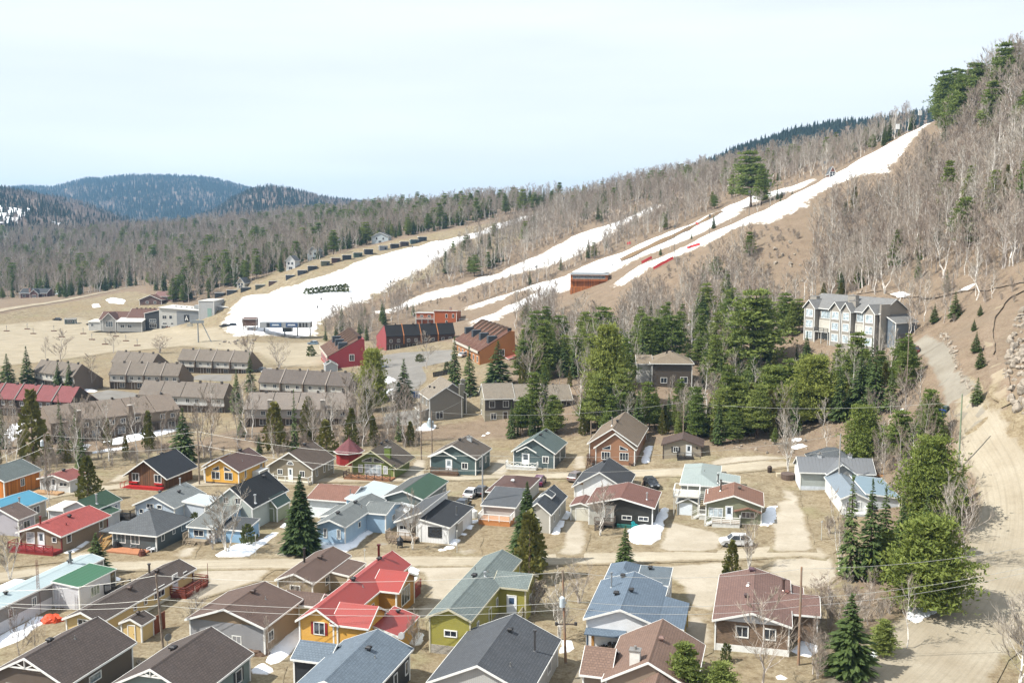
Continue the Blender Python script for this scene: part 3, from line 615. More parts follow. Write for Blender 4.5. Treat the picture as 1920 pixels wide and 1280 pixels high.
NAMES = dict(birch=('birch_tree', 'birch'), maple=('bare_tree', 'tree'), clump=('bare_tree', 'tree'), yardbirch=('birch_tree', 'birch'), spruce=('spruce_tree', 'spruce'), bigspruce=('spruce_tree', 'spruce'), pine=('pine_tree', 'pine'), roundpine=('pine_tree', 'pine'),
             cedar=('cedar_tree', 'cedar'), bush=('evergreen_bush', 'bush'), twigbush=('bare_shrub', 'shrub'))
TREEPOS = []
def plant(key, loc, height, label, group=None, wide=1.0, var=None, rz=None):
    S = SPECIES[key]; v = random.randrange(len(S['var'])) if var is None else var; nm, cat = NAMES[key]
    o = thing(nm, label, cat, loc, random.uniform(0, 6.28) if rz is None else rz, group); k = height / S['H']; o.scale = (k * wide, k * wide, k)
    link(bpy.data.objects.new('trunk', S['var'][v][0]), o); link(bpy.data.objects.new('crown', S['var'][v][1]), o)
    TREEPOS.append((loc[0], loc[1])); return o
def tree(key, px, by, ty, label, wpx=None, group=None, var=None):
    """tree whose foot and top are seen at these pixels"""
    p = at(px, by); f = proj(*p)[2]; h = (by - ty) * f / FPX * 1.02; wide = 1.0
    if wpx: wide = (wpx * f / FPX) / (h * {'spruce': .40, 'bigspruce': .56, 'pine': .55, 'roundpine': .95, 'cedar': .46, 'birch': .45, 'maple': .55, 'clump': .5, 'yardbirch': .5, 'bush': 1.2, 'twigbush': .8}[key])
    return plant(key, p, h, label, group, wide, var)
# instancing of what is past counting
def gn_scatter(name, pts, meshes, label, cat):
    """pts: rows x,y,z,scale,rot,variant; every row shows one of the given meshes"""
    pts = np.asarray(pts, float); me = bpy.data.meshes.new(name); me.vertices.add(len(pts)); me.vertices.foreach_set('co', pts[:, :3].astype(np.float32).ravel())
    for nm, c in (('scl', 3), ('rot', 4)): me.attributes.new(nm, 'FLOAT', 'POINT').data.foreach_set('value', pts[:, c].astype(np.float32))
    me.attributes.new('idx', 'INT', 'POINT').data.foreach_set('value', pts[:, 5].astype(np.int32)); me.update()
    o = link(bpy.data.objects.new(name, me)); tag(o, label, cat, kind='stuff')
    c = bpy.data.collections.new(name + '_kinds')
    for i, m in enumerate(meshes): c.objects.link(bpy.data.objects.new('%s_kind_%02d' % (name, i), m))
    ng = bpy.data.node_groups.new(name, 'GeometryNodeTree'); ng.interface.new_socket('Geometry', in_out='INPUT', socket_type='NodeSocketGeometry'); ng.interface.new_socket('Geometry', in_out='OUTPUT', socket_type='NodeSocketGeometry')
    N = ng.nodes.new; Lk = ng.links.new
    gi = N('NodeGroupInput'); go = N('NodeGroupOutput'); ip = N('GeometryNodeInstanceOnPoints'); ci = N('GeometryNodeCollectionInfo'); ci.inputs['Collection'].default_value = c
    ci.inputs['Separate Children'].default_value = True; ci.inputs['Reset Children'].default_value = True; ip.inputs['Pick Instance'].default_value = True
    def na(nm, ty):
        a = N('GeometryNodeInputNamedAttribute'); a.data_type = ty; a.inputs['Name'].default_value = nm; return a.outputs['Attribute']
    cx = N('ShaderNodeCombineXYZ'); e2 = N('FunctionNodeEulerToRotation'); Lk(na('rot', 'FLOAT'), cx.inputs['Z']); Lk(cx.outputs[0], e2.inputs[0])
    Lk(gi.outputs[0], ip.inputs['Points']); Lk(ci.outputs[0], ip.inputs['Instance']); Lk(na('idx', 'INT'), ip.inputs['Instance Index']); Lk(e2.outputs[0], ip.inputs['Rotation']); Lk(na('scl', 'FLOAT'), ip.inputs['Scale']); Lk(ip.outputs[0], go.inputs[0])
    md = o.modifiers.new('scatter', 'NODES'); md.node_group = ng; return o
def joined(T, Cn):
    """trunk and crown of a species variant as one two-material mesh"""
    bm = bmesh.new(); bm.from_mesh(T); k = len(bm.faces); bm.from_mesh(Cn); bm.faces.ensure_lookup_table()
    for f in bm.faces[k:]: f.material_index = 1
    me = bpy.data.meshes.new(T.name + '_whole'); bm.to_mesh(me); bm.free(); me.materials.append(T.materials[0]); me.materials.append(Cn.materials[0]); return me

# ------------------------------------------------------------------ buildings: tools
def solve(f, lo, hi, n=40):
    a = f(lo) > 0
    for _ in range(n):
        m = (lo + hi) / 2
        if (f(m) > 0) == a: lo = m
        else: hi = m
    return (lo + hi) / 2
FOOT = []
WHT = lambda: plain('dcdcd8', .5, 0, .06)
class B:
    """a building: an Empty at its front left corner, x along the front, y going back"""
    def __init__(s, name, label, cat, fl, frx=None, brx=None, ety=None, apy=None, rot=15.5, W=None, L=None, H=2.7, R=1.3, fr=None, dz=0.0, loc=None):
        s.P = P = Vector(loc) if loc is not None else at(*fl)
        P.z += dz
        if fr is not None:
            q = at(*fr); rot = -math.degrees(math.atan2(q.y - P.y, q.x - P.x)); W = math.hypot(q.x - P.x, q.y - P.y)
        a = math.radians(rot); s.ex = Vector((math.cos(a), -math.sin(a), 0)); s.ey = Vector((math.sin(a), math.cos(a), 0))
        if W is None: W = solve(lambda t: proj(*(P + s.ex * t))[0] - frx, .5, 80)
        if ety is not None: H = solve(lambda t: proj(P.x, P.y, P.z + t)[1] - ety, .5, 30)
        if L is None: L = solve(lambda t: proj(*(P + s.ex * W + s.ey * t + Vector((0, 0, H))))[0] - brx, .5, 60)
        if apy is not None:
            m = P + s.ex * W / 2; R = max(.25, solve(lambda t: proj(m.x, m.y, P.z + t)[1] - apy, .5, 40) - H)
        s.W, s.L, s.H, s.R = W, L, H, R; s.rot = rot
        s.e = thing(name, label, cat, P, -a); s.blk = []
        FOOT.append([tuple((P + s.ex * u * W + s.ey * v * L)[:2]) for u, v in ((-.06, -.06), (1.06, -.06), (1.06, 1.04), (-.06, 1.04))])
        print('BLD %-22s W%.1f L%.1f H%.1f R%.1f rot%.0f y%.0f z%.1f' % (name, W, L, H, R, rot, P.y, P.z))
    def block(s, wall, roof, x0=0, y0=0, x1=None, y1=None, H=None, R=None, kind='gy', oe=.35, og=.3, z0=-1.2, found=0, fm=None, trim=None, th=.15, corner=True, ridge=None, name='roof'):
        x1 = s.W if x1 is None else x1; y1 = s.L if y1 is None else y1; H = s.H if H is None else H; R = s.R if R is None else R
        trim = trim or WHT(); e = s.e
        M = MB(); sw = kind in ('gx', 'sf', 'sb'); a0, a1, b0, b1 = (y0, y1, x0, x1) if sw else (x0, x1, y0, y1)
        def T(u, v, z): return (v, u, z) if sw else (u, v, z)
        mid = (a0 + a1) / 2; hw = (a1 - a0) / 2; sl = R / hw
        if kind in ('gy', 'gx'): prof = [(a0, z0), (a1, z0), (a1, H), (mid, H + R), (a0, H)]
        elif kind in ('sl', 'sf'): prof = [(a0, z0), (a1, z0), (a1, H + R), (a0, H)]       # low side left / front
        elif kind in ('sr', 'sb'): prof = [(a0, z0), (a1, z0), (a1, H), (a0, H + R)]       # low side right / back
        else: prof = [(a0, z0), (a1, z0), (a1, H), (a0, H)]
        n = len(prof); M.add([T(u, b0, z) for u, z in prof] + [T(u, b1, z) for u, z in prof], [tuple(range(n)), tuple(range(n, 2 * n))] + [(i, (i + 1) % n, n + (i + 1) % n, n + i) for i in range(n) if not (i >= 2 and i < n - 1 and kind != 'flat')])
        M.build('wall', wall, e)
        if found:
            F = MB(); t = .03; F.box(x0 - t, y0 - t, z0, x1 + t, y1 + t, found); F.build('foundation', fm or plain('b9b6ae', .8), e)
        Rf = MB(); Fa = MB(); rh = None
        def slab(u0, z0_, u1, z1_):         # sloping slab between two lines across, swept along b
            Rf.hexa([T(u0, b0 - og, z0_), T(u1, b0 - og, z1_), T(u1, b1 + og, z1_), T(u0, b1 + og, z0_)], [T(u0, b0 - og, z0_ + th), T(u1, b0 - og, z1_ + th), T(u1, b1 + og, z1_ + th), T(u0, b1 + og, z0_ + th)])
            for bb, sg in ((b0 - og, -1), (b1 + og, 1)):   # barge boards
                c, d = bb + sg * .003, bb + sg * .05
                Fa.hexa([T(u0, c, z0_ - .06), T(u1, c, z1_ - .06), T(u1, d, z1_ - .06), T(u0, d, z0_ - .06)], [T(u0, c, z0_ + th + .02), T(u1, c, z1_ + th + .02), T(u1, d, z1_ + th + .02), T(u0, d, z0_ + th + .02)])
        def eave(u, z, sg):
            c, d = u + sg * .003, u + sg * .05
            Fa.hexa([T(c, b0 - og, z - .05), T(d, b0 - og, z - .05), T(d, b1 + og, z - .05), T(c, b1 + og, z - .05)], [T(c, b0 - og, z + th - .005), T(d, b0 - og, z + th - .005), T(d, b1 + og, z + th - .005), T(c, b1 + og, z + th - .005)])
        if kind in ('gy', 'gx'):
            slab(a0 - oe, H - sl * oe, mid, H + R); slab(a1 + oe, H - sl * oe, mid, H + R); eave(a0 - oe, H - sl * oe, -1); eave(a1 + oe, H - sl * oe, 1)
            rh = lambda x, y: H + R - sl * abs(((y if sw else x)) - mid) + th
            rc = MB(); rc.add([T(mid - .16, b0 - og, H + R + th - sl * .16 + .015), T(mid, b0 - og, H + R + th + .03), T(mid + .16, b0 - og, H + R + th - sl * .16 + .015), T(mid - .16, b1 + og, H + R + th - sl * .16 + .015), T(mid, b1 + og, H + R + th + .03), T(mid + .16, b1 + og, H + R + th - sl * .16 + .015)], [(0, 1, 4, 3), (1, 2, 5, 4)])
        elif kind in ('sl', 'sf'):
            k = R / (a1 - a0); slab(a0 - oe, H - k * oe, a1 + oe * .6, H + R + k * oe * .6); eave(a0 - oe, H - k * oe, -1); eave(a1 + oe * .6, H + R + k * oe * .6, 1); rh = lambda x, y: H + k * ((y if sw else x) - a0) + th; rc = None
        elif kind in ('sr', 'sb'):
            k = R / (a1 - a0); slab(a0 - oe * .6, H + R + k * oe * .6, a1 + oe, H - k * oe); eave(a0 - oe * .6, H + R + k * oe * .6, -1); eave(a1 + oe, H - k * oe, 1); rh = lambda x, y: H + k * (a1 - (y if sw else x)) + th; rc = None
        elif kind == 'hip':
            rl = ridge if ridge is not None else max(.3, abs((y1 - y0) - (x1 - x0))); cx, cy = (x0 + x1) / 2, (y0 + y1) / 2; al = (y1 - y0) >= (x1 - x0)
            r0, r1 = ((cx, cy - rl / 2), (cx, cy + rl / 2)) if al else ((cx - rl / 2, cy), (cx + rl / 2, cy))
            zb = H - .1; q = [(x0 - oe, y0 - oe, zb), (x1 + oe, y0 - oe, zb), (x1 + oe, y1 + oe, zb), (x0 - oe, y1 + oe, zb)]; qt = [(a, b, zb + .1) for a, b, c in q]; t0, t1 = (*r0, H + R + th), (*r1, H + R + th)
            vs = q + qt + [t0, t1]
            fs = [(0, 3, 2, 1), (0, 1, 5, 4), (1, 2, 6, 5), (2, 3, 7, 6), (3, 0, 4, 7)] + ([(4, 5, 8), (5, 6, 9, 8), (6, 7, 9), (7, 4, 8, 9)] if al else [(4, 5, 9, 8), (5, 6, 9), (6, 7, 8, 9), (7, 4, 8)])
            Rf.add(vs, fs); rc = None
            for (p, r) in ((q[0], q[1]), (q[1], q[2]), (q[2], q[3]), (q[3], q[0])): Fa.beam((p[0], p[1], zb + .03), (r[0], r[1], zb + .03), .06, .17)
            rh = lambda x, y: H + R * min(1, min((x - x0 + oe) / ((x1 - x0) / 2 + oe), (x1 + oe - x) / ((x1 - x0) / 2 + oe), (y - y0 + oe) / max(.1, (cy - (r0[1] if al else cy)) * 0 + (y1 - y0 - (rl if al else 0)) / 2 + oe), (y1 + oe - y) / max(.1, (y1 - y0 - (rl if al else 0)) / 2 + oe))) + .03
        else:
            Rf.box(x0 - oe, y0 - og, H, x1 + oe, y1 + og, H + th); rh = lambda x, y: H + th; rc = None
            for p, r in (((x0 - oe, y0 - og), (x1 + oe, y0 - og)), ((x1 + oe, y0 - og), (x1 + oe, y1 + og)), ((x1 + oe, y1 + og), (x0 - oe, y1 + og)), ((x0 - oe, y1 + og), (x0 - oe, y0 - og))): Fa.beam((*p, H + th * .5), (*r, H + th * .5), .05, th + .06)
        ro = Rf.build(name, roof, e); Fa.build('fascia', trim, ro)
        if rc: rc.build('ridge_cap', roof, ro)
        if corner:
            t = .07
            for cx, cy in ((x0, y0), (x1, y0), (x1, y1), (x0, y1)):
                Cn = MB(); zt = H if kind in ('gy', 'gx', 'hip', 'flat') else min(H, H + R); Cn.box(cx - t if cx == x0 else cx - t * 1.4, cy - t if cy == y0 else cy - t * 1.4, z0, cx + t * 1.4 if cx == x0 else cx + t, cy + t * 1.4 if cy == y0 else cy + t, zt - .06); Cn.build('corner_trim', trim if corner is True else corner, e)
        s.blk.append(dict(x0=x0, x1=x1, y0=y0, y1=y1, H=H, R=R, rh=rh)); return s
    def frame(s, face, k):
        b = s.blk[k]
        if face == 'f': return lambda u, z, d: (b['x0'] + u, b['y0'] - d, z), b['x1'] - b['x0']
        if face == 'r': return lambda u, z, d: (b['x1'] + d, b['y0'] + u, z), b['y1'] - b['y0']
        if face == 'l': return lambda u, z, d: (b['x0'] - d, b['y1'] - u, z), b['y1'] - b['y0']
        return lambda u, z, d: (b['x1'] - u, b['y1'] + d, z), b['x1'] - b['x0']
    def win(s, face, u, z, w, h, n=2, k=0, rows=1, gl='1d232b', fm=None, frac=True, fw=.09, shutter=None, tri=0, name='window'):
        F, Wd = s.frame(face, k); u = u * Wd if frac else u; fm = fm or WHT(); M = MB()
        def bar(u0, z0, u1, z1, d0=.0, d1=.07): M.hexa([F(u0, z0, d0), F(u1, z0, d0), F(u1, z0, d1), F(u0, z0, d1)], [F(u0, z1, d0), F(u1, z1, d0), F(u1, z1, d1), F(u0, z1, d1)])
        a0, a1, c0, c1 = u - w / 2, u + w / 2, z, z + h
        if tri:                                   # gable light: one side taller than the other
            zl, zr = (c0 + .12, c1) if tri > 0 else (c1, c0 + .12)
            o = [F(a0 - fw, c0 - fw, .03), F(a1 + fw, c0 - fw, .03), F(a1 + fw, zr + fw, .03), F(a0 - fw, zl + fw, .03)]; o2 = [F(a0 - fw, c0 - fw, 0), F(a1 + fw, c0 - fw, 0), F(a1 + fw, zr + fw, 0), F(a0 - fw, zl + fw, 0)]; M.hexa(o2, o)
            wo = M.build(name, fm, s.e); G = MB(); G.add([F(a0, c0, .036), F(a1, c0, .036), F(a1, zr, .036), F(a0, zl, .036)], [(0, 1, 2, 3)]); G.build('pane', glass(gl), wo); return wo
        bar(a0 - fw, c0 - fw, a1 + fw, c0); bar(a0 - fw, c1, a1 + fw, c1 + fw); bar(a0 - fw, c0, a0, c1); bar(a1, c0, a1 + fw, c1)
        for i in range(1, n): q = a0 + w * i / n; bar(q - .03, c0, q + .03, c1, 0, .05)
        for i in range(1, rows): q = c0 + h * i / rows; bar(a0, q - .03, a1, q + .03, 0, .05)
        wo = M.build(name, fm, s.e)
        for i in range(n):
            for j in range(rows):
                G = MB(); p0, p1 = a0 + w * i / n, a0 + w * (i + 1) / n; q0, q1 = c0 + h * j / rows, c0 + h * (j + 1) / rows
                G.add([F(p0, q0, .02), F(p1, q0, .02), F(p1, q1, .02), F(p0, q1, .02)], [(0, 1, 2, 3)]); G.build('pane', glass(gl), wo)
        if shutter:
            for c in (a0 - fw - .3, a1 + fw + .02): S = MB(); S.hexa([F(c, c0 - .05, .005), F(c + .28, c0 - .05, .005), F(c + .28, c0 - .05, .05), F(c, c0 - .05, .05)], [F(c, c1 + .05, .005), F(c + .28, c1 + .05, .005), F(c + .28, c1 + .05, .05), F(c, c1 + .05, .05)]); S.build('shutter', shutter, s.e)
        return wo
    def door(s, face, u, z, w=.95, h=2.05, k=0, col='dfe3e6', gl='39424a', frac=True, gh=(.45, .92), fm=None):
        F, Wd = s.frame(face, k); u = u * Wd if frac else u; M = MB(); a0, a1 = u - w / 2, u + w / 2; fm = fm or WHT(); D = MB()
        D.hexa([F(a0, z, 0), F(a1, z, 0), F(a1, z, .04), F(a0, z, .04)], [F(a0, z + h, 0), F(a1, z + h, 0), F(a1, z + h, .04), F(a0, z + h, .04)]); d = D.build('door', plain(col, .45, 0, .04), s.e)
        def bar(u0, z0, u1, z1): M.hexa([F(u0, z0, .0), F(u1, z0, .0), F(u1, z0, .07), F(u0, z0, .07)], [F(u0, z1, .0), F(u1, z1, .0), F(u1, z1, .07), F(u0, z1, .07)])
        bar(a0 - .1, z, a0, z + h + .1); bar(a1, z, a1 + .1, z + h + .1); bar(a0, z + h, a1, z + h + .1); M.build('door_frame', fm, d)
        if gl: G = MB(); G.add([F(a0 + .2, z + h * gh[0], .046), F(a1 - .2, z + h * gh[0], .046), F(a1 - .2, z + h * gh[1], .046), F(a0 + .2, z + h * gh[1], .046)], [(0, 1, 2, 3)]); G.build('pane', glass(gl), d)
        K = MB(); c = F(a1 - .1, z + h * .47, .07); K.box(c[0] - .03, c[1] - .03, c[2] - .03, c[0] + .03, c[1] + .03, c[2] + .03); K.build('handle', plain('6a6a68', .3, .8), d); return s
    def vent(s, x, y, k=0, sz=.42, col='2c2c2e'):
        z = s.blk[k]['rh'](x, y); M = MB(); M.box(x - sz * .32, y - sz * .32, z - .15, x + sz * .32, y + sz * .32, z + .22); M.box(x - sz * .55, y - sz * .55, z + .22, x + sz * .55, y + sz * .55, z + .36); M.hexa([(x - sz * .55, y - sz * .55, z + .36), (x + sz * .55, y - sz * .55, z + .36), (x + sz * .55, y + sz * .55, z + .36), (x - sz * .55, y + sz * .55, z + .36)], [(x - sz * .3, y - sz * .3, z + .46), (x + sz * .3, y - sz * .3, z + .46), (x + sz * .3, y + sz * .3, z + .46), (x - sz * .3, y + sz * .3, z + .46)])
        M.build('roof_vent', plain(col, .6, .2), s.e); return s
    def pipe(s, x, y, k=0, h=.5, r=.06, col='8c8c8a', cap=False):
        z = s.blk[k]['rh'](x, y); M = MB(); M.cyl(x, y, z - .2, z + h, r, r, 8); M.cyl(x, y, z - .1, z + .1, r * 2.4, r * 1.1, 8)
        if cap: M.cyl(x, y, z + h + .06, z + h + .2, r * 1.7, r * 1.7, 8); M.cyl(x, y, z + h - .05, z + h + .1, r * .8, r * .8, 6)
        M.build('vent_pipe' if r < .09 else 'stove_pipe', plain(col, .35, .6), s.e); return s
    def chimney(s, x, y, k=0, w=.8, d=.6, h=1.0, mat=None, z0=None, cap='8b8884'):
        z = s.blk[k]['rh'](x, y); M = MB(); M.box(x - w / 2, y - d / 2, (z - .8) if z0 is None else z0, x + w / 2, y + d / 2, z + h); c = M.build('chimney', mat or brickwork('7a6f66'), s.e)
        K = MB(); K.box(x - w / 2 - .08, y - d / 2 - .08, z + h, x + w / 2 + .08, y + d / 2 + .08, z + h + .09); K.cyl(x, y, z + h + .09, z + h + .4, .14, .14, 8); K.build('chimney_cap', plain(cap, .5, .4), c); return s
    def deck(s, x0, y0, x1, y1, z, mat, rail=None, sides='flr', steps=None, sw=1.1, skirt=True, rh=.95, infill='bal', floor=None, board=.14):
        """platform with posts, railing and steps; sides tells which edges carry a rail"""
        rail = rail or mat; M = MB(); M.box(x0, y0, z - .16, x1, y1, z - .03); d = M.build('deck', mat, s.e)
        Bd = MB(); n = max(2, int((x1 - x0) / .3)); st = (x1 - x0) / n
        for i in range(n): Bd.box(x0 + st * i + .012, y0 - .02, z - .028, x0 + st * (i + 1) - .012, y1, z)
        Bd.build('deck_boards', floor or mat, d)['kind'] = 'stuff'
        P = MB()
        for x in np.linspace(x0 + .1, x1 - .1, max(2, int((x1 - x0) / 2.2) + 1)):
            for y in (y0 + .1, y1 - .1): P.box(x - .07, y - .07, -1.2, x + .07, y + .07, z - .16)
        P.build('deck_posts', mat, d)['kind'] = 'stuff'
        if skirt: K = MB(); K.box(x0 + .02, y0 + .02, -1.0, x1 - .02, y0 + .06, z - .16); K.box(x1 - .06, y0 + .06, -1.0, x1 - .02, y1, z - .16); K.build('skirting', mat, d)
        def railing(p, q):
            R_ = MB(); p = Vector((*p, z)); q = Vector((*q, z)); Ln = (q - p).length; n = max(1, round(Ln / 1.6)); up = Vector((0, 0, 1))
            for i in range(n + 1): c = p.lerp(q, i / n); R_.box(c.x - .055, c.y - .055, z - .1, c.x + .055, c.y + .055, z + rh)
            R_.beam(p + up * rh, q + up * rh, .11, .07); R_.beam(p + up * .12, q + up * .12, .05, .07)
            if infill == 'bal':
                m = int(Ln / .16)
                for i in range(1, m): c = p.lerp(q, i / m); R_.box(c.x - .018, c.y - .018, z + .12, c.x + .018, c.y + .018, z + rh - .03)
            elif infill == 'plank':
                for hh in (.38, .64): R_.beam(p + up * hh, q + up * hh, .03, .15)
            elif infill == 'x':
                for i in range(n): a = p.lerp(q, i / n); b = p.lerp(q, (i + 1) / n); R_.beam(a + up * .14, b + up * (rh - .04), .05, .07); R_.beam(a + up * (rh - .04), b + up * .14, .05, .07)
            R_.build('railing', rail, d)
        E = dict(f=((x0, y0), (x1, y0)), r=((x1, y0), (x1, y1)), l=((x0, y0), (x0, y1)), b=((x0, y1), (x1, y1)))
        for c in sides: railing(*E[c])
        if steps:
            side, u = steps; n = max(2, int(round((z + .15) / .19))); S = MB()
            for i in range(n):
                zt = z - .02 - (z + .1) * (i + 1) / (n + .0); o = .28 * (i + 1)
                if side == 'f': S.box(u - sw / 2, y0 - o, zt - .05, u + sw / 2, y0 - o + .29, zt)
                elif side == 'l': S.box(x0 - o, u - sw / 2, zt - .05, x0 - o + .29, u + sw / 2, zt)
                else: S.box(x1 + o - .29, u - sw / 2, zt - .05, x1 + o, u + sw / 2, zt)
            for q in (-sw / 2, sw / 2):
                o = .28 * n
                if side == 'f': a, b = (u + q, y0, z), (u + q, y0 - o, .05)
                elif side == 'l': a, b = (x0, u + q, z), (x0 - o, u + q, .05)
                else: a, b = (x1, u + q, z), (x1 + o, u + q, .05)
                S.beam((a[0], a[1], a[2] - .15), (b[0], b[1], b[2] - .1), .06, .24); S.beam((a[0], a[1], a[2] + .85), (b[0], b[1], b[2] + .85), .07, .07); S.beam((b[0], b[1], -.3), (b[0], b[1], b[2] + .9), .08)
            S.build('steps', mat, d)
        return s
    def box(s, name, mat, *c, parent=None): M = MB(); M.box(*c); return M.build(name, mat, parent or s.e)

# ------------------------------------------------------------------ the front row of cottages
def G_(x, y): return (x, y, float(hgt(x, y)))
def gable_truss(b, mat, k=0, zf=.45):
    """white king-post ornament under the front gable"""
    q = b.blk[k]; w = (q['x1'] - q['x0']) * .5; cx = (q['x0'] + q['x1']) / 2; zt = q['H'] + q['R'] + .02; y = q['y0'] - .28; zb = zt - q['R'] * zf; hw = w * zf
    M = MB(); M.beam((cx - hw, y, zb), (cx + hw, y, zb), .06, .14); M.beam((cx, y, zb), (cx, y, zt), .06, .13)
    for s in (-1, 1): M.beam((cx, y, zb), (cx + s * hw * .55, y, zt - (zt - zb) * .5), .06, .1)
    M.build('gable_ornament', mat, b.e)
b = B('cottage', 'taupe cottage with brown shingle roof and white truss gable, bottom left corner', 'house', None, loc=G_(-49.5, 92.1), W=8.3, L=9.9, H=2.85, R=2.05)
b.block(siding('5c5249', .12, True), shingle('5a4f4a', .2, .6), oe=.4); gable_truss(b, WHT()); b.vent(2.9, 4.6, sz=.55); b.pipe(5.0, 5.6, h=.3)
b.win('r', .42, 1.35, 1.6, .65, 1, gl='59646a'); b.win('f', .3, .9, 1.4, 1.2); b.door('f', .7, .1); b.win('r', .12, 1.3, 1.0, .8)
b = B('cottage', 'grey-green cottage with brown shingle roof and dark shutters, second in bottom row', 'house', None, loc=G_(-37.1, 89.8), W=8.7, L=9.6, H=2.8, R=2.1)
b.block(siding('6f7f7c', .14), shingle('5b504b', .2, .6)); gable_truss(b, WHT(), 0, .3); b.vent(3.2, 5.0, sz=.6)
DKG = plain('24262a', .5)
b.win('r', .34, .8, 1.0, 1.2, 1, shutter=DKG); b.win('r', .78, .8, 1.0, 1.2, 1, shutter=DKG); b.win('f', .3, .9, 1.4, 1.2)
b = B('cottage', 'dark-walled cottage under a blue shingle roof at the bottom edge', 'house', None, loc=G_(-20.0, 87.6), W=6.9, L=11.6, H=3.2, R=1.45)
BLU = shingle('6b7a88', .17, .45)
b.block(siding('20242b', .15), BLU); b.block(siding('2a2f36', .15), BLU, -3.6, 7.4, .02, 11.0, 2.9, .9, 'gx', og=.2); b.vent(4.3, 7.6, sz=.5); b.pipe(5.2, 7.0, h=.25)
b.win('r', .42, .9, .8, 1.3, 1); b.win('r', .68, .9, .8, 1.3, 1); b.win('r', .93, 1.0, .6, 1.2, 1); b.win('f', .4, 1, 1.4, 1.2)
M = MB(); M.cyl(6.3, 11.2, 4.3, 4.7, .03, .03, 5); M.tube([(6.3, 11.15, 4.7), (6.28, 11.0, 4.72)], [.38, .34], 12); M.build('satellite_dish', plain('9a9a98', .5), b.e)
b = B('cottage', 'pale ribbed cottage under a slate grey shingle roof at the bottom edge', 'house', None, loc=G_(-7.6, 90.6), W=9.3, L=12.4, H=2.8, R=2.1)
b.block(siding('a9a9a6', .2, True), shingle('55595f', .2, .6)); b.vent(5.3, 8.6, sz=.5); b.pipe(8.1, 7.6, h=2.0, r=.11, col='5e5e60', cap=True); b.pipe(7.0, 2.6, h=.4)
b.win('r', .3, 1, 1.1, 1.0); b.win('r', .7, 1, 1.1, 1.0); b.win('f', .5, 1, 1.5, 1.2)
b = B('cottage', 'cottage with a tan-brown hipped roof and metal-capped chimney, bottom edge', 'house', None, loc=G_(8.8, 91.0), W=8.0, L=10.2, H=2.8, R=2.1)
TANR = shingle('84695a', .2, .5)
b.block(siding('8d7d6c', .14), TANR); b.block(siding('8d7d6c', .14), TANR, -2.4, 1.2, .05, 6.2, 2.6, 1.5, 'gx', og=.3); b.block(siding('8d7d6c'), TANR, 3.0, -3.2, 7.0, .05, 2.6, 1.4, 'gy'); b.vent(4.5, 5.5, sz=.5, col='7b625a')
b.chimney(2.6, 1.0, 0, .95, .8, 1.2, plain('d6d3cc', .7)); b.win('r', .5, 1, 1.2, 1.1); b.win('f', .4, 1, 1.0, 1.1, k=2)
# trailers and bungalows along the sand road
b = B('trailer_home', 'long white and grey trailer with pale metal roof at the left edge', 'trailer', None, loc=G_(-61.6, 104.2), W=3.5, L=22.8, H=2.9, R=.4)
MT = metalroof('a9bcc0', .5, .35)
b.block(siding('86817d', .16), MT, og=.1, oe=.12); b.box('skirt_panel', siding('c9c7c9', .3, True), 3.5, .2, -.8, 3.55, 13.4, 1.35); b.vent(1.9, 8.0, sz=.4); b.pipe(1.7, 19.0, h=1.4, r=.16, col='77797a', cap=True); b.vent(1.2, 19.5, sz=.5)
for u in (.12, .3, .46): b.win('r', u, 1.35, .55, .95, 2)
b.block(siding('cfcfd2', .2), metalroof('2f6b48', .6, .55), 3.52, 13.6, 7.2, 20.2, 2.75, .35, 'sr', og=.12, oe=.15, th=.1)
b.win('r', .42, .9, 1.5, 1.1, 3, k=1, gl='7d8377'); b.door('r', .92, .6, k=1, col='2b2c2e', gl='16181a')
b.deck(7.22, 18.0, 8.9, 20.8, .6, plain('2c2825', .7), sides='fr', infill='bal')
M = MB()
for s in (-.22, .22): M.beam((4.6 + s, 12.9, .0), (4.35 + s, 13.5, 2.9), .05)
for i in range(8): z = .3 + i * .33; M.beam((4.38 - .25 * z / 2.9, 12.9 + .6 * z / 2.9, z), (4.82 - .25 * z / 2.9, 12.9 + .6 * z / 2.9, z), .03)
o = M.build('ladder', plain('c9cbcd', .4, .5)); o.matrix_world = b.e.matrix_basis if False else Matrix.Translation(b.P) @ Euler((0, 0, -math.radians(b.rot))).to_matrix().to_4x4(); tag(o, 'silver ladder leaning on the white annex of the left trailer', 'ladder')
b = B('trailer_home', 'long pale yellow trailer with brown shingle roof and red railed deck', 'trailer', (126, 1190), frx=189, brx=362, ety=1158, apy=1147)
YEL = siding('cbb077', .16); BRN = shingle('574c46', .18, .55)
b.block(YEL, BRN, oe=.3, og=.35, found=.35, fm=plain('c3bfae', .7)); W, L = b.W, b.L
b.win('r', .60, .95, 1.9, 1.15, 3); b.door('r', .78, .55, col='cfd3d6'); b.win('r', .90, 1.45, .6, .7, 1, gl='6d6a60'); b.win('r', .34, 1.1, .45, .8, 1, gl='3d2c26'); b.win('r', .45, 1.05, .45, .95, 1, gl='3d2c26'); b.win('f', .5, 1.1, 1.2, .9)
b.vent(W * .62, L * .42, sz=.5, col='4a3c36'); b.vent(W * .55, L * .74, sz=.5, col='3a302c'); b.pipe(W * .3, L * .74, h=1.1, r=.13, col='6d6560', cap=True)
b.deck(W + .03, L * .72, W + 2.2, L * .99, .5, plain('6b2f22', .7), sides='frb', infill='plank')
M = MB(); M.cyl(W + 2.2, L * .99, .6, 3.0, .04, .03, 6); M.build('flag_post', plain('6b2f22', .6), b.e)
b = B('garden_shed', 'small pale yellow shed with brown shingle roof beside the yellow trailer', 'shed', (229, 1199), frx=266.5, brx=287, ety=1167, R=.55)
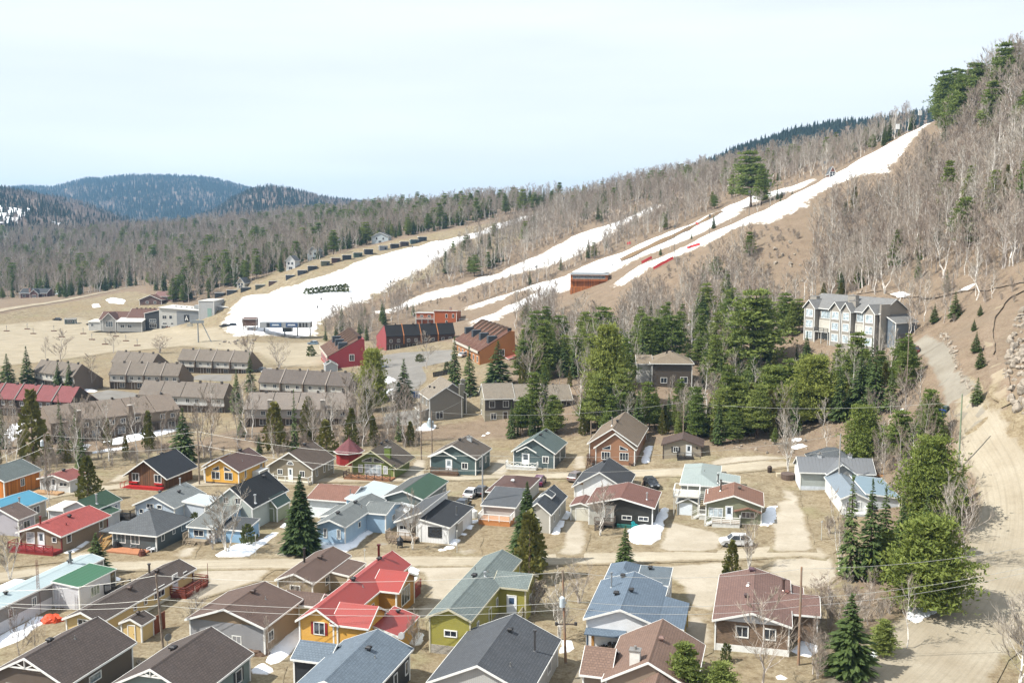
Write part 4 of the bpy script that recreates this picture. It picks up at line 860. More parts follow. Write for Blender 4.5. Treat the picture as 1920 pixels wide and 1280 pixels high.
b.block(YEL, BRN, oe=.2, og=.2); b.vent(b.W * .55, b.L * .5, sz=.35, col='3a302c'); b.box('lattice_panel', planks('7a3c22', .12), b.W + .02, b.L, -.4, b.W + .07, b.L + 2.1, 2.0); b.door('f', .5, .05, .8, 1.7, col='cdb27a', gl=None)
b = B('cottage', 'wide taupe house with brown roof and grey gable end', 'house', (358, 1211), frx=497, brx=560, ety=1158, apy=1140)
TAU = siding('8f7a60', .16); TRF = shingle('6b564c', .18, .45)
b.block(TAU, TRF, oe=.3, og=.5, found=.3); b.box('gable_cladding', siding('8f8f92', .2), .02, -.04, -.8, b.W - .02, -.005, b.H - .02); b.win('f', .63, 1.0, .95, .75, 2, fw=.1); b.win('r', .17, 1.2, .95, .95, 2); b.win('f', .3, 1.6, 1.2, .6, 2)
b.vent(b.W * .55, b.L * .62, sz=.5, col='4a3b34'); b.pipe(b.W * .72, b.L * .62, h=.3)
b.block(siding('b3a06c', .14), TRF, b.W * .75, b.L + .02, b.W + 2.2, b.L + 3.4, b.H - .5, .8, 'gx', og=.15, oe=.15); b.win('f', .8, 1.0, .7, .9, 1, k=1)
b = B('trailer_home', 'brown-roofed trailer behind the taupe house near the sand road', 'trailer', None, loc=G_(-28.4, 118.9), W=4.6, L=10.3, H=2.5, R=.9)
b.block(siding('9a8b72', .16), TRF, oe=.3); b.vent(2.7, 6.0, sz=.55, col='4a3b34'); b.pipe(1.0, 5.0, h=1.7, r=.14, col='4b4542', cap=True); b.block(siding('9a8b72'), TRF, 4.65, 4.5, 7.2, 9.4, 2.0, .35, 'sr', og=.1, oe=.2); b.win('r', .4, 1, 1.3, .9, 2); b.win('f', .5, 1, 1.2, .9, k=0)
# yellow house with red roofs
b = B('cottage', 'golden yellow house with bright red metal roofs and red shutters', 'house', (563, 1216), frx=634, ety=1160, apy=1141, L=19.5, rot=16.5)
GOL = siding('d8a444', .2); RED = metalroof('a5352c', .3, .5); RS = plain('8e1f1f', .5); W, L, H, R = b.W, b.L, b.H, b.R
b.block(GOL, RED, oe=.3, og=.4, found=.95, fm=plain('cfcfcb', .7)); b.win('f', .52, 1.95, 1.15, 1.25, 2, shutter=RS)
b.block(GOL, RED, W - .5, .05, W + 3.4, 4.6, H, R * .95, 'gx', oe=.3, og=.3, found=.9, fm=plain('cfcfcb', .7))
b.block(siding('a9782f', .2), RED, W - .5, 10.6, W + 2.2, 16.0, H, R * .95, 'gx', oe=.3, og=.5); b.win('r', .5, 1.0, 2.4, 1.9, 3, k=2, gl='2a2a26')
b.block(GOL, RED, W + 3.45, 1.6, W + 6.2, 7.2, 2.0, .75, 'sr', oe=.2, og=.15); b.vent(W + 4.3, 6.2, k=3, sz=.4)
b.vent(W * .5, L * .44, sz=.5); b.vent(W * .45, L * .84, sz=.5); b.pipe(W * .4, L * .86, h=1.8, r=.15, col='6a2c26', cap=True); b.pipe(W * .75, L * .45, h=.25)
b.deck(W + .05, 16.2, W + 1.8, L - .3, .9, plain('7a2f26', .6), sides='fr'); b.win('r', .9, 1.3, .9, 1.0, 2); b.win('r', .45, 1.3, .8, .9, 1)
# olive trailer (the one in the centre)
b = B('trailer_home', 'olive green trailer with grey ribbed shingle roof in the centre foreground', 'trailer', (806, 1222), frx=882, ety=1154, apy=1141, L=19.8)
OLI = siding('969040', .2); OLR = shingle('74807e', .22, .55); W, L, H, R = b.W, b.L, b.H, b.R
b.block(OLI, OLR, oe=.25, og=.35, found=.95, fm=brickwork('9b978e'), trim=plain('b9b39c', .6)); b.win('f', .52, 2.05, 1.25, .55, 2, fw=.12); b.win('r', .13, 1.9, .6, .9, 2); b.win('r', .5, 1.9, .5, .9, 1); b.door('r', .36, .6, .8, 2.0, col='7d7832', gl=None)
b.block(OLI, OLR, W - .4, 10.6, W + 3.2, 14.9, H, R * .9, 'gx', oe=.3, og=.35, trim=plain('b9b39c', .6)); b.door('f', .55, .9, 1.0, 2.1, k=1, col='dfe3e8', gl='22344a', gh=(.55, .9)); b.win('r', .5, 1.5, .7, 1.0, 2, k=1)
b.deck(W + .05, 8.4, W + 2.9, 10.55, .85, plain('8b8577', .8), sides='r', steps=('f', W + 2.1), infill='plank', skirt=False); b.vent(W * .38, L * .52, sz=.55); b.pipe(W * .62, L * .55, h=.35, r=.1, col='b9bbbd', cap=True); b.pipe(W * .6, L * .62, h=.2); b.pipe(W * .15, L * .7, h=.4)
# blue house with car port and wood shelter
b = B('cottage', 'white bungalow under a broad blue shingle roof with car port', 'house', (1100, 1213), frx=1226, ety=1158, apy=1142, L=11.6, rot=14)
BL2 = shingle('66788a', .17, .5); W, L, H, R = b.W, b.L, b.H, b.R; WSD = siding('e2e4e6', .18)
b.block(WSD, BL2, oe=.35, og=.35); b.vent(W * .34, L * .42, sz=.55); b.vent(W * .56, L * .48, sz=.5); b.vent(W * .33, L * .93, sz=.5); b.pipe(W * .2, L * .7, h=1.6, r=.09, col='9fa3a6', cap=True)
b.block(WSD, BL2, .2, L + .02, W * .55, L + 6.5, H, R * .8, 'hip', oe=.3); b.block(WSD, shingle('66727b', .18, .4), W * .55 + .02, L + .02, W + .3, L + 5.0, H + .1, .4, 'sf', oe=.2, og=.15); b.vent(W * .7, L + 4.0, k=2, sz=.5); b.win('r', .3, 1, 1, 1, k=2, gl='15181c'); b.win('r', .7, 1, 1, 1, k=2, gl='15181c')
M = MB(); x0, x1, y0, y1 = W + .36, W + 2.9, .2, 8.2; M.hexa([(x0, y0, H + .02), (x1 + .2, y0, H - .55), (x1 + .2, y1, H - .55), (x0, y1, H + .02)], [(x0, y0, H + .16), (x1 + .2, y0, H - .41), (x1 + .2, y1, H - .41), (x0, y1, H + .16)]); cr = M.build('carport_roof', BL2, b.e)
M = MB(); [M.box(x1 - .06, y - .07, -.8, x1 + .08, y + .07, H - .5) for y in (.35, 4.2, 8.0)]; M.build('carport_posts', plain('b79a45', .6), b.e)
M = MB(); M.beam((x0, y0 - .03, H + .09), (x1 + .2, y0 - .03, H - .48), .05, .2); M.build('fascia', WHT(), cr)
b2 = B('wood_shelter', 'open blue firewood shelter leaning on the white bungalow', 'shelter', (1099, 1220), frx=1168, ety=1189, L=2.2, rot=14)
M = MB(); w2, l2, h2 = b2.W, b2.L, b2.H
for x in (.08, w2 - .08):
    for y in (.1, l2): M.box(x - .07, y - .07, -.6, x + .07, y + .07, h2 + (.0 if y < 1 else .5))
M.beam((0, .08, h2), (w2, .08, h2), .1, .18); M.build('posts', plain('35506b', .6), b2.e)
M = MB(); M.hexa([(-.2, -.25, h2 + .05), (w2 + .2, -.25, h2 + .05), (w2 + .2, l2 + .1, h2 + .62), (-.2, l2 + .1, h2 + .62)], [(-.2, -.25, h2 + .17), (w2 + .2, -.25, h2 + .17), (w2 + .2, l2 + .1, h2 + .74), (-.2, l2 + .1, h2 + .74)]); M.build('roof', BL2, b2.e)
M = MB(); M.box(.1, l2 - .05, -.5, w2 - .1, l2, h2 + .3); M.build('back_panel', plain('8f969d', .6), b2.e); M = MB(); M.box(.4, .9, -.3, .7, 1.2, 1.6); M.build('plank_stack', plain('a77c45', .7), b2.e)
mw = Matrix.Translation(b2.P) @ Euler((0, 0, -math.radians(14))).to_matrix().to_4x4()
M = MB()
for i in range(110):
    x = 1.3 + random.random() * 2.9; h = .95 * (1 - ((x - 2.8) / 1.7) ** 2); z = random.random() * max(.1, h); M.tube([(x, .2 + random.random() * .3, z + .08), (x + random.uniform(-.1, .1), .75, z + .1)], [.08, .08], 6)
o = M.build('firewood', bark_mat('4a4038', '2c2622')); o.matrix_world = mw; tag(o, 'heap of dark split firewood inside the blue shelter', 'firewood', kind='stuff')
# brick bungalow
b = B('cottage', 'brown brick bungalow with white base and rust red shingle roof', 'house', (1340, 1217), frx=1478, ety=1159, apy=1147, L=13.4, rot=14.5)
BRK = brickwork('86705c', '5a4a3d'); RST = shingle('7d5f56', .15, .35); W, L, H, R = b.W, b.L, b.H, b.R
b.block(BRK, RST, oe=.3, og=.6, found=.75, fm=plain('dcdcd8', .6)); b.win('f', .37, 1.75, 1.1, 1.05, 2, fw=.13); b.win('f', .74, 1.75, 1.1, 1.05, 2, fw=.13)
M = MB(); M.add([(0, -.02, H - .1), (W, -.02, H - .1), (W, -.02, H), (W / 2, -.02, H + R), (0, -.02, H)], [(0, 1, 2, 3, 4)]); M.add([(0, -.035, H - .1), (W, -.035, H - .1), (W, -.035, H), (W / 2, -.035, H + R), (0, -.035, H)], [(4, 3, 2, 1, 0)]); M.build('gable_panel', siding('c9ccd0', .25), b.e)
b.block(BRK, RST, W - 2.2, 4.2, W + 3.0, 9.6, H - .1, R * .75, 'gx', oe=.5, og=.3); b.vent(W * .45, L * .97, sz=.6, col='5d4650'); b.pipe(W * .42, L * .62, h=.3, r=.14, col='d5c9c4'); b.vent(W * .4, L * .33, sz=.4, col='4a3b3b'); b.pipe(W * .93, L * .72, h=1.2, r=.15, col='6d5a55', cap=True); b.vent(W * .98, 7.6, k=1, sz=.4, col='6b4038')
b.block(siding('6b4a3d', .2), RST, W + .0, L * .8, W + 1.6, L, H - .6, .3, 'sr', oe=.15, og=.1); b.win('r', .8, 1.2, 1, 1, k=0)
# ------------------------------------------------------------------ second row
b = B('cottage', 'pale lilac cottage with worn brown roof cut by the left edge', 'house', (-30, 1000), frx=36, brx=64, H=2.7, R=1.3)
b.block(siding('a9a6ae', .16), shingle('6e5d55', .18, .4)); b.win('r', .5, 1, 1.2, 1); b.pipe(b.W * .6, b.L * .5, h=.5)
b = B('cottage', 'beige cottage with turquoise metal roof at the left edge', 'house', (-45, 985), frx=22, brx=85, H=2.7, R=1.0)
b.block(siding('a59c8e', .16), metalroof('2f8fb0', .35, .4), oe=.3); b.win('r', .72, 1.0, 1.3, 1.05, 2, gl='2e2f35'); b.pipe(b.W * .9, b.L * .35, h=1.0, r=.13, col='a3a6a8', cap=True); b.win('r', .3, 1, 1, 1)
b = B('cottage', 'tan cottage with red roof and dark red front deck', 'house', (40, 1028), frx=116.5, brx=201, ety=996, apy=985)
W, L, H, R = b.W, b.L, b.H, b.R; b.block(siding('85725c', .16), shingle('a84842', .15, .25, .12), oe=.4, og=.5, corner=plain('6a2a26', .6)); DR = plain('7d1f22', .6)
b.win('f', .25, 1.0, 1.2, 1.5, 1, rows=2, gl='8a8f92'); b.door('f', .51, .55); b.win('f', .83, 1.45, .6, .6, 1); b.win('r', .15, 1.1, .8, 1.1, 1); b.win('r', .85, 1.1, .7, 1.1, 1); b.pipe(W * .42, L * .07, h=1.0, r=.12, col='7a3a33', cap=True); b.vent(W * .62, L * .5, sz=.45); b.pipe(W * .8, L * .28, h=.3, col='6b2b2b')
b.deck(-.5, -1.9, W + .05, -.03, .55, DR, sides='fl', infill='x')
b = B('cottage', 'charcoal cottage with pyramid grey roof and wooden steps', 'house', (192, 1024), frx=294, brx=357, ety=994, R=2.3, L=None)
W, L, H = b.W, b.L, b.H; b.block(siding('454e50', .3, True), shingle('5e6266', .17, .45), 1.7, 0, W, L, H, .01, 'flat', oe=.0, og=.0, th=.03, corner=False); b.blk.clear()
b.block(siding('454e50', .3, True), shingle('5e6266', .17, .45), 1.75, .05, W - .05, L - .05, H, 2.3, 'hip', oe=.4, ridge=1.0)
M = MB(); M.add([(-.2, -.45, H - .08), (1.4, -.45, H - .08), (1.4, 5, H - .08), (-.2, 5, H - .08), (-.2, -.45, H + .02), (1.4, -.45, H + .1), (1.4, 5, H + .1), (-.2, 5, H + .02)], [(0, 3, 2, 1), (4, 5, 6, 7), (0, 1, 5, 4), (3, 0, 4, 7), (2, 3, 7, 6)]); M.build('porch_roof', shingle('5e6266', .17, .45), b.e); M = MB(); M.cyl(0, -.3, -.8, H, .07, .07, 6); M.cyl(0, 4.5, -.8, H, .07, .07, 6); M.build('porch_posts', plain('6b4a36', .7), b.e)
b.win('f', .2, .9, 1.25, 1.5, 2, gl='8e979b'); b.win('f', .52, .9, 1.25, 1.5, 2, gl='8e979b'); b.win('r', .18, 1.2, .6, 1.1, 1); b.win('r', .5, 1.4, .5, .8, 1); b.win('r', .8, 1.2, 1.1, .9, 2); b.pipe(W * .62, L * .45, h=.5); b.vent(W * .5, L * .62, sz=.5)
b.deck(-.1, .2, 1.7, 4.4, 1.1, plain('a07c46', .7), sides='', steps=('f', .8), skirt=False); b.deck(2.2, -2.2, W - .8, -.1, .25, plain('a8714f', .75), sides='', skirt=True)
b = B('cottage', 'white cottage with dark green roof behind the red-roofed cottage', 'house', (121, 985), frx=176, brx=224, H=2.8, R=1.2)
b.block(siding('c4c6c8', .16), shingle('35533f', .16, .3), oe=.3); b.win('r', .8, 1.0, 1.2, 1.2, 2); b.pipe(b.W * .85, b.L * .3, h=1.3, r=.12, col='b5b7b9', cap=True); b.block(siding('c4c6c8', .16), WHT(), -3.2, .5, .0, 4.2, 2.2, .2, 'sf', og=.1); b.block(siding('c4c6c8'), shingle('35533f', .16, .3), b.W + .02, .8, b.W + 1.8, 3.6, 2.0, .4, 'sr', og=.1)
b.deck(b.W + .1, b.L * .75, b.W + 3, b.L + .4, .7, plain('3b3632', .7), sides='fr')
b = B('cottage', 'pale blue-white cottage with light grey roof behind the charcoal cottage', 'house', (255, 972), frx=328, brx=382, ety=945, apy=930, L=None)
W, L, H, R = b.W, b.L, b.H, b.R; LG = shingle('7d8384', .17, .35); b.block(siding('aebccb', .2), LG, oe=.3, og=.4); b.win('f', .38, H - .35, 1.1, .6, 2); b.win('f', .62, H - .35, .7, .5, 1); b.pipe(W * .5, L * .85, h=.9, r=.1, col='c3c5c7', cap=True); b.vent(W * .7, L * .55, sz=.45); b.vent(W * .4, L * .3, sz=.45)
b.block(siding('bfc8d2', .2), metalroof('b9c3c8', .5), W + .02, L * .3, W + 3.8, L * .85, 2.2, .35, 'sr', og=.15); b.win('f', .15, 1.0, .6, .6, 1)
b = B('cottage', 'tall grey-white cottage with steep black roof and blue porch annex', 'house', (398, 988), frx=474, ety=944, apy=915, L=10.5)
W, L, H, R = b.W, b.L, b.H, b.R; BK = shingle('2a2d31', .16, .3); b.block(siding('a9b0a9', .16), BK, oe=.35, og=.35); b.win('f', .36, H + .35, .75, .8, 2); b.win('f', .66, H + .35, .75, .8, 2); b.vent(W * .6, L * .82, sz=.5); b.pipe(W * .97, L * .12, h=1.1, r=.13, col='c9cbcd', cap=True)
SK = siding('8fadc6', .18); b.block(SK, shingle('767a78', .17, .3), W * .12, -7.4, W * .72, -.02, 2.35, 1.1, 'sf', oe=.3, og=.2); b.win('f', .4, 1.1, 1.5, .8, 2, k=1); b.door('f', .85, .75, .8, 1.95, k=1, gl='3c434a')
b.block(siding('86abc9', .2), shingle('4c5054', .17, .3), W * .72 + .02, -6.2, W + 2.4, -2.4, 2.0, .6, 'sf', oe=.2, og=.2); b.deck(W * .1, -8.6, W * .6, -7.45, .7, plain('8d7f6b', .8), sides='l', steps=('f', W * .3), sw=1.4)
b = B('garden_shed', 'sage green shed with dark green metal roof behind the blue annex', 'shed', (494, 976), frx=520, brx=542, ety=948, apy=934)
b.block(siding('8b9275', .2), metalroof('21473a', .4), oe=.2, og=.25); b.door('f', .5, .05, 1.2, 2, col='7f866b', gl=None)
b = B('cottage', 'white and pale blue house with rusty brown roof and white side roof', 'house', (580, 968), frx=653, L=8.4, H=3.0, R=1.1)
W, L = b.W, b.L; b.block(siding('e0e8ec', .3), shingle('8c6252', .16, .3), kind='gx', oe=.5, og=.3); b.win('f', .85, 1.0, .9, .9, 1); b.block(siding('9fc0d6', .2), metalroof('b7c7cd', .5), W + .02, -.6, W + 4.4, L + 1.8, 2.9, .6, 'sr', oe=.3, og=.2); b.pipe(W * .95, L * .2, h=.9, r=.08); b.block(siding('aac3d1', .2), metalroof('b4c3c6', .5), W + 4.45, -1.2, W + 8.0, 3.4, 2.0, .3, 'sr', og=.1)
b.deck(W + 4.45, 4.2, W + 6.2, L + 1.2, .7, plain('4b4540', .7), sides='fr')
b = B('trailer_home', 'light blue trailer with grey shingle roof and two narrow front windows', 'trailer', (595, 1020), frx=647.5, ety=982, apy=974, L=14.0)
LB = siding('98b4cb', .2); GR = shingle('737979', .17, .4); W, L, H, R = b.W, b.L, b.H, b.R; b.block(LB, GR, oe=.3, og=.5, found=.45, fm=plain('b5c4d2', .7)); b.win('f', .3, 1.15, .42, 1.25, 1, gl='6f7275'); b.win('f', .78, 1.15, .42, 1.25, 1, gl='6f7275'); b.vent(W * .48, L * .18, sz=.5); b.vent(W * .5, L * .6, sz=.5); b.pipe(W * .8, L * .55, h=.6)
b.block(LB, GR, W - .5, 7.6, W + 3.0, 13.6, H - .1, R * .9, 'gx', oe=.3, og=.3); b.win('r', .35, 1.5, .7, .7, 1); b.win('r', .5, 1.2, .9, .7, 2, k=1); b.block(siding('9db3c2', .2), GR, -2.6, 6.5, .0, 12.5, 2.0, .6, 'sl', og=.2)
b = B('cottage', 'grey cottage with half grey half green shingle roof', 'house', (722, 965), frx=791, ety=930, apy=920, L=11.5)
W, L, H, R = b.W, b.L, b.H, b.R; b.block(siding('66706f', .16), shingle('5c5f5e', .16, .3), oe=.35, og=.3)
M = MB(); sl = R / (W / 2); M.add([(W / 2 + .02, -.3, H + R + .165), (W + .36, -.3, H - sl * .36 + .165), (W + .36, L + .3, H - sl * .36 + .165), (W / 2 + .02, L + .3, H + R + .165)], [(0, 1, 2, 3)]); M.build('green_shingles', shingle('3d5d4a', .16, .3), b.e); b.win('r', .9, 1.2, .9, .8, 2)
b = B('cottage', 'white flat-walled cottage with two black sloping roofs', 'house', (746, 1010), frx=790, L=11.6, H=3.2, R=1.5)
W, L = b.W, b.L; WW = siding('dcdcdb', .4, True); b.block(WW, shingle('55585c', .16, .3), kind='sl', H=2.7, R=1.5, oe=.4, og=.5); b.win('f', .25, 1.55, 1.1, .5, 2); b.door('f', .65, .6, 1.0, 2.0, col='3a332d', gl='2a2522')
b.block(WW, shingle('33363b', .16, .35), W + .02, -.4, W + 4.3, L - 1.2, 2.45, .85, 'sr', oe=.3, og=.2); b.win('f', .52, .95, 1.9, 1.35, 2, k=1, rows=3, fm=plain('2c2d2f', .5)); b.block(siding('a8a49c', .2), shingle('3c3f44', .16, .3), W + 4.32, 2.8, W + 4.6, 5.2, 2.2, .1, 'sr', oe=.1, og=.1, corner=False)
b.block(siding('d5d6d6', .2), metalroof('c9cfd1', .5), -3.0, 6.0, -.05, 9.5, 2.1, .4, 'sr', og=.1); b.deck(-1.2, -1.6, W * .9, -.05, .6, plain('8d7d6b', .8), sides='fl', steps=('f', .2), skirt=False); b.pipe(W + 3.6, 5.2, k=1, h=1.3, r=.09, col='77797b')
b = B('cottage', 'white cottage with sagging brown hipped roof left of the tall spruce', 'house', (900, 962), frx=966, L=15.0, H=2.5, R=.9)
W, L = b.W, b.L; b.block(siding('b5b5ae', .16), shingle('604741', .16, .3), y0=4.5, kind='hip', oe=.4, ridge=4.0); b.win('f', .35, 1.0, 1.3, .75, 2, k=0); b.vent(W * .55, 8.0, sz=.5, col='d8d8d6'); b.block(siding('a9aaa8', .2), shingle('5a5e63', .17, .3), 1.5, -3.2, W + .8, 4.4, 2.3, .9, 'sf', oe=.3, og=.3); b.deck(1.6, -6.0, W + .8, -3.25, .8, plain('b67a48', .7), rail=WHT(), sides='flr', infill='bal')
M = MB(); M.cyl(.4, 1.5, -.3, 1.1, .55, .55, 14); M.cyl(.4, 1.5, 1.1, 1.35, .5, .15, 14); o = M.build('propane_tank', plain('d7d8d6', .4)); o.matrix_world = Matrix.Translation(b.P) @ Euler((0, 0, -math.radians(15.5))).to_matrix().to_4x4() @ Matrix.Translation((-.6, -4, 0)); tag(o, 'white upright propane tank beside the brown hipped cottage', 'tank')
b = B('cottage', 'pale cottage with slate dormer roof right of the tall spruce', 'house', (985, 996), frx=1031, brx=1060, H=3.0, R=1.5, L=None)
W, L, H, R = b.W, b.L, b.H, b.R; DS = shingle('4c5258', .17, .4); b.block(siding('aaa69c', .2, True), DS, oe=.3, og=.3); b.win('r', .25, 1.1, .6, 1.1, 1); b.win('r', .6, 1.1, .6, 1.1, 1); b.block(siding('8fa0a8', .2), DS, W * .3, L * .45, W * .75, L * .62, H + 1.2, .5, 'gy', z0=H, oe=.2, og=.3); b.win('f', .5, H + .5, .8, .6, 2, k=1); b.win('f', .4, 1.1, 1.1, 1.1)
b = B('cottage', 'large white gabled garage house with charcoal roof by the upper lane', 'house', (1077, 931), frx=1172, ety=910, apy=885, brx=1187, L=None, rot=14)
W, L, H, R = b.W, b.L, b.H, b.R; b.block(siding('e0e2e4', .2), shingle('46484c', .17, .3), oe=.4, og=.4); b.vent(W * .45, L * .75, sz=.5); b.door('f', .1, .05, 1.0, 2, gl=None); b.win('f', .12, 2.2, .9, .3, 1, gl='8f6e4f'); b.deck(W + .1, L * .4, W + 2, L, .3, plain('5a4433', .8), sides='r', infill='plank')
b = B('cottage', 'black-walled cottage with brown shingle roof and grey steps', 'house', (1104, 983), frx=1223, ety=943, apy=933, brx=1234, L=8.8, rot=14)
W, L, H, R = b.W, b.L, b.H, b.R; BR2 = shingle('7c5449', .16, .35); b.block(siding('23231f', .14), BR2, oe=.4, og=.5); b.box('porch_wall', siding('b0afa6', .16), .02, -.04, -.6, W * .40, -.005, H - .1); b.win('f', .60, 1.25, 1.35, .5, 2); b.win('f', .86, 1.25, 1.35, .5, 2); b.door('f', .3, .75, col='3b3632', gl='55595c'); b.pipe(W * .88, L * .3, h=.9, r=.1, col='b9bbbd', cap=True)
b.deck(W * .12, -1.5, W * .42, -.06, .75, plain('5b5149', .8), sides='fr', steps=('f', W * .2), skirt=False); b.block(siding('b9b6a6', .2), BR2, -3.1, 1.6, -.05, 6.2, 2.3, .5, 'gy', oe=.15, og=.2); b.door('f', .6, .02, 2.0, 1.95, k=1, col='c9c6b8', gl=None)
M = MB(); M.box(W * .45, -.5, .02, W, -.08, .5); M.build('planter', plain('23605a', .7), b.e)
b = B('cottage', 'long low cottage with weathered pale grey hipped roof', 'house', (1277, 935), frx=1345, L=14.5, H=2.5, R=1.0, rot=13)
W, L = b.W, b.L; WR = metalroof('98a5a2', .45, .6); b.block(siding('a9ada6', .16), WR, kind='hip', oe=.3, ridge=8.0); b.pipe(W * .6, L * .4, h=.4); b.pipe(W * 1.0, L * .12, h=1.3, r=.12, col='5d5b58', cap=True); b.win('r', .5, 1, 1.2, .9); b.block(siding('a9ada6', .16), WR, W + .02, 3.5, W + 3.2, 8.5, 2.2, .4, 'sr', og=.2)
b = B('deck_tower', 'raised deck with white railings and stairs above a small white-doored shed', 'deck', (1262, 966), frx=1310, L=4.0, H=3.2, rot=13)
W, L = b.W, b.L; b.deck(0, 0, W, L, 3.1, plain('b9b5ab', .7), rail=WHT(), sides='flbr', infill='none', skirt=False, rh=1.05)
M = MB()
for i in range(13): M.box(W + .05, .3 + i * .24 - 1.0, 3.0 - (12 - i) * .235, W + 1.25, .56 + i * .24 - 1.0, 3.05 - (12 - i) * .235)
M.beam((W + .05, -.8, .1), (W + .05, 2.3, 3.0), .06, .25); M.beam((W + 1.25, -.8, .1), (W + 1.25, 2.3, 3.0), .06, .25); M.build('stairs', plain('3d3a38', .7), b.e)
for x in (W + .05, W + 1.25): M = MB(); M.beam((x, -.8, 1.1), (x, 2.3, 4.0), .09, .09); [M.beam((x, -.8 + 3.1 * t, .1 + 2.9 * t), (x, -.8 + 3.1 * t, 1.1 + 2.9 * t), .07) for t in (0, .33, .66, 1)]; M.build('stair_rail', WHT(), b.e)
b.deck(W + .1, -1.6, W + 2.6, -.2, .7, plain('c9c9c5', .6), rail=WHT(), sides='f', steps=('l', -.9), sw=1.0)
b = B('garden_shed', 'little grey gabled shed with white double door under the raised deck', 'shed', (1266, 966), frx=1308, L=2.6, H=1.95, R=.75, rot=13)
b.block(siding('9a9a86', .14), metalroof('8a8f90', .4), oe=.25, og=.3, x0=.3, y0=.5, y1=3.4); b.door('f', .4, .05, 1.9, 1.85, col='d3dbe2', gl=None)
b = B('cottage', 'sage green cottage with rust brown shingle roof and white porch', 'house', (1323, 980), frx=1427, ety=942, apy=929, brx=1437, L=7.6, rot=13)
W, L, H, R = b.W, b.L, b.H, b.R; SG = siding('7f8269', .16); SR = shingle('8a6350', .16, .5); b.block(SG, SR, oe=.35, og=.4, found=.3, fm=plain('c9c6bd', .7)); b.win('f', .18, 1.1, 2.0, 1.3, 3, gl='8d979d'); b.door('f', .42, .75, col='d5dde6'); b.win('f', .76, 1.25, 1.8, .8, 3, gl='4a4448'); b.vent(W * .6, L * .62, sz=.55, col='5a5048'); b.pipe(W * .25, L * .6, h=1.6, r=.13, col='6b6862', cap=True)
M = MB(); M.hexa([(W * .5, -.75, 2.15), (W * .76, -.75, 2.75), (W * .76, 0, 2.75), (W * .5, 0, 2.15)], [(W * .5, -.75, 2.27), (W * .76, -.75, 2.87), (W * .76, 0, 2.87), (W * .5, 0, 2.27)]); M.hexa([(W * .76, -.75, 2.75), (W * 1.0, -.75, 2.15), (W * 1.0, 0, 2.15), (W * .76, 0, 2.75)], [(W * .76, -.75, 2.87), (W * 1.0, -.75, 2.27), (W * 1.0, 0, 2.27), (W * .76, 0, 2.87)]); M.build('bay_roof', SR, b.e)
b.deck(W * .12, -2.0, W * .62, -.06, .7, plain('c9c9c5', .6), rail=WHT(), sides='fr', infill='plank', steps=('l', -1.0), floor=plain('7d6b58', .8))
# grey complex on the right
b = B('cottage', 'grey metal-roofed house with white gable and ribbed front slope', 'house', (1500, 918), frx=1637, ety=883, L=6.0, R=1.7, rot=7)
W, L, H = b.W, b.L, b.H; GM = metalroof('74777b', .55, .4); GS = siding('a3aba8', .18); b.block(GS, GM, kind='gx', oe=.4, og=.3, found=.7, fm=plain('c3cbd3', .7)); b.box('side_cladding', WHT(), -.02, .05, -.6, -.005, L - .05, H)
RB = MB()
for i in range(int(W / .6) + 1): x = -.25 + i * .6; RB.beam((x, -.42, H - .17), (x, L / 2, H + b.R + .19), .05, .06)
RB.build('standing_seams', GM, b.e)['kind'] = 'stuff'
b.block(siding('8d8d8a', .2), GM, W * .36, -1.2, W * .74, 3.0, H, 1.6, 'gy', oe=.3, og=.3); b.block(GS, shingle('5d6266', .17, .3), W * .25, L + .02, W * .85, L + 6, H + .3, 1.9, 'hip', oe=.4, ridge=1.5); b.chimney(W * .3, L * .5, 0, .6, .5, .5, plain('b7babc', .5)); b.chimney(W * .72, L * .5, 0, .6, .5, .5, plain('b7babc', .5)); b.win('f', .9, 1.4, .8, .5, 1)
b.block(siding('d0d2d2', .2), metalroof('7f8d99', .5, .4), W * .33, -14.6, W * .66, -1.25, 2.6, .9, 'gy', oe=.25, og=.3); b.win('f', .45, .9, 2.0, 1.2, 3, k=3, gl='6d7073'); b.block(siding('c5ccd0', .2), metalroof('86a0b0', .5, .4), W * .66 + .02, -13.0, W * 1.08, -1.25, 2.5, .5, 'sr', oe=.2, og=.3)
b.deck(W * .33, -16.4, W * .62, -14.65, .6, plain('c6c8c8', .6), rail=WHT(), sides='flr'); b.box('plywood_roof', plain('b98a5d', .7), W + .6, 1.0, 2.5, W + 5.6, 5.2, 2.62); M = MB(); [M.box(x - .07, y - .07, -.6, x + .07, y + .07, 2.5) for x in (W + .8, W + 5.4) for y in (1.2, 5.0)]; M.build('plywood_roof_posts', plain('8d8378', .7), b.e); b.box('storage_wall', plain('8f9aa3', .6), W + .9, 4.7, -.4, W + 5.3, 4.8, 2.48)
# ------------------------------------------------------------------ back row along the upper lane
b = B('cottage', 'bright orange plank cottage with grey roof at the left edge', 'house', (-62, 928), frx=9, brx=74, H=3.0, R=1.6)
b.block(planks('c87a2c', .25), shingle('66706f', .17, .35), oe=.4); b.win('r', .5, 1.2, .8, 1.2, 2); b.vent(b.W * .5, b.L * .3, sz=.5)
b = B('cottage', 'small white cottage with faded pink-red roof and low front deck', 'house', (77, 920), frx=131.5, brx=160, ety=896, apy=890)
W, L = b.W, b.L; b.block(siding('c9c9c6', .16), shingle('8d4d45', .16, .3), oe=.35, og=.6); b.win('f', .22, 1.1, 1.6, .9, 3); b.door('f', .46, .4); b.win('f', .78, 1.2, 1.5, .6, 2); b.vent(W * .5, L * .55, sz=.5); b.deck(0, -2.4, W * .9, -.62, .45, plain('a4825d', .75), sides='', skirt=True)
b = B('cottage', 'weathered brown plank cottage with black roof and red deck', 'house', (242, 913), frx=309, brx=360, ety=886, apy=863)
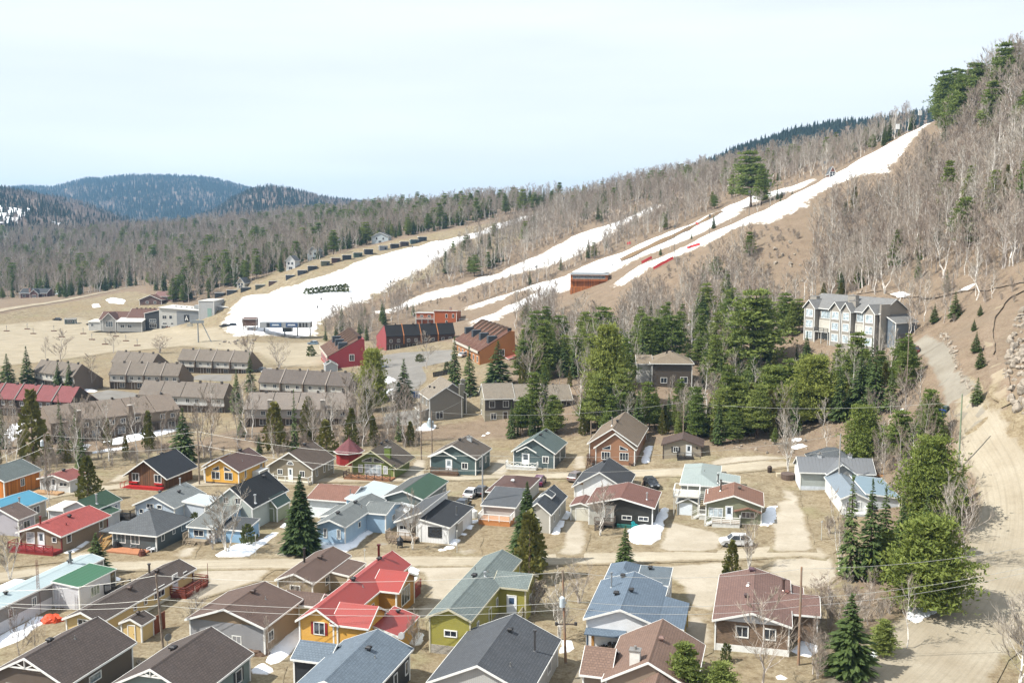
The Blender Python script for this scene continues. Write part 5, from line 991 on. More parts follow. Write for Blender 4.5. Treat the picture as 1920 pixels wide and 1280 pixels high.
W, L = b.W, b.L; b.block(planks('6b4a30', .22), shingle('32363d', .16, .3), oe=.9, og=.6, corner=False); b.win('f', .2, 1.3, 1.3, 1.3, 2); b.win('f', .82, 1.3, 1.3, 1.3, 2); RD = plain('a5201f', .55); b.box('red_sill', RD, .2, -.3, .9, 1.9, -.05, 1.15); b.box('red_sill', RD, W - 1.9, -.3, .9, W - .3, -.05, 1.15); b.deck(.1, -1.1, W, -.06, .55, RD, sides='', steps=('l', -.5)); b.win('r', .5, 1.6, .5, .6, 1); b.vent(W * .45, L * .6, sz=.5)
b = B('cottage', 'sunny yellow chalet with brown roof and slanted gable lights', 'house', (385, 905), frx=448, brx=496, ety=878, apy=861)
W, L, H, R = b.W, b.L, b.H, b.R; YC = siding('daa53e', .18); YR = shingle('67504a', .17, .35); b.block(YC, YR, oe=.4, og=.5, found=.35, fm=plain('5a4a40', .8)); b.win('f', .32, .95, 1.5, 1.25, 2); b.win('f', .70, .95, 1.5, 1.25, 2); b.win('f', .33, 2.55, 1.2, .75, 1, tri=1); b.win('f', .67, 2.55, 1.2, .75, 1, tri=-1)
b.block(YC, YR, -1.6, 2.2, .0, L - 1, H - .1, R * .5, 'sl', oe=.3, og=.3); b.win('f', .5, .6, .8, 2.0, 1, k=1, gl='9aa3a8'); b.win('r', .25, .9, .45, 1.7, 1); b.win('r', .85, 1.6, .7, .8, 2); b.vent(W * .5, L * .7, sz=.55); b.pipe(-.6, 3.0, k=1, h=1.6, r=.12, col='8a8783', cap=True); b.pipe(W * .8, L * .4, h=.3); b.box('window_box', plain('c5c9c9', .6), W + .03, L * .5, .1, W + 1.6, L * .85, 1.5)
b = B('cottage', 'khaki grey cottage with arched gable window and brown roof', 'house', (505, 902), frx=586, brx=625, ety=872, apy=848)
W, L, H, R = b.W, b.L, b.H, b.R; b.block(siding('857b68', .16), shingle('66574b', .17, .4), oe=.35, og=.45); b.win('f', .26, 1.5, .85, .85, 2); b.door('f', .50, .65, .8, 2.0); b.win('f', .77, 1.3, .85, 1.0, 2); b.win('r', .2, 1.2, .6, 1.3, 1); b.win('r', .55, 1.2, .6, 1.3, 1); b.win('r', .78, 1.2, .6, 1.3, 1); b.win('r', .92, 1.2, .6, 1.3, 1)
M = MB(); cx = W * .5; zb = H + .35; arc = [(cx + .7 * math.cos(t), zb + .75 * math.sin(t)) for t in np.linspace(0, math.pi, 11)]; M.prism(arc, 'y', -.06, -.01); wo = M.build('arched_window', WHT(), b.e); G = MB(); arc2 = [(cx + .52 * math.cos(t), zb + .1 + .5 * math.sin(t)) for t in np.linspace(0, math.pi, 11)]; G.prism(arc2, 'y', -.075, -.061); G.build('pane', glass(), wo)
M = MB(); [M.beam((cx + s * .5, -.08, zb + .1), (cx + s * .12, -.08, zb + .6), .04) for s in (-.5, .5)]; M.build('muntin', WHT(), wo); b.deck(.9, -1.4, W - .1, -.06, .6, plain('bdb49f', .7), rail=WHT(), sides='flr', infill='none'); b.vent(W * .5, L * .65, sz=.55)
p = at(655, 868); b = B('gazebo', 'octagonal red gazebo with pointed maroon roof between the cottages', 'gazebo', None, loc=p, W=.5, L=.5)
oc = [(2.5 * math.cos(math.pi / 8 + i * math.pi / 4), 2.5 * math.sin(math.pi / 8 + i * math.pi / 4)) for i in range(8)]; M = MB(); M.prism(oc, 'z', -.6, 2.5); M.build('wall', siding('8e1f22', .3, True), b.e); M = MB(); o3 = [(x * 1.2, y * 1.2, 2.4) for x, y in oc] + [(0, 0, 5.0)]; M.add(o3, [(i, (i + 1) % 8, 8) for i in range(8)] + [tuple(range(7, -1, -1))]); M.build('roof', shingle('7a4347', .2, .3), b.e); M = MB(); M.cyl(0, 0, 4.9, 5.6, .09, .02, 6); M.build('finial', plain('7a4347'), b.e)
M = MB(); [M.beam((oc[i][0] * 1.2, oc[i][1] * 1.2, 2.4), (oc[(i + 1) % 8][0] * 1.2, oc[(i + 1) % 8][1] * 1.2, 2.4), .06, .14) for i in range(8)]; M.build('fascia', WHT(), b.e)
b = B('cottage', 'moss green chalet with green chimney, glass gable and timber terrace', 'house', (661, 893), frx=739, brx=767, ety=866, apy=843)
W, L, H, R = b.W, b.L, b.H, b.R; MG = siding('6f7d3c', .16); MR = shingle('63584c', .17, .4); b.block(MG, MR, oe=.9, og=1.0, trim=plain('b9b596', .6)); b.win('f', .5, .5, 3.1, 2.0, 4, gl='7d868c'); b.win('f', .2, 1.0, .7, 1.3, 1, gl='8a8f92'); b.win('f', .8, 1.0, .7, 1.3, 1, gl='8a8f92'); b.win('f', .36, 3.0, 1.9, .85, 1, tri=1); b.win('f', .64, 3.0, 1.9, .85, 1, tri=-1); b.chimney(W * .8, L * .15, 0, 1.1, .8, 1.7, siding('64752f', .2)); b.vent(W * .5, L * .55, sz=.5); b.vent(W * .5, L * .85, sz=.5)
b.deck(-.6, -2.6, W + .3, -.06, .5, plain('8a5f42', .75), rail=plain('4a3a30', .7), sides='fl', infill='x'); M = MB(); [M.box(x - .07, -2.5, .5, x + .07, -2.36, H) for x in (W + .2,)]; M.beam((W + .2, -2.4, H), (W + .2, 0, H + .1), .1); M.build('terrace_post', plain('55603a', .7), b.e)
b = B('cottage', 'dark teal cottage with white trim, brown roof and wooden porch', 'house', (807.5, 887), frx=892, brx=918, ety=854, apy=835)
W, L, H, R = b.W, b.L, b.H, b.R; TE = siding('465a5a', .16); b.block(TE, shingle('665b50', .17, .4), oe=.35, og=.45); b.door('f', .41, .75, 1.1, 2.05, gl='6d777c'); b.win('f', .76, 1.35, 1.0, 1.0, 2, fw=.13); b.win('r', .3, 1.3, .6, 1.0, 1); b.win('r', .7, 1.3, .6, 1.0, 1); b.vent(W * .5, L * .45, sz=.5); b.chimney(W * .62, L * .75, 0, .9, .7, .7, plain('a7aaac', .5)); b.deck(.6, -1.7, W * .66, -.5, .65, plain('5b4636', .8), sides='f', steps=('l', -1.1), infill='plank')
def bargable(b, x0, x1, zb, zt, mat):
    M = MB(); cx = (x0 + x1) / 2; y = -.5
    for s, x in ((-1, x0), (1, x1)): M.beam((x, y, zb), (cx, y, zt), .08, .2)
    M.build('porch_gable', mat, b.e)
bargable(b, 0, W * .6, H - .15, H + 1.1, WHT())
b = B('cottage', 'slate teal cottage with grey-green roof and white X-railed porch', 'house', (963, 876), frx=1039, brx=1060, ety=844, apy=823)
W, L, H, R = b.W, b.L, b.H, b.R; b.block(siding('4f5f61', .16), shingle('5f6f6c', .17, .4), oe=.35, og=.45, found=.3); b.door('f', .30, .75, 1.3, 2.05, gl='333c44'); b.win('f', .79, 1.35, 1.0, 1.1, 2, fw=.14); b.win('r', .5, .8, .5, 2.0, 1); b.vent(W * .55, L * .4, sz=.55); b.vent(W * .55, L * .85, sz=.55); bargable(b, W * .08, W * .58, H - .1, H + .95, WHT())
b.deck(-1.0, -1.9, W * .62, -.5, .6, plain('cfcfcb', .6), rail=WHT(), sides='flr', infill='x'); M = MB(); M.tube([(W * .32 + .3 * math.cos(t), -.05, H - .05 + .3 * math.sin(t)) for t in np.linspace(0, 6.28, 13)], [.06] * 13, 5, False); M.build('wreath', plain('8d9391', .8), b.e)
b = B('cottage', 'orange-brown chalet with big gable windows and tan roof', 'house', (1103, 873), frx=1190, brx=1212, ety=832, apy=806, rot=14)
W, L, H, R = b.W, b.L, b.H, b.R; OC = siding('946b4f', .16); TN = shingle('83725f', .17, .3); b.block(OC, TN, y0=1.2, oe=.4, og=.4, found=.4); b.block(OC, TN, W * .16, 0, W - .05, 1.3, H - .5, R * .95, 'gy', oe=.35, og=.35, found=.5); b.win('f', .26, 1.5, 1.5, 1.35, 3, k=1); b.win('f', .73, 1.5, 1.5, 1.35, 3, k=1); b.win('f', .28, 3.4, 1.4, .75, 1, k=1, tri=1); b.win('f', .72, 3.4, 1.4, .75, 1, k=1, tri=-1); b.vent(W * .5, L * .4, sz=.5); b.pipe(W * .4, L * .35, h=1.5, r=.12, col='a3a09a', cap=True)
b.deck(-.1, -.6, W * .15, 1.2, 1.2, plain('5b4434', .8), sides='fl', steps=('f', W * .05), sw=.9, skirt=False); b.deck(W * .45, -2.0, W + .8, -.1, .15, plain('8d7a66', .8), sides='')
b = B('cabin', 'small beige cabin with dark brown roof and black railed steps', 'cabin', (1243, 860), frx=1315, brx=1323, ety=833, apy=823, L=6.0, rot=12)
W, L, H, R = b.W, b.L, b.H, b.R; b.block(siding('958a78', .16), shingle('5f4d45', .17, .3), oe=.35, og=.35, corner=plain('4a3d36', .6), trim=plain('4f4039', .6)); b.win('f', .33, 1.45, .8, .95, 2, shutter=DKG); b.door('f', .67, .85, .9, 2.0); b.deck(W * .38, -1.6, W * .78, -.06, .8, plain('2f2b28', .7), sides='fl', steps=('r', -.8), sw=1.0)
M = MB(); M.cyl(0, 0, 0, .05, .22, .22, 8); o = M.build('round_window', plain('3a332f', .6), b.e); o.rotation_euler = (math.pi / 2, 0, 0); o.location = (W * .88, -.01, 2.4)

# ------------------------------------------------------------------ terraces beyond the village
def terrace(label, fl, fr, n, roof, wall, upper, depth=9.5, He=4.7, Hr=7.8, at_=.28, fins=True, winc='2b3038', lowd='5a4c40', name='terrace', back=2.6, rotn=None, finc=None, chim=False, end='wall', dz=0.0):
    b = B(name, label, 'terrace', fl, fr=fr, L=depth, H=He, dz=dz) if rotn is None else B(name, label, 'terrace', fl, frx=fr[0], rot=rotn, L=depth, H=He, dz=dz); W, L, e = b.W, depth, b.e; rd = L * at_; endp = [(0, -1.5), (L, -1.5), (L, back), (rd, Hr), (-.35, He - .1), (0, He - .25)]
    for x0, x1 in ((0, .25), (W - .25, W)): M = MB(); M.prism(endp, 'x', x0, x1); M.build('end_wall', wall, e)
    M = MB(); M.box(.25, .6, -1.5, W - .25, .8, 2.3); M.build('ground_floor_wall', planks('6b5d4f', .3), e)
    M = MB(); M.box(.25, .02, 2.3, W - .25, .2, He - .05); M.build('upper_wall', upper, e); M = MB(); M.box(.1, -.5, 2.15, W - .1, .6, 2.32); M.build('canopy', plain('5a5049', .7), e)
    u = W / n; th = .16
    for i in range(n):
        x0, x1 = i * u + (.0 if i == 0 else .08), (i + 1) * u - (.0 if i == n - 1 else .08); M = MB()
        M.hexa([(x0, -.55, He - .35), (x1, -.55, He - .35), (x1, rd, Hr), (x0, rd, Hr)], [(x0, -.55, He - .19), (x1, -.55, He - .19), (x1, rd, Hr + th), (x0, rd, Hr + th)]); M.hexa([(x0, rd, Hr), (x1, rd, Hr), (x1, L + .3, back - .2), (x0, L + .3, back - .2)], [(x0, rd, Hr + th), (x1, rd, Hr + th), (x1, L + .3, back - .04), (x0, L + .3, back - .04)])
        M.build('roof', roof, e); b.blk = [dict(x0=0, x1=W, y0=.02, y1=L, H=He, R=1, rh=lambda x, y: Hr)]
        for f in (.28, .72): b.win('f', x0 + (x1 - x0) * f, 2.95, .95, .95, 2, frac=False, gl=winc, fw=.08)
        b.blk[0]['y0'] = .6; b.door('f', x0 + (x1 - x0) * .3, .05, .9, 2.0, frac=False, col=lowd, gl=None); b.win('f', x0 + (x1 - x0) * .68, .5, 1.5, 1.4, 2, frac=False, gl=winc)
        V = MB(); V.box(x0 + u * .6, rd - .3, Hr - .1, x0 + u * .6 + .5, rd + .2, Hr + .55); V.build('roof_vent', plain('4a433d', .7), e)
        if fins and i: F = MB(); F.prism([(-.75, 2.2), (.2, 2.2), (rd + .6, Hr - .6), (rd + .2, Hr + .55), (-.75, He - .1)], 'x', i * u - .16, i * u + .16); F.build('party_wall', finc or wall, e)
        if chim and i % 2: K = MB(); K.box(i * u - .5, -.7, 2.0, i * u + .5, .2, He + 1.9); c = K.build('chimney', finc or wall, e); K = MB(); K.box(i * u - .6, -.8, He + 1.9, i * u + .6, .3, He + 2.05); K.build('chimney_cap', plain('a9a29a', .7), c)
    return b
TB = shingle('7d7266', .2, .25); TW = siding('66594d', .25); UP = siding('b3b0a8', .25)
terrace('brown-roofed white terrace partly hidden by two spruces, far left', (65, 723), (141, 734), 4, TB, TW, UP, fins=False)
terrace('middle brown terrace with four finned units, left of the lodge car park', (206, 729), (337, 732), 4, TB, TW, UP)
terrace('brown terrace end rising behind the four-unit finned terrace', (211, 703), (287, 709), 3, TB, TW, UP, fins=False)
terrace('brown terrace with finned roofs nearest the snowless car park', (335, 699), (466, 700), 4, TB, TW, UP)
terrace('wide white-fronted terrace under one plain brown roof', (262, 771), (422, 774), 4, shingle('80756a', .2, .25), TW, siding('b9b9b5', .25), fins=False)
terrace('dark brown terrace roof with four fins behind a paler terrace', (486, 745), (656, 744), 4, shingle('6b615a', .2, .25), TW, UP)
terrace('red-roofed brown terrace running off the left edge', (-70, 775), (137, 786), 6, shingle('8d4a4c', .2, .2), siding('2f2823', .25), siding('5b4a3e', .25), depth=11)
b = terrace('long brown terrace with chimneys on the grassy bank', (97, 833), (338, 804), 5, shingle('87786a', .2, .3), siding('75675a', .3), siding('786b5c', .25), depth=11, He=4.9, Hr=7.4, at_=.6, chim=True, fins=False, back=4.6)
b = terrace('pale brown terrace with grey upper floor behind the birch grove', (459, 801), (656, 795), 4, shingle('8a7f75', .2, .25), siding('8a827a', .25), siding('a09a92', .25), depth=9, He=4.6, Hr=7.4, at_=.55, fins=False, back=4.5, chim=True)
terrace('red-ended terrace with black roof and orange party walls', (724, 657), (853, 654), 4, shingle('2c2a2a', .2, .2), siding('8e3338', .3), siding('4a342c', .25), depth=14, He=5.4, Hr=9.0, at_=.16, finc=planks('a56a3c', .3), back=4.0, rotn=-22)
def sawtooth(label, fl, frx, rot, wallc, L, H0, H1, n, roofc, dz=0):
    b = B('apartment_block', label, 'building', fl, frx=frx, rot=rot, L=L, H=H0, R=H1 - H0, dz=dz); W = b.W; wl = siding(wallc, .3); rf = shingle(roofc, .2, .25)
    M = MB(); M.prism([(0, -2), (W, -2), (W * .97, H1), (W * .86, H1), (0, H0)], 'y', 0, L); M.build('wall', wl, b.e); u = L / n; k = (H1 - H0) / (W * .86)
    for i in range(n):
        M = MB(); M.hexa([(-.5, i * u, H0 - k * .5), (W * .86, i * u, H1 + .02), (W * .86, (i + 1) * u - .25, H1 + .02), (-.5, (i + 1) * u - .25, H0 - k * .5)], [(-.5, i * u, H0 - k * .5 + .2), (W * .86, i * u, H1 + .22), (W * .86, (i + 1) * u - .25, H1 + .22), (-.5, (i + 1) * u - .25, H0 - k * .5 + .2)]); r = M.build('roof', rf, b.e)
        F = MB(); F.prism([(W * .1, H0 + k * W * .1 + .1), (W * .9, H1), (W * .92, H1 + 1.0), (W * .8, H1 + .9)], 'y', (i + 1) * u - .25, (i + 1) * u - .02); F.build('party_wall', plain('8f7764', .7), b.e)
        V = MB(); V.box(W * .8, i * u + .6, H1 - .2, W * .9, i * u + 1.3, H1 + 1.0); V.build('roof_vent', plain('2b2626', .6), b.e)
        if i % 2 == 0: C_ = MB(); C_.box(W * .28, i * u + u * .3, H0, W * .52, i * u + u * .75, H0 + k * W * .4 + 1.7); C_.build('chimney', plain('3a4147', .6), b.e)
    M = MB(); M.beam((-.55, -.05, H0 - .3), (-.55, L, H0 - .3), .12, .8); M.build('balcony_parapet', plain('b7b2a6', .6), b.e); b.blk = [dict(x0=0, x1=W, y0=0, y1=L, H=H0, R=0, rh=lambda x, y: H0)]
    b.win('f', .62, 2.6, 1.4, 1.9, 2, fw=.16, gl='33302f')
    for i in range(n): b.win('l', (i + .5) / n, .6, 1.8, 1.8, 2)
    return b
b = sawtooth('crimson apartment block with stepped brown roof and dark chimneys', (617, 692), 686, -15.5, '9a2f36', 30, 4.2, 9.6, 6, '6a4a38')
b.block(siding('9fa3a8', .2), shingle('8c8e90', .2, .2), -1.6, -5.5, 2.2, -.05, 2.0, 1.1, 'gy', oe=.2, og=.2)
b = sawtooth('orange-brown apartment block with stepped roof beside three spruces', (899, 684), 967, -16.5, 'a56a36', 34, 4.2, 10.2, 7, '6d4634')
b.block(siding('8a2730', .2), shingle('a3564d', .2, .2), b.W * .72, -3.6, b.W + .8, -.05, 2.0, 1.0, 'sl', oe=.2, og=.1)
GB = siding('7a746a', .2); TAN = shingle('8d8272', .2, .25)
b = B('townhouse', 'twin-gabled grey townhouse with tall square chimneys', 'house', (806, 790), frx=866, rot=-18, L=10, H=5.4, R=2.4)
W, L = b.W, b.L; b.block(GB, TAN, oe=.35, og=.4); b.block(GB, TAN, W * .35, 3.0, W * 1.25, L + 4, 5.6, 2.7, 'gy', oe=.35, og=.4); b.chimney(W * 1.02, 1.0, 0, 1.0, .8, 2.8, siding('7d7a6b', .3), z0=-.5); b.chimney(W * 1.15, 3.4, 1, 1.0, .8, 2.6, siding('7d7a6b', .3), z0=-.5); b.win('l', .3, 3.4, .9, 1.3, 2); b.win('l', .7, 3.4, .9, 1.3, 2); b.win('f', .3, .6, 1.6, 1.6, 2); b.vent(W * .3, L * .5); b.vent(W * .25, L * .8); b.block(GB, TAN, -1.8, 1.0, -.02, 7.0, 2.4, .5, 'sl', og=.2); b.win('l', .5, .5, 2.6, 1.6, 2, k=2, gl='17191b')
b = B('townhouse', 'tan three-unit townhouse row with lit gable end', 'house', (909, 790), frx=1072, rot=-9, L=9, H=5.5, R=2.7)
W, L = b.W, b.L; TG = siding('968f7c', .2)
for i in range(3):
    x0, x1 = W * i / 3, W * (i + 1) / 3; b.block(TG, TAN, x0 + (.01 if i else 0), -.25 * (i % 2), x1, L, 5.5 - .35 * i, 2.6, 'gx', oe=.5, og=.2, corner=False); b.win('f', .25, 3.3, 1.2, 1.4, 2, k=i); b.win('f', .72, 3.3, 1.2, 1.4, 2, k=i); b.win('f', .3, .5, 1.2, 1.3, 2, k=i); b.door('f', .7, .1, k=i, col='4a4038', gl=None); b.vent(x0 + W * .16, L * .55, k=i); b.box('lower_cladding', siding('3f3935', .2), x0 + .1, -.05 - .25 * (i % 2), 2.6, x1 - .1, -.005 - .25 * (i % 2), 4.9)
b.win('l', .5, 3.3, 1.0, 1.2, 1); b.win('l', .35, .7, 1.2, .9, 2)
b = B('townhouse', 'dark brown house with tan roof among the pines', 'house', (1222, 724), frx=1297, rot=4, L=10, H=5.6, R=2.2)
W, L = b.W, b.L; b.block(siding('4d443b', .2), shingle('8a7b66', .2, .2), kind='hip', oe=.5, ridge=3); b.block(siding('b9b6ae', .2), shingle('8a7b66', .2, .2), -3.4, 2.5, -.02, 9, 5.2, 1.6, 'gx', oe=.4); b.win('f', .3, .9, 1.4, 1.2, 2); b.win('f', .8, .9, 1.6, 1.4, 2); b.pipe(W * .4, L * .4, h=.9, r=.2, col='3d3a38'); b.win('l', .5, 3.2, 1.0, 1.2, 2, k=1); b.vent(W * .55, L * .5)
# ------------------------------------------------------------------ condominium on the hillside
b = B('condominium', 'three-storey grey hillside condominium with white windows and gables', 'building', (1507, 637), fr=(1640, 668), L=11, H=8.6)
W, L = b.W, b.L; CS = siding('938d84', .2); CR = shingle('838382', .2, .3); CL = siding('c5c1b6', .2); Hc = 8.6
b.block(CS, CR, y0=1.4, H=Hc, R=3.0, kind='gx', oe=.5, og=.4, z0=-4)
for i, (f0, f1) in enumerate(((.0, .15), (.38, .52), (.54, .66), (.84, .98))):
    k = len(b.blk); b.block(CS, CR, W * f0, 0, W * f1, 4.5, Hc, 1.7, 'gy', oe=.4, og=.4, z0=-4); w = W * (f1 - f0)
    for z in (.7, 3.5, 6.2): b.win('f', .5, z, w * .62, 1.7, 2, k=k, gl='8f9aa0', fw=.15)
for f0, f1 in ((.16, .37), (.67, .83)):
    b.box('stucco_panel', CL, W * f0, 1.33, 2.6, W * f1, 1.39, 5.5)
    for z, hh in ((.4, 2.0), (3.0, 2.0), (6.0, 1.8)): b.win('f', (f0 + f1) / 2, z, W * (f1 - f0) * .7, hh, 4, gl='7f8a90', k=0, fw=.12)
    b.deck(W * f0 + .1, -.3, W * f1 - .1, 1.3, 2.7, plain('c3c1bb', .6), rail=plain('3a3c3e', .5), sides='f', skirt=False)
b.chimney(W * .02, 3.0, 0, 2.2, 1.2, 1.4, CS); b.chimney(W * .53, 4.0, 0, 2.4, 1.2, 1.6, CS); b.chimney(W * .60, 2.5, 0, 2.2, 1.2, 1.4, CS); b.win('r', .45, 4.4, 1.6, 1.8, 2, gl='4a4f55'); b.box('chimney_stack', CS, W + .03, 1.0, -4, W + .5, 4.0, 10.6)
for f in (.2, .3, .42, .7, .8, .9): b.vent(W * f, 6.9, sz=.6)
b.block(siding('66707a', .2), CR, W + .03, 3.0, W + 3.2, L - 1, 6.4, 1.5, 'sr', z0=-4, oe=.3); b.deck(W + 3.25, 4.0, W + 5.2, L - 1, 3.0, plain('3b332d', .7), sides='f', skirt=False)
# ------------------------------------------------------------------ ski lodge and lift
b = B('ski_lodge', 'white and grey ski lodge with tower and brown-roofed hall', 'lodge', (300, 617), frx=377, rot=4, L=16, H=8.2, R=.8)
W, L = b.W, b.L; LW = siding('b3b2ad', .3); LR = plain('b7b4ae', .7); b.block(LW, LR, kind='sr', H=9.0, R=1.4, oe=.5, og=.6)
b.block(siding('a5a6a6', .3, True), LR, W + .02, -2.0, W + 7.4, 12, 13.8, .01, 'flat', oe=.2, og=.2); b.block(siding('8f9296', .3), LR, W + 7.45, 2, W + 13.5, 14, 10.4, .6, 'sr', oe=.4, og=.4); b.deck(W + 7.5, -3, W + 16.5, 2, 3.4, plain('8a8379', .7), sides='fr', skirt=False); b.deck(W + 7.5, -1, W + 15, 1.9, 6.4, plain('8a8379', .7), sides='fr', skirt=False)
b.box('grey_cladding', siding('7d8185', .25), W * .42, -.06, .0, W * .96, -.005, 8.8); b.win('f', .12, 5.0, 2.0, 1.6, 2); b.win('f', .27, 5.0, 1.4, 1.6, 1); b.win('f', .12, 2.4, 2.2, .7, 1); b.win('f', .3, 2.4, 1.4, .7, 1); b.win('f', .12, .3, 3.4, 1.4, 4, gl='15171a')
# the dark sign with a white letter
sg = b.box('sign_panel', plain('15171a', .5), W * .60, -.16, 3.7, W * .60 + 2.4, -.07, 7.0); M = MB(); x0 = W * .60 + 1.2
M.add([(x0 - .8, -.17, 4.3), (x0 - .45, -.17, 4.3), (x0 + .0, -.17, 6.0), (x0, -.17, 6.6)], [(0, 1, 2, 3)]); M.add([(x0 + .8, -.17, 4.3), (x0 + .45, -.17, 4.3), (x0, -.17, 6.0), (x0, -.17, 6.6)], [(3, 2, 1, 0)]); M.add([(x0 - .5, -.172, 4.75), (x0 + .5, -.172, 4.75), (x0 + .42, -.172, 5.05), (x0 - .42, -.172, 5.05)], [(0, 1, 2, 3)]); M.build('sign_letter', plain('e8e8e6', .5), sg)
b.box('mural_panel', plain('7f9a92', .6), W + 4.2, -2.06, 2.6, W + 6.2, -2.01, 10.4)
for i in range(5): b.vent(W * (.25 + .13 * i), L * .5, sz=.8, col='8d8f90')
b.box('rooftop_unit', plain('9a9c9c', .5, .2), W * .75, 5, 9.6, W * .95, 8, 11.2)
HR = shingle('6d4c41', .25, .25); b.block(siding('8a8884', .3), HR, -17, 3.0, -3.0, 15, 5.4, 3.6, 'gx', oe=.8, og=.6); b.block(siding('9b9a96', .3), HR, -31, 3.0, -17.05, 13, 4.4, 3.2, 'gx', oe=.6, og=.5); b.block(siding('8a8884', .3), HR, -28, -.5, -21.5, 6, 4.6, 3.0, 'gy', oe=.5, og=.6); b.block(siding('8f8e8a', .3), LR, -20, -2, -8, 3, 3.8, 1.2, 'sf', oe=.7, og=.5); b.block(siding('2f3134', .3), LR, -8, 1.5, -.05, 12, 7.4, 1.8, 'sl', oe=.3, og=.3)
b.win('f', .5, 1.0, 3.4, 2.6, 3, k=5, gl='3a4148'); b.win('f', .2, .8, 2.0, 1.4, 2, k=6); b.win('f', .5, .8, 2.0, 1.4, 2, k=6); b.win('f', .5, 3.2, 3.0, 1.4, 3, k=7, gl='3a4148'); b.win('f', .5, .5, 3.2, 2.0, 3, k=7, gl='15171a'); b.block(LW, LR, -37, 3.5, -31.05, 10, 3.0, .7, 'sf', og=.3); b.win('f', .3, .8, 1.2, 1.2, 2, k=8); b.chimney(-1.6, 3.2, 7, 1.0, .8, 1.0, plain('b59a84', .8), z0=0)
for i in range(6): b.vent(-15 + i * 2.2, 9.0, k=3, sz=.8, col='5b4a42')
for (fx, frx, lab, L_, H_, R_, c) in (((262, 572), 303, 'low brown building with gabled roof behind the ski lodge', 9, 3.0, 2.6, '5a4038'), ((291, 566), 321, 'brown cottage with pink roof behind the ski lodge', 8, 3.4, 2.2, '6d4a40')):
    b = B('cottage', lab, 'house', fx, frx=frx, rot=6, L=L_, H=H_, R=R_); b.block(siding(c, .25), HR if c == '5a4038' else shingle('85605a', .2, .2), oe=.6, og=.5, kind='gy' if c == '5a4038' else 'gx'); b.win('f', .35, 1.0, 1.4, 1.2, 2); b.win('f', .7, 1.0, 1.4, 1.2, 2)
b = B('cottage', 'red-brown house with chimney at the valley forest edge', 'house', (38, 559), frx=88, rot=3, L=10, H=3.4, R=2.4); b.block(siding('5b3a33', .25), shingle('43474b', .2, .2), kind='gx', oe=.7); b.chimney(b.W * .38, .2, 0, 1.2, 1.0, 3.0, brickwork('7d4a3e'), z0=-1); b.block(siding('5b3a33', .25), shingle('43474b', .2, .2), b.W * .45, -2.5, b.W * .75, 3, 3.3, 2.2, 'gy', oe=.5); b.win('f', .5, .8, 2.4, 1.4, 3, k=1); b.win('f', .15, .9, 1.8, 1.2, 2); b.win('f', .88, .9, 1.4, 1.2, 2)
# lift base: long roofed loading hall on posts with printed panels, and the brown hut
p = at(487, 627); b = B('lift_station', 'long grey chairlift loading hall with printed panels on posts', 'lift station', (487, 627), frx=582, rot=0, L=5, H=5); W = b.W
b.box('hall', metalroof('a9adb0', .8, .5), 0, 0, 2.9, W, 5, 5.4)
for i, (f0, f1, c) in enumerate(((.14, .2, '2a2d31'), (.21, .43, '3d5f86'), (.52, .75, '35507a'), (.78, .82, '25282c'), (.85, .88, '25282c'), (.91, .94, '25282c'))):
    o = b.box('printed_panel', plain(c, .4), W * f0, -.08, 3.3, W * f1, -.005, 5.1)
    if i in (1, 2): M = MB(); x0, x1 = W * f0, W * f1; M.add([(x0 + .6, -.09, 3.9), (x1 - .8, -.09, 3.9), (x1 - 1.2, -.09, 4.5), (x0 + 1.0, -.09, 4.5)], [(0, 1, 2, 3)]); M.build('panel_print', plain('c9ced3', .5), o)
for x in (1.5, W * .47, W * .72, W - .6): M = MB(); M.cyl(x, 2.5, -1, 2.9, .28, .28, 8); M.build('support_post', plain('5d6164', .5), b.e)
b.box('loading_machine', plain('3b3f42', .5), W * .44, 1, 1.0, W * .62, 4, 2.9)
b = B('lift_hut', 'brown lift operator hut beside the loading hall', 'hut', (455, 622), frx=480, rot=0, L=5, H=3.2, R=.4); b.block(siding('55382e', .3), HR, H=5.6, R=.3, kind='sf', oe=.3, z0=2.6, corner=False); M = MB(); [M.box(x - .15, y - .15, -1, x + .15, y + .15, 2.6) for x in (.4, b.W - .4) for y in (.4, 4.6)]; M.build('hut_posts', plain('8d8f90', .5), b.e)
b = B('slope_lodge', 'orange timber slope lodge with window band in the middle of the pistes', 'lodge', (1069, 551), frx=1139, rot=10, dz=1.0, L=9, H=7.0, R=.3)
W = b.W; b.block(planks('b06a34', .5), plain('5f6468', .6), H=7.4, R=.3, kind='sf', oe=.5, og=.3, corner=False, z0=-3); M = MB(); [M.box(-.04 + 0 * i, -.06, z, W + .04, -.01, z + .1) for i, z in enumerate((1.5, 3.4, 5.0))]; M.build('wall_batten', planks('7d4520', .5), b.e); b.win('f', .5, 5.6, W * .86, 1.2, 8, gl='55595c', fm=plain('b9b3a6', .6)); b.box('base_plinth', planks('a3602f', .4), .3, -1.2, -3, W + 1.4, -.07, 2.0); b.box('balcony', plain('8a4f2a', .7), 0, -.9, 4.6, W, -.07, 4.8)
b = B('motel', 'orange timber lodge with two tall windows behind the black terrace', 'building', (814, 609), frx=856, rot=8, L=10, H=5.6, R=.9); OR = siding('9a4a18', .3)
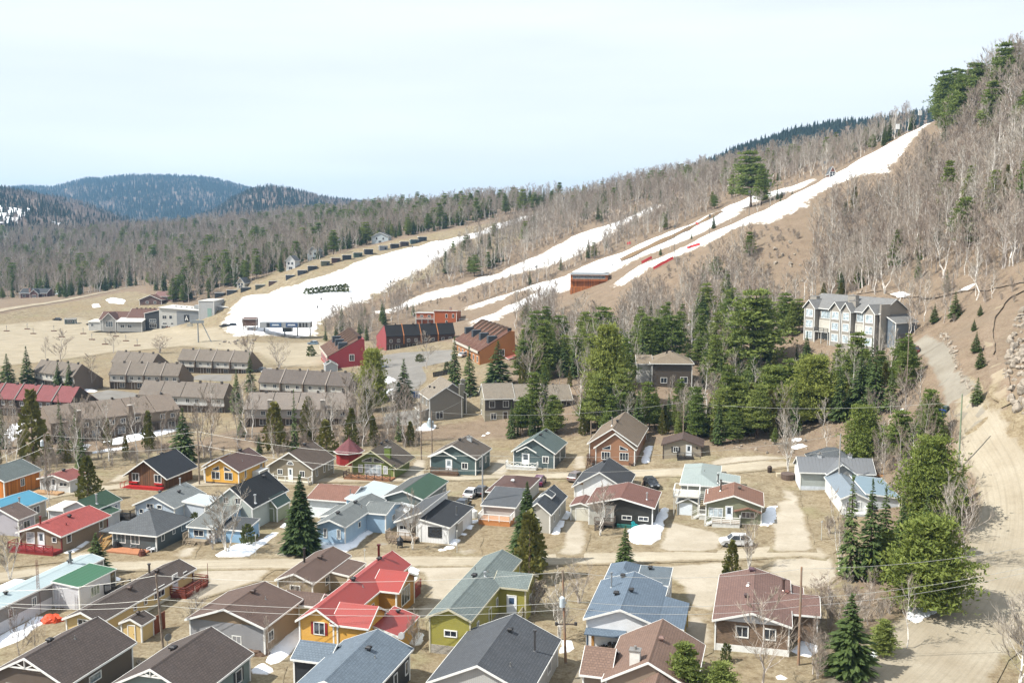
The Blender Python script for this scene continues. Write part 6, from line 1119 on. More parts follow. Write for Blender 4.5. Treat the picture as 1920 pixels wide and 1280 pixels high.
b.block(OR, plain('b9bdc0', .6), H=5.4, R=.8, kind='sb', oe=.5, og=.4); b.win('f', .55, 3.2, .7, 1.6, 1); b.win('f', .85, 3.2, .7, 1.6, 1); b.win('f', .55, .6, .7, 1.4, 1); b.block(OR, plain('b9bdc0', .6), -8.5, 2, -.05, 9, 4.6, .4, 'sb', oe=.4); b.win('f', .3, 3.0, 1.2, 1.0, 2, k=1); b.win('f', .7, 3.0, 1.2, 1.0, 2, k=1); b.deck(-8.5, .5, -.1, 1.95, 2.4, plain('a9aaa6', .6), sides='f', skirt=False); b.chimney(b.W * .6, 7, 0, 1, .8, 1.2, brickwork('8a5a44'))
b.block(planks('5b4636', .4), plain('5b4636', .7), b.W + 1.0, 2.0, b.W + 6.5, 5.5, 2.2, .2, 'sb', oe=.3)
# rental cabins in a row beside the main run
CAB = [(55,940,'3a3f42','dark grey'),(145,920,'3d4247','slate'),(248,900,'2f3538','charcoal'),(358,880,'4f5443','olive'),(458,853,'5a423b','rust brown'),(586,808,'323a45','navy'),(675,772,'343a42','dark blue-grey'),(752,740,'23282c','black'),(850,702,'555843','khaki'),(930,679,'4a2f30','red-ended'),(1012,657,'22272d','coal black'),(1095,638,'3f5348','green'),(1175,612,'2b2f36','graphite'),(1285,585,'7d8288','pale grey'),(1372,570,'23272a','jet black'),(1445,553,'41383c','plum'),(1520,537,'2f4a50','teal'),(1580,517,'2c3238','uppermost dark')]
for i, (zx, zy, c, nm) in enumerate(CAB):
    px, py = 400 + .25 * zx, 320 + .25 * zy; b = B('rental_cabin', nm + ' flat-roofed rental cabin in the row beside the main ski run', 'cabin', (px - 11 + i * .12, py + 4.2), frx=px + 7 - i * .1, rot=-14, L=5.5, H=2.9, R=.2); b.e['group'] = 'row of rental cabins'
    b.block(siding(c, .25), plain('9a9c9c', .7) if i % 3 else plain('c9cccf', .7), H=2.8, R=.25, kind='sb', oe=.3, og=.2, z0=-2, corner=False); b.win('r', .5, .5, 3.2, 1.7, 3, gl='59636a', fm=plain('2a2c2e', .5)); b.win('f', .75, .9, 1.0, 1.0, 1, fm=plain('2a2c2e', .5))
    b.deck(b.W + .1, .2, b.W + 2.2, 5.2, .25, plain('7d6b58', .8) if nm != 'red-ended' else plain('a53a2c', .6), sides='', skirt=True)
for px, py, frx, H_, c, lab in ((431, 484, 446, 8, 'b5ac90', 'cream tall house on the forested slope'), (537, 508, 553, 6, 'c3c5c6', 'white gabled house nearest the rental cabins'), (502, 491, 518, 5, 'b9bcbd', 'pale house half hidden in bare woods'), (577, 489, 597, 6, '9aa6ad', 'blue-grey house above the rental cabins'), (632, 468, 652, 6, '9fadb5', 'light blue house behind the middle rental cabins'), (697, 458, 728, 5, 'a9b4b8', 'pale long house behind the upper rental cabins'), (445, 543, 458, 4, 'a9a08d', 'beige gable house behind the lowest cabins'), (497, 440, 505, 5, 'a9a38f', 'tiny cream house high in the pines'), (908, 405, 922, 5, '8f8a80', 'small house at the top of the main run'), (212, 444, 236, 6, '93a0a6', 'grey-roofed house in the far valley woods'), (1555, 336, 1566, 3, '7a4a38', 'small red hut near the top of the steep run')):
    b = B('forest_house', lab, 'house', (px, py), frx=frx, rot=8, L=8, H=H_, R=2.6); b.block(siding(c, .3), shingle('6b6e70', .3, .2), oe=.5, og=.5, z0=-3); b.win('f', .3, H_ * .6, 1.1, 1.4, 1); b.win('f', .7, H_ * .6, 1.1, 1.4, 1); b.win('f', .5, 1.0, 2.0, 1.4, 2)

# ------------------------------------------------------------------ vehicles
@cached
def carpaint(c):
    t = NT('car_paint'); b = lin(c); t.col(t.mix(t.ramp(t.noise(t.pos(), 3, 3), .4, .7), b, tuple(v * .86 for v in b[:3]) + (1,))); t.p.inputs['Roughness'].default_value = .28; t.p.inputs['Coat Weight'].default_value = .5; return t.m
def car(label, px, py, head, col, suv=0, pickup=False):
    """head: degrees, 0 points right in the picture, 90 away from the camera"""
    p = at(px, py); e = thing('pickup_truck' if pickup else 'parked_car', label, 'pickup' if pickup else 'car', p, math.radians(head), 'parked vehicles'); L, W, H = 4.5, 1.8, 1.45 + .2 * suv
    pt = carpaint(col); gl = glass('14181c', .08); blk = plain('1b1b1c', .7); M = MB(); z0, zb = .3, .92 + .12 * suv
    side = [(-L / 2, z0 + .1), (-L / 2 + .1, z0), (L / 2 - .15, z0), (L / 2, z0 + .2), (L / 2 - .03, zb - .22), (L / 2 - .4, zb - .1), (L / 2 - 1.15, zb), (-L / 2 + .15, zb + .02), (-L / 2, zb - .15)]
    n = len(side)
    for sgn in (-1, 1): M.v += [(x, sgn * W / 2 * (.92 if abs(x) > L / 2 - .2 else 1), z) for x, z in side]
    M.f += [tuple(range(n)), tuple(range(2 * n - 1, n - 1, -1))] + [(i, n + i, n + (i + 1) % n, (i + 1) % n) for i in range(n)]
    M.build('body', pt, e)
    x0, x1, xt0, xt1 = (-L / 2 + .35 if suv else -L / 2 + .55), L / 2 - 1.15, (-L / 2 + .75 if suv else -L / 2 + 1.15), L / 2 - 1.85
    if pickup: x0, xt0 = -.35, -.2; xt1 = .7; x1 = 1.25
    G = MB(); wt = W / 2 - .22; wb = W / 2 - .05; G.hexa([(x0, -wb, zb), (x1, -wb, zb), (x1, wb, zb), (x0, wb, zb)], [(xt0, -wt, H), (xt1, -wt, H), (xt1, wt, H), (xt0, wt, H)]); G.build('windows', gl, e)
    R = MB(); R.hexa([(xt0 - .04, -wt - .02, H - .05), (xt1 + .08, -wt - .02, H - .05), (xt1 + .08, wt + .02, H - .05), (xt0 - .04, wt + .02, H - .05)], [(xt0, -wt + .08, H + .04), (xt1, -wt + .08, H + .04), (xt1, wt - .08, H + .04), (xt0, wt - .08, H + .04)]); r = R.build('roof', pt, e)
    P = MB()
    for s in (-1, 1):
        for a, b_ in ((x0, xt0), (x1, xt1), ((x0 + x1) / 2 - .1, (xt0 + xt1) / 2)): P.beam((a, s * wb, zb), (b_, s * wt, H), .07, .05)
    P.build('pillars', pt, r)
    if pickup: T = MB(); T.box(-L / 2 + .15, -W / 2 + .1, zb - .02, -.4, W / 2 - .1, zb + .06); T.build('bed_cover', blk, e)
    for x in (-L / 2 + .85, L / 2 - .85):
        for s in (-1, 1):
            y = s * (W / 2 - .1); T = MB(); T.tube([(x, y - .11, .33), (x, y + .11, .33)], [.33, .33], 14); wh = T.build('wheel', blk, e); T = MB(); T.tube([(x, y - .125, .33), (x, y + .125, .33)], [.19, .19], 10); T.build('rim', plain('8e9092', .3, .7), wh)
    for s in (-1, 1):
        T = MB(); T.box(L / 2 - .22, s * (W / 2 - .32) - .18, zb - .32, L / 2 - .02, s * (W / 2 - .32) + .18, zb - .18); T.build('headlight', plain('d5dadd', .2), e); T = MB(); T.box(-L / 2 - .015, s * (W / 2 - .26) - .16, zb - .28, -L / 2 + .05, s * (W / 2 - .26) + .16, zb - .12); T.build('tail_light', plain('7d1512', .3), e)
        T = MB(); T.box(x1 - .35, s * (W / 2 + .08) - .08, zb + .02, x1 - .2, s * (W / 2 + .08) + .08, zb + .16); T.build('mirror', pt, e)
    return e
car('white crossover parked on the sand road before the sage cottage', 1379, 1022, 178, 'd5d6d7', 1)
car('white sedan parked tail-on beside the upper lane', 884, 930, 74, 'd3d4d5'); car('black sedan tucked behind the white sedan', 903, 926, 74, '1c1e22'); car('dark blue car by the white flat-walled cottage', 868, 951, 74, '252c3a')
car('purple hatchback behind the slate dormer roof', 1012, 908, 78, '5a2447', 1); car('brown van at the corner of the white garage house', 1081, 900, 60, '6d5f5c', 1); car('black car between the black-walled cottage and the deck', 1221, 913, -80, '16191f', 1)
car('dark car alone at the far left of the car park', 107, 600.5, 170, '22262c'); car('black car in the trio on the car park', 170, 609.5, 165, '1d2024'); car('white car in front of the trio on the car park', 175, 613, 172, 'cfd1d3'); car('grey car right of the trio on the car park', 188, 611, 175, '5d6d7c', 1)
car('silver pickup before the dark lodge entrance', 290, 608, 172, 'b3b7ba', 1, True); car('black car beside the lodge tower', 421, 613, 175, '1a1d22'); car('dark blue car by the lodge deck', 435, 612, 175, '1e2530', 1); car('blue-grey car parked above the grassy knoll', 587, 646, 170, '6d8496', 1)
car('silver car on the paved court under the pine', 715, 690, 20, 'a9aeb3'); car('white car at the finned brown terrace', 503, 699, 175, 'd0d2d4'); car('dark grey car beside the white car at the terrace', 490, 697, 175, '3d434a'); car('white car at the stepped orange block', 869, 668, 60, 'c9cccf'); car('maroon car on the parking by the hillside condominium', 1716, 662, 70, '4a2a2a', 1)
# ------------------------------------------------------------------ utility poles and wires
WOODP = bark_mat('8a7c6e', '6d5f52', 3)
POLE = {}
def pole(key, px, by, ty, label, arm=False, trans=0, col=None, r=.15, lean=0.0):
    p = at(px, by); h = (by - ty) * proj(*p)[2] / FPX * 1.01; e = thing('utility_pole', label, 'pole', p); M = MB(); M.tube([(0, 0, -.5), (lean * .5, 0, h * .5), (lean, 0, h)], [r, r * .85, r * .65], 8); M.build('shaft', col or WOODP, e)
    if arm:
        M = MB(); M.box(-1.1, -.06, h * arm - .06, 1.1, .06, h * arm + .06); M.build('crossarm', plain('5d5148', .8), e)
        for x in (-1, 1): M = MB(); M.cyl(x, 0, h * arm - .12, h * arm + .2, .16, .16, 8); M.build('insulator', plain('3a3634', .5), e)
    if trans: M = MB(); M.cyl(-.42, -.1, h * trans - .5, h * trans + .45, .28, .28, 12); M.cyl(-.42, -.1, h * trans + .45, h * trans + .62, .28, .12, 12); M.box(-.25, -.05, h * trans - .2, 0, .05, h * trans); M.build('transformer', plain('b9c3c8', .4), e)
    POLE[key] = (p, h, lean); FOOT.append([(p.x - .4, p.y - .4), (p.x + .4, p.y - .4), (p.x + .4, p.y + .4), (p.x - .4, p.y + .4)]); return e
pole('a1', 307, 1222, 1072, 'grey wooden utility pole between the yellow shed and the taupe house', lean=-.5); pole('a2', 1061, 1242, 1064, 'rust-footed utility pole with grey transformer in front of the blue roofs', .42, .66, bark_mat('8a6a52', '7d7468', 1), lean=-.4); pole('a3', 1497, 1246, 1058, 'utility pole beside the brick bungalow', 0, 0, bark_mat('8a6a52', '7d7468', 1))
pole('b0', 88, 912, 812, 'utility pole with white transformer behind the pink-roofed cottage', 0, .82); pole('b1', 374, 908, 806, 'slim utility pole left of the yellow chalet'); pole('b2', 905, 968, 850, 'grey steel-like pole beside the white sedan', col=plain('8f9090', .6)); pole('b3', 1572, 925, 812, 'utility pole rising from the grey metal-roofed house', col=plain('9a9894', .6))
pole('c1', 790, 862, 755, 'tall thin pole at the end of the lane by the teal cottage'); pole('c2', 810, 855, 770, 'utility pole with grey transformer near the twin-gabled townhouse', 0, .78); pole('c3', 1108, 826, 788, 'short pole behind the orange-brown chalet'); pole('c4', 1281, 822, 752, 'utility pole at the pine edge behind the beige cabin'); pole('c5', 1015, 702, 646, 'utility pole among the pines above the tan townhouses'); pole('d1', 1797, 882, 738, 'greenish pole at the fork of the sand road', col=bark_mat('7d8a70', '687560', 2)); pole('c6', 1697, 790, 600, 'leaning thin bare pole by the hillside condominium', r=.1)
WIRE = plain('a9a9a4', .5, .3)
def wire(a, b, label, sag=.8, r=.019):
    a = Vector(a); b = Vector(b); M = MB(); P = [a.lerp(b, t) - Vector((0, 0, sag * 4 * t * (1 - t))) for t in np.linspace(0, 1, 13)]; M.tube(P, [r] * 13, 4, False); o = M.build('power_line', WIRE); tag(o, label, 'wire', 'overhead power lines'); return o
def top(k, f=.98): p, h, l = POLE[k]; return (p.x + l * f, p.y, p.z + h * f)
def off(k, f, dx, dy, dz): x, y, z = top(k, f); return (x + dx, y + dy, z + dz)
for f, nm in ((.98, 'highest'), (.68, 'upper'), (.60, 'lower')):
    wire(top('a1', f), top('a2', f * (.96 if f < .9 else 1)), nm + ' wire from the taupe house pole to the transformer pole', .9); wire(top('a2', f), top('a3', f), nm + ' wire from the transformer pole to the brick bungalow pole', .8); wire(aty(-60, 1165 - 60 * f, 104), top('a1', f), nm + ' wire entering from the left to the taupe house pole', .6); wire(top('a3', f), aty(1990, 1125 - 115 * f, 104), nm + ' wire from the brick bungalow pole to the right edge', .7)
for f, nm in ((.98, 'highest'), (.74, 'lower')):
    wire(aty(-60, 905 - 20 * f, 175), top('b0', f), nm + ' wire from the left edge to the white transformer', .3); wire(top('b0', f), top('b1', f), nm + ' wire between the white transformer and the slim pole', 1.0); wire(top('b1', f), top('b2', f), nm + ' wire from the slim pole over the yellow chalet to the grey pole', 1.4); wire(top('b2', f), top('b3', f), nm + ' wire from the grey pole to the metal-roofed house', 1.6)
wire(top('b1', .9), top('c1', .9), 'wire from the slim pole to the thin lane pole', 1.2); wire(top('c2'), top('c4'), 'wire from the townhouse pole along the pine edge', 1.5); wire(top('c4'), top('d1', .9), 'wire from the pine edge to the sand road fork', 1.2); wire(top('c5'), aty(1250, 618, 290), 'wire climbing from the pine pole into the woods', .8); wire(top('c2', .9), top('c5'), 'wire from the townhouse pole up to the pine pole', 1.5); wire(top('c5', .85), aty(1500, 600, 265), 'wire from the pine pole toward the condominium', 2.0)
# ------------------------------------------------------------------ slope lights, lift pylons, car park plug posts
for i, (px, by, ty, wht) in enumerate(((1682,272,238,1),(1724,238,212,1),(1545,338,305,0),(1404,428,360,0),(1443,405,345,0),(1264,487,425,0),(603,600,560,0),(1005,545,500,0),(774,492,462,0),(733,567,528,0),(1057,410,372,0),(932,470,430,0),(596,618,575,0),(1330,452,405,0))):
    p = at(px, by); h = (by - ty) * proj(*p)[2] / FPX; e = thing('slope_lamp', 'slope lamp pole ' + ('with white box head near the ridge, ' if wht else 'beside the snow, ') + ('upper', 'topmost', 'by the red hut', 'left of the lone pine', 'right of the lone pine', 'by the red netting', 'at the lift hall', 'in the narrow woods', 'by the rental cabins', 'at the lower bend', 'on the skyline', 'at the upper main run', 'at the lodge snow', 'midway up the steep run')[i], 'lamp', p, 0, 'ski slope lamp poles'); M = MB(); M.tube([(0, 0, -.5), (0, 0, h)], [.16, .1], 6); M.build('mast', plain('77736d', .6), e); M = MB(); s = .8 if wht else .4; M.box(-s, -.25, h - s * 1.4, s, .25, h + s * 1.4); M.build('lamp_head', plain('d5d6d4' if wht else '6d6d6b', .5), e)
PLUG = [(50,245),(205,230),(250,265),(405,245),(625,265),(690,310),(790,345),(945,320),(1030,355),(965,215),(1265,215),(1190,220),(870,285),(465,290)]
for i, (zx, zy) in enumerate(PLUG):
    p = at(zx * .25, 560 + zy * .25); e = thing('plug_post', 'short plug-in post on a timber block in the bare car park', 'post', p, 0, 'car park plug posts'); M = MB(); M.box(-1.3, -.35, -.3, 1.3, .35, .55); M.build('block', plain('6d5140', .8), e); M = MB(); M.cyl(0, 0, .5, 3.2, .09, .07, 6); M.build('post', plain('77706a', .6), e); M = MB(); M.box(-.2, -.1, 2.2, .2, .1, 2.7); M.build('socket_box', plain('9a9a97', .5), e)
b = B('kiosk', 'small dark ticket kiosk alone in the car park', 'kiosk', (121, 608), frx=141, rot=-8, L=3, H=2.6, R=.3); b.block(siding('4f5a55', .25), plain('6b665e', .7), kind='sf', oe=.4); b.win('f', .5, 1, 2.4, .9, 3)
e = thing('lift_pylon', 'grey lift mast with slanted brace before the ski lodge', 'pylon', at(372, 642)); M = MB(); M.tube([(0, 0, -.5), (0, 0, 9)], [.35, .25], 8); M.build('mast', plain('8f918f', .5), e); M = MB(); M.box(-3, -.5, 8.2, 2.5, .5, 9.4); M.build('head', plain('7d8284', .5), e); M = MB(); M.beam((6, 0, -1), (1.5, 0, 9), .35); M.build('brace', plain('8f918f', .5), e); M = MB(); M.box(-4.5, -.4, 6.8, -2.2, .4, 8.2); M.build('machine_box', plain('a9a496', .6), e)
# ------------------------------------------------------------------ garden things
def at_thing(name, label, cat, px, py, rz=0, group=None): return thing(name, label, cat, at(px, py), rz, group)
e = at_thing('hot_tub', 'round brown hot tub with padded cover beside the grey house', 'hot tub', 1477, 897); M = MB(); M.cyl(0, 0, -.2, .85, 1.15, 1.15, 20); M.build('tub', planks('5b4a40', .15), e); M = MB(); M.cyl(0, 0, .85, 1.0, 1.2, 1.15, 20); M.build('cover', plain('5a4c46', .6), e); M = MB(); M.box(-1.7, .6, -.2, .4, 1.6, .7); M.build('step_box', plain('b3a78f', .7), e)
e = at_thing('fire_barrel', 'blackened fire barrel on the lawn by the upper lane', 'barrel', 1443, 885); M = MB(); M.cyl(0, 0, -.1, .95, .38, .42, 12); M.build('drum', plain('3a2f2a', .7, .3), e); M = MB(); M.cyl(0, 0, .95, 1.2, .42, .2, 12); M.build('lid', plain('4a3d36', .6, .3), e)
def chair(label, px, py, col, rz):
    e = at_thing('garden_chair', label, 'chair', px, py, rz); m = plain(col, .55)
    for i in range(5): M = MB(); x = -.28 + i * .14; M.hexa([(x - .06, .25, .3), (x + .06, .25, .3), (x + .06, .3, .3), (x - .06, .3, .3)], [(x - .06, .6, 1.05 - abs(i - 2) * .06), (x + .06, .6, 1.05 - abs(i - 2) * .06), (x + .06, .64, 1.05 - abs(i - 2) * .06), (x - .06, .64, 1.05 - abs(i - 2) * .06)]); M.build('back_slat', m, e)
    M = MB(); M.hexa([(-.32, -.35, .36), (.32, -.35, .36), (.32, .3, .26), (-.32, .3, .26)], [(-.32, -.35, .41), (.32, -.35, .41), (.32, .3, .31), (-.32, .3, .31)]); M.build('seat', m, e)
    for s in (-1, 1): M = MB(); M.box(s * .38 - .07, -.42, .56, s * .38 + .07, .4, .6); M.build('armrest', m, e); M = MB(); M.box(s * .38 - .04, -.38, -.05, s * .38 + .04, -.3, .56); M.build('leg', m, e); M = MB(); M.box(s * .38 - .04, .3, -.05, s * .38 + .04, .38, .56); M.build('leg', m, e)
chair('bright red garden chair in front of the orange-brown chalet', 1172, 870, 'a5181c', .4); chair('black garden chair beside the red one', 1184, 873, '26282b', -.3); chair('turquoise garden chair before the black-walled cottage', 1191, 991, '1f9aa0', .5); chair('grey garden chair on the charcoal cottage patio', 251, 1029, '8d8f90', .2); chair('white lounge chair by the charcoal cottage corner', 283, 1034, 'cfd1d2', -.4)
def heap(name, label, cat, px, py, col, sx, sy, sz, seed, n=8):
    rg = np.random.default_rng(seed); bm = bmesh.new(); bmesh.ops.create_icosphere(bm, subdivisions=3, radius=1)
    for v in bm.verts: k = 1 + .22 * math.sin(v.co.x * 5 + seed) * math.cos(v.co.y * 6) + rg.normal() * .04; v.co = Vector((v.co.x * sx * k, v.co.y * sy * k, max(-.05, v.co.z) * sz * k))
    me = bpy.data.meshes.new(name); bm.to_mesh(me); bm.free(); me.materials.append(plain(col, .6)); o = link(bpy.data.objects.new(name, me)); o.location = at(px, py); return tag(o, label, cat)
heap('tarpaulin', 'crumpled orange tarpaulin on the grass by the white annex', 'tarp', 97, 1164, 'c8451a', 1.2, .8, .8, 3)
heap('grill', 'black covered barbecue on the charcoal cottage patio', 'grill', 218, 1028, '17191b', .55, .45, 1.2, 4)
heap('brush_pile', 'pile of brown branches under the taupe house corner', 'brush pile', 482, 1226, '5d4633', 1.5, .7, .6, 5)
e = at_thing('fire_pit', 'rusty fire pit on the grass by the charcoal cottage', 'fire pit', 267, 1041); M = MB(); M.cyl(0, 0, -.1, .7, .5, .42, 10); M.build('bowl', plain('5b2f22', .8), e); M = MB(); M.beam((-.6, 0, 0), (-.2, .1, 1.1), .12); M.beam((.55, .1, 0), (.1, -.1, 1.0), .12); M.build('poker_logs', DARKB, e)
e = at_thing('garden_lantern', 'black lantern-shaped wood stove before the white flat-walled cottage', 'stove', 750, 1026); M = MB(); M.cyl(0, 0, .35, 1.1, .42, .42, 8); M.build('fire_box', plain('202224', .6), e); M = MB(); M.cyl(0, 0, 1.1, 1.7, .5, .06, 8); M.build('cone_top', plain('26282a', .6), e); [MB().beam((x, y, -.1), (x * .8, y * .8, .4), .06).build('leg', plain('202224', .6), e) for x, y in ((-.35, -.35), (.35, -.35), (.35, .35), (-.35, .35))]
for i, (px, by, ty, lab) in enumerate(((480, 1040, 1000, 'thin white post on the snow beside the blue annex'), (857, 1036, 992, 'thin grey post at the corner of the white flat-walled cottage'), (1027, 884, 862, 'thin stake in front of the slate cottage'), (684, 1052, 1028, 'green snow marker by the sand road'), (1540, 1012, 975, 'thin stake on the lawn by the birch clump'))):
    e = at_thing('marker_post', lab, 'post', px, by); h = (by - ty) * proj(*at(px, by))[2] / FPX; M = MB(); M.cyl(0, 0, -.3, h, .05, .04, 6); M.build('stake', plain('b9bab6', .5), e); M = MB(); M.box(-.12, -.02, h - .25, .12, .02, h); M.build('plate', plain('c9cac6', .5), e)
e = at_thing('antenna_mast', 'lattice antenna mast beside the white annex of the left trailer', 'antenna', 74, 1150); h = 105 * proj(*at(74, 1150))[2] / FPX
for k in range(3): M = MB(); a = k * 2.094; M.beam((.2 * math.cos(a), .2 * math.sin(a), -.3), (.12 * math.cos(a), .12 * math.sin(a), h), .035); M.build('mast_leg', plain('8d6a5a', .6), e)
M = MB()
for i in range(int(h / .35)):
    z = i * .35; r = .2 - .08 * z / h
    for k in range(3): a, c = k * 2.094, (k + 1) * 2.094; M.beam((r * math.cos(a), r * math.sin(a), z), (r * math.cos(c), r * math.sin(c), z + .3), .02)
M.build('lattice', plain('8d6a5a', .6), e)
e = at_thing('satellite_dish', 'grey satellite dish on a post behind the dark shuttered cottage', 'dish', 314, 1214); M = MB(); M.cyl(0, 0, -.3, 1.0, .04, .04, 6); M.build('post', plain('8f9090', .5), e); bm = MB(); [bm.tube([(.1 + i * .02, 0, 1.2), (.12 + i * .02, -.02, 1.2)], [.42 - i * .02, .42 - i * .02], 14) for i in range(1)]; bm.build('reflector', plain('77797c', .5), e)
for i, (px, py, c, lab) in enumerate(((1759, 778, '1f3f86', 'left blue wheeled bin at the road fork'), (1766, 781, '24489a', 'front blue wheeled bin at the road fork'), (1773, 774, '3a4a48', 'dark green wheeled bin behind the blue ones'))):
    e = at_thing('wheeled_bin', lab, 'bin', px, py, .3 * i); M = MB(); M.hexa([(-.3, -.35, 0), (.3, -.35, 0), (.3, .35, 0), (-.3, .35, 0)], [(-.38, -.45, 1.15), (.38, -.45, 1.15), (.38, .45, 1.15), (-.38, .45, 1.15)]); M.build('body', plain(c, .5), e); M = MB(); M.hexa([(-.4, -.48, 1.15), (.4, -.48, 1.15), (.4, .48, 1.15), (-.4, .48, 1.15)], [(-.34, -.4, 1.25), (.34, -.4, 1.25), (.34, .4, 1.3), (-.34, .4, 1.3)]); M.build('lid', plain(c, .45), e); [MB().tube([(x - .04, .5, .12), (x + .04, .5, .12)], [.13, .13], 8).build('wheel', plain('1b1b1b'), e) for x in (-.35, .35)]
e = at_thing('dumpster', 'blue container beside the twin-gabled townhouse', 'container', 785, 745); M = MB(); M.box(-2, -1, 0, 2, 1, 1.4); M.build('body', plain('24406a', .6), e); M = MB(); M.box(-2.05, -1.05, 1.4, 2.05, 1.05, 1.55); M.build('lid', plain('1b2f4f', .6), e)
e = at_thing('water_tank', 'grey cylinder tank on the snow by the thin poles', 'tank', 807, 803); M = MB(); M.cyl(0, 0, -.2, 1.6, .8, .8, 14); M.build('drum', plain('9aa7ad', .5), e); M = MB(); M.cyl(0, 0, 1.6, 1.8, .8, .3, 14); M.build('cap', plain('8b979c', .5), e)
for (x0, y0), (x1, y1), lab in (((700, 762), (742, 748), 'grey board fence behind the lone spruce'), ((812, 707), (850, 700), 'dark board fence by the twin-gabled townhouse')):
    a, c = at(x0, y0), at(x1, y1); e = thing('board_fence', lab, 'fence', a); n = int((c - a).length / .5)
    for i in range(n): q = (c - a) * (i / n); q2 = (c - a) * ((i + .9) / n); M = MB(); M.beam((q.x, q.y, q.z + .7), (q2.x, q2.y, q2.z + .7), .05, 1.6); M.build('board', plain('6d6a66' if y0 > 750 else '2f3236', .8), e)
# red safety netting on the pistes
for (x0, y0), (x1, y1), lab in (((1203, 497), (1222, 487), 'red safety net at the right edge of the forked run'), ((1225, 508), (1262, 488), 'red safety net along the steep run foot'), ((1288, 470), (1312, 462), 'short red safety net on the steep run'), ((1176, 461), (1182, 459), 'tiny red marker net between the runs'), ((1304, 422), (1309, 425), 'red pad on the forked run')):
    a, c = at(x0, y0), at(x1, y1); e = thing('safety_net', lab, 'net', a); n = max(2, int((c - a).length / 2.5)); M = MB()
    for i in range(n): q, q2 = (c - a) * (i / n), (c - a) * ((i + 1) / n); M.beam((q.x, q.y, q.z + 1.1), (q2.x, q2.y, q2.z + 1.1), .04, 1.1)
    M.build('mesh_panel', plain('b8383a', .7), e); M = MB(); [M.cyl(((c - a) * (i / n)).x, ((c - a) * (i / n)).y, ((c - a) * (i / n)).z - .3, ((c - a) * (i / n)).z + 1.9, .04, .04, 5) for i in range(n + 1)]; M.build('stakes', plain('8d3a3a', .6), e)
# two skiers standing on the run
def person(label, px, py, coat, rz):
    e = thing('person', label, 'person', at(px, py) + Vector((0, 0, .5)), rz); P = [(0, 0, .95), (0, 0, 1.2), (0, -.02, 1.45), (0, -.02, 1.56), (0, -.03, 1.66), (.11, 0, .88), (.15, -.06, .5), (.15, 0, .06), (.15, -.16, .03), (-.11, 0, .88), (-.15, -.06, .5), (-.15, 0, .06), (-.15, -.16, .03), (.21, 0, 1.4), (.32, -.08, 1.14), (.28, -.3, 1.02), (-.21, 0, 1.4), (-.32, -.08, 1.14), (-.28, -.3, 1.02)]
    E = [(0, 1), (1, 2), (2, 3), (3, 4), (0, 5), (5, 6), (6, 7), (7, 8), (0, 9), (9, 10), (10, 11), (11, 12), (2, 13), (13, 14), (14, 15), (2, 16), (16, 17), (17, 18)]; R = [.17, .17, .17, .07, .11, .11, .09, .07, .06, .11, .09, .07, .06, .09, .07, .06, .09, .07, .06]
    me = bpy.data.meshes.new('body'); me.from_pydata(P, E, []); o = link(bpy.data.objects.new('body', me), e); m = o.modifiers.new('skin', 'SKIN'); sv_ = me.skin_vertices[0].data
    for i, r in enumerate(R): sv_[i].radius = (r, r)
    sv_[0].use_root = True; o.modifiers.new('sub', 'SUBSURF').levels = 1; me.materials.append(plain(coat, .8)); M = MB(); M.tube([(0, -.03, 1.62), (0, -.03, 1.72), (0, -.03, 1.8)], [.13, .13, .05], 8); M.build('helmet', plain('2b2d30', .4), e); [MB().box(x - .05, -.9, .0, x + .05, .8, .03).build('ski', plain('30343a', .4), e) for x in (-.15, .15)]
person('skier in black clothes standing on the forked run', 1148, 504, '17181b', .4); person('skier in dark blue clothes just uphill of the other', 1155, 501, '1d2433', -.5)
# ------------------------------------------------------------------ boulders of the rock cut
ROCKM = bark_mat('958b7e', '736a5e', 1.2); ROCKS = []
for k in range(5):
    rg = np.random.default_rng(200 + k); bm = bmesh.new(); bmesh.ops.create_icosphere(bm, subdivisions=2, radius=1); ax = [Vector(rg.normal(size=3)).normalized() for _ in range(7)]
    for v in bm.verts:
        c = v.co.copy()
        for a in ax:
            d = c.dot(a)
            if d > .62: c -= a * (d - .62)
        v.co = Vector((c.x * 1.2, c.y, c.z * .85))
    me = bpy.data.meshes.new('boulder'); bm.to_mesh(me); bm.free(); me.materials.append(ROCKM); ROCKS.append(me)
def rocks(poly, n, s0, s1, label, group, seed):
    P = np.array(W2(poly)); rg = np.random.default_rng(seed); x0, y0 = P.min(0); x1, y1 = P.max(0); c = 0
    while c < n:
        x, y = rg.uniform(x0, x1), rg.uniform(y0, y1)
        if not inpoly(np.array([x]), np.array([y]), P)[0]: continue
        o = link(bpy.data.objects.new('boulder', ROCKS[rg.integers(5)])); s = rg.uniform(s0, s1); o.location = (x, y, float(hgt(x, y)) + s * .2); o.scale = (s, s, s); o.rotation_euler = tuple(rg.uniform(0, 6, 3)); tag(o, label, 'boulder', group); c += 1
rocks([(1890, 770), (1880, 720), (1893, 650), (1900, 590), (1960, 560), (1960, 800)], 220, .25, .95, 'pale angular boulder in the rock cut at the right edge', 'boulders of the rock cut', 1)
rocks([(1790, 690), (1770, 640), (1760, 625), (1775, 625), (1800, 680), (1830, 750), (1850, 770), (1825, 765)], 60, .2, .6, 'small rock lining the hill road ditch', 'rocks along the hill road', 2)
rocks([(1430, 560), (1420, 460), (1500, 440), (1520, 470), (1500, 560)], 22, .4, 1.0, 'rock in the sandy cut below the steep run', 'rocks of the sandy cut', 3)
rocks([(1360, 850), (1350, 830), (1500, 815), (1640, 830), (1600, 860), (1500, 858)], 40, .12, .4, 'small stone on the red soil bank behind the cabin', 'stones of the red bank', 4)
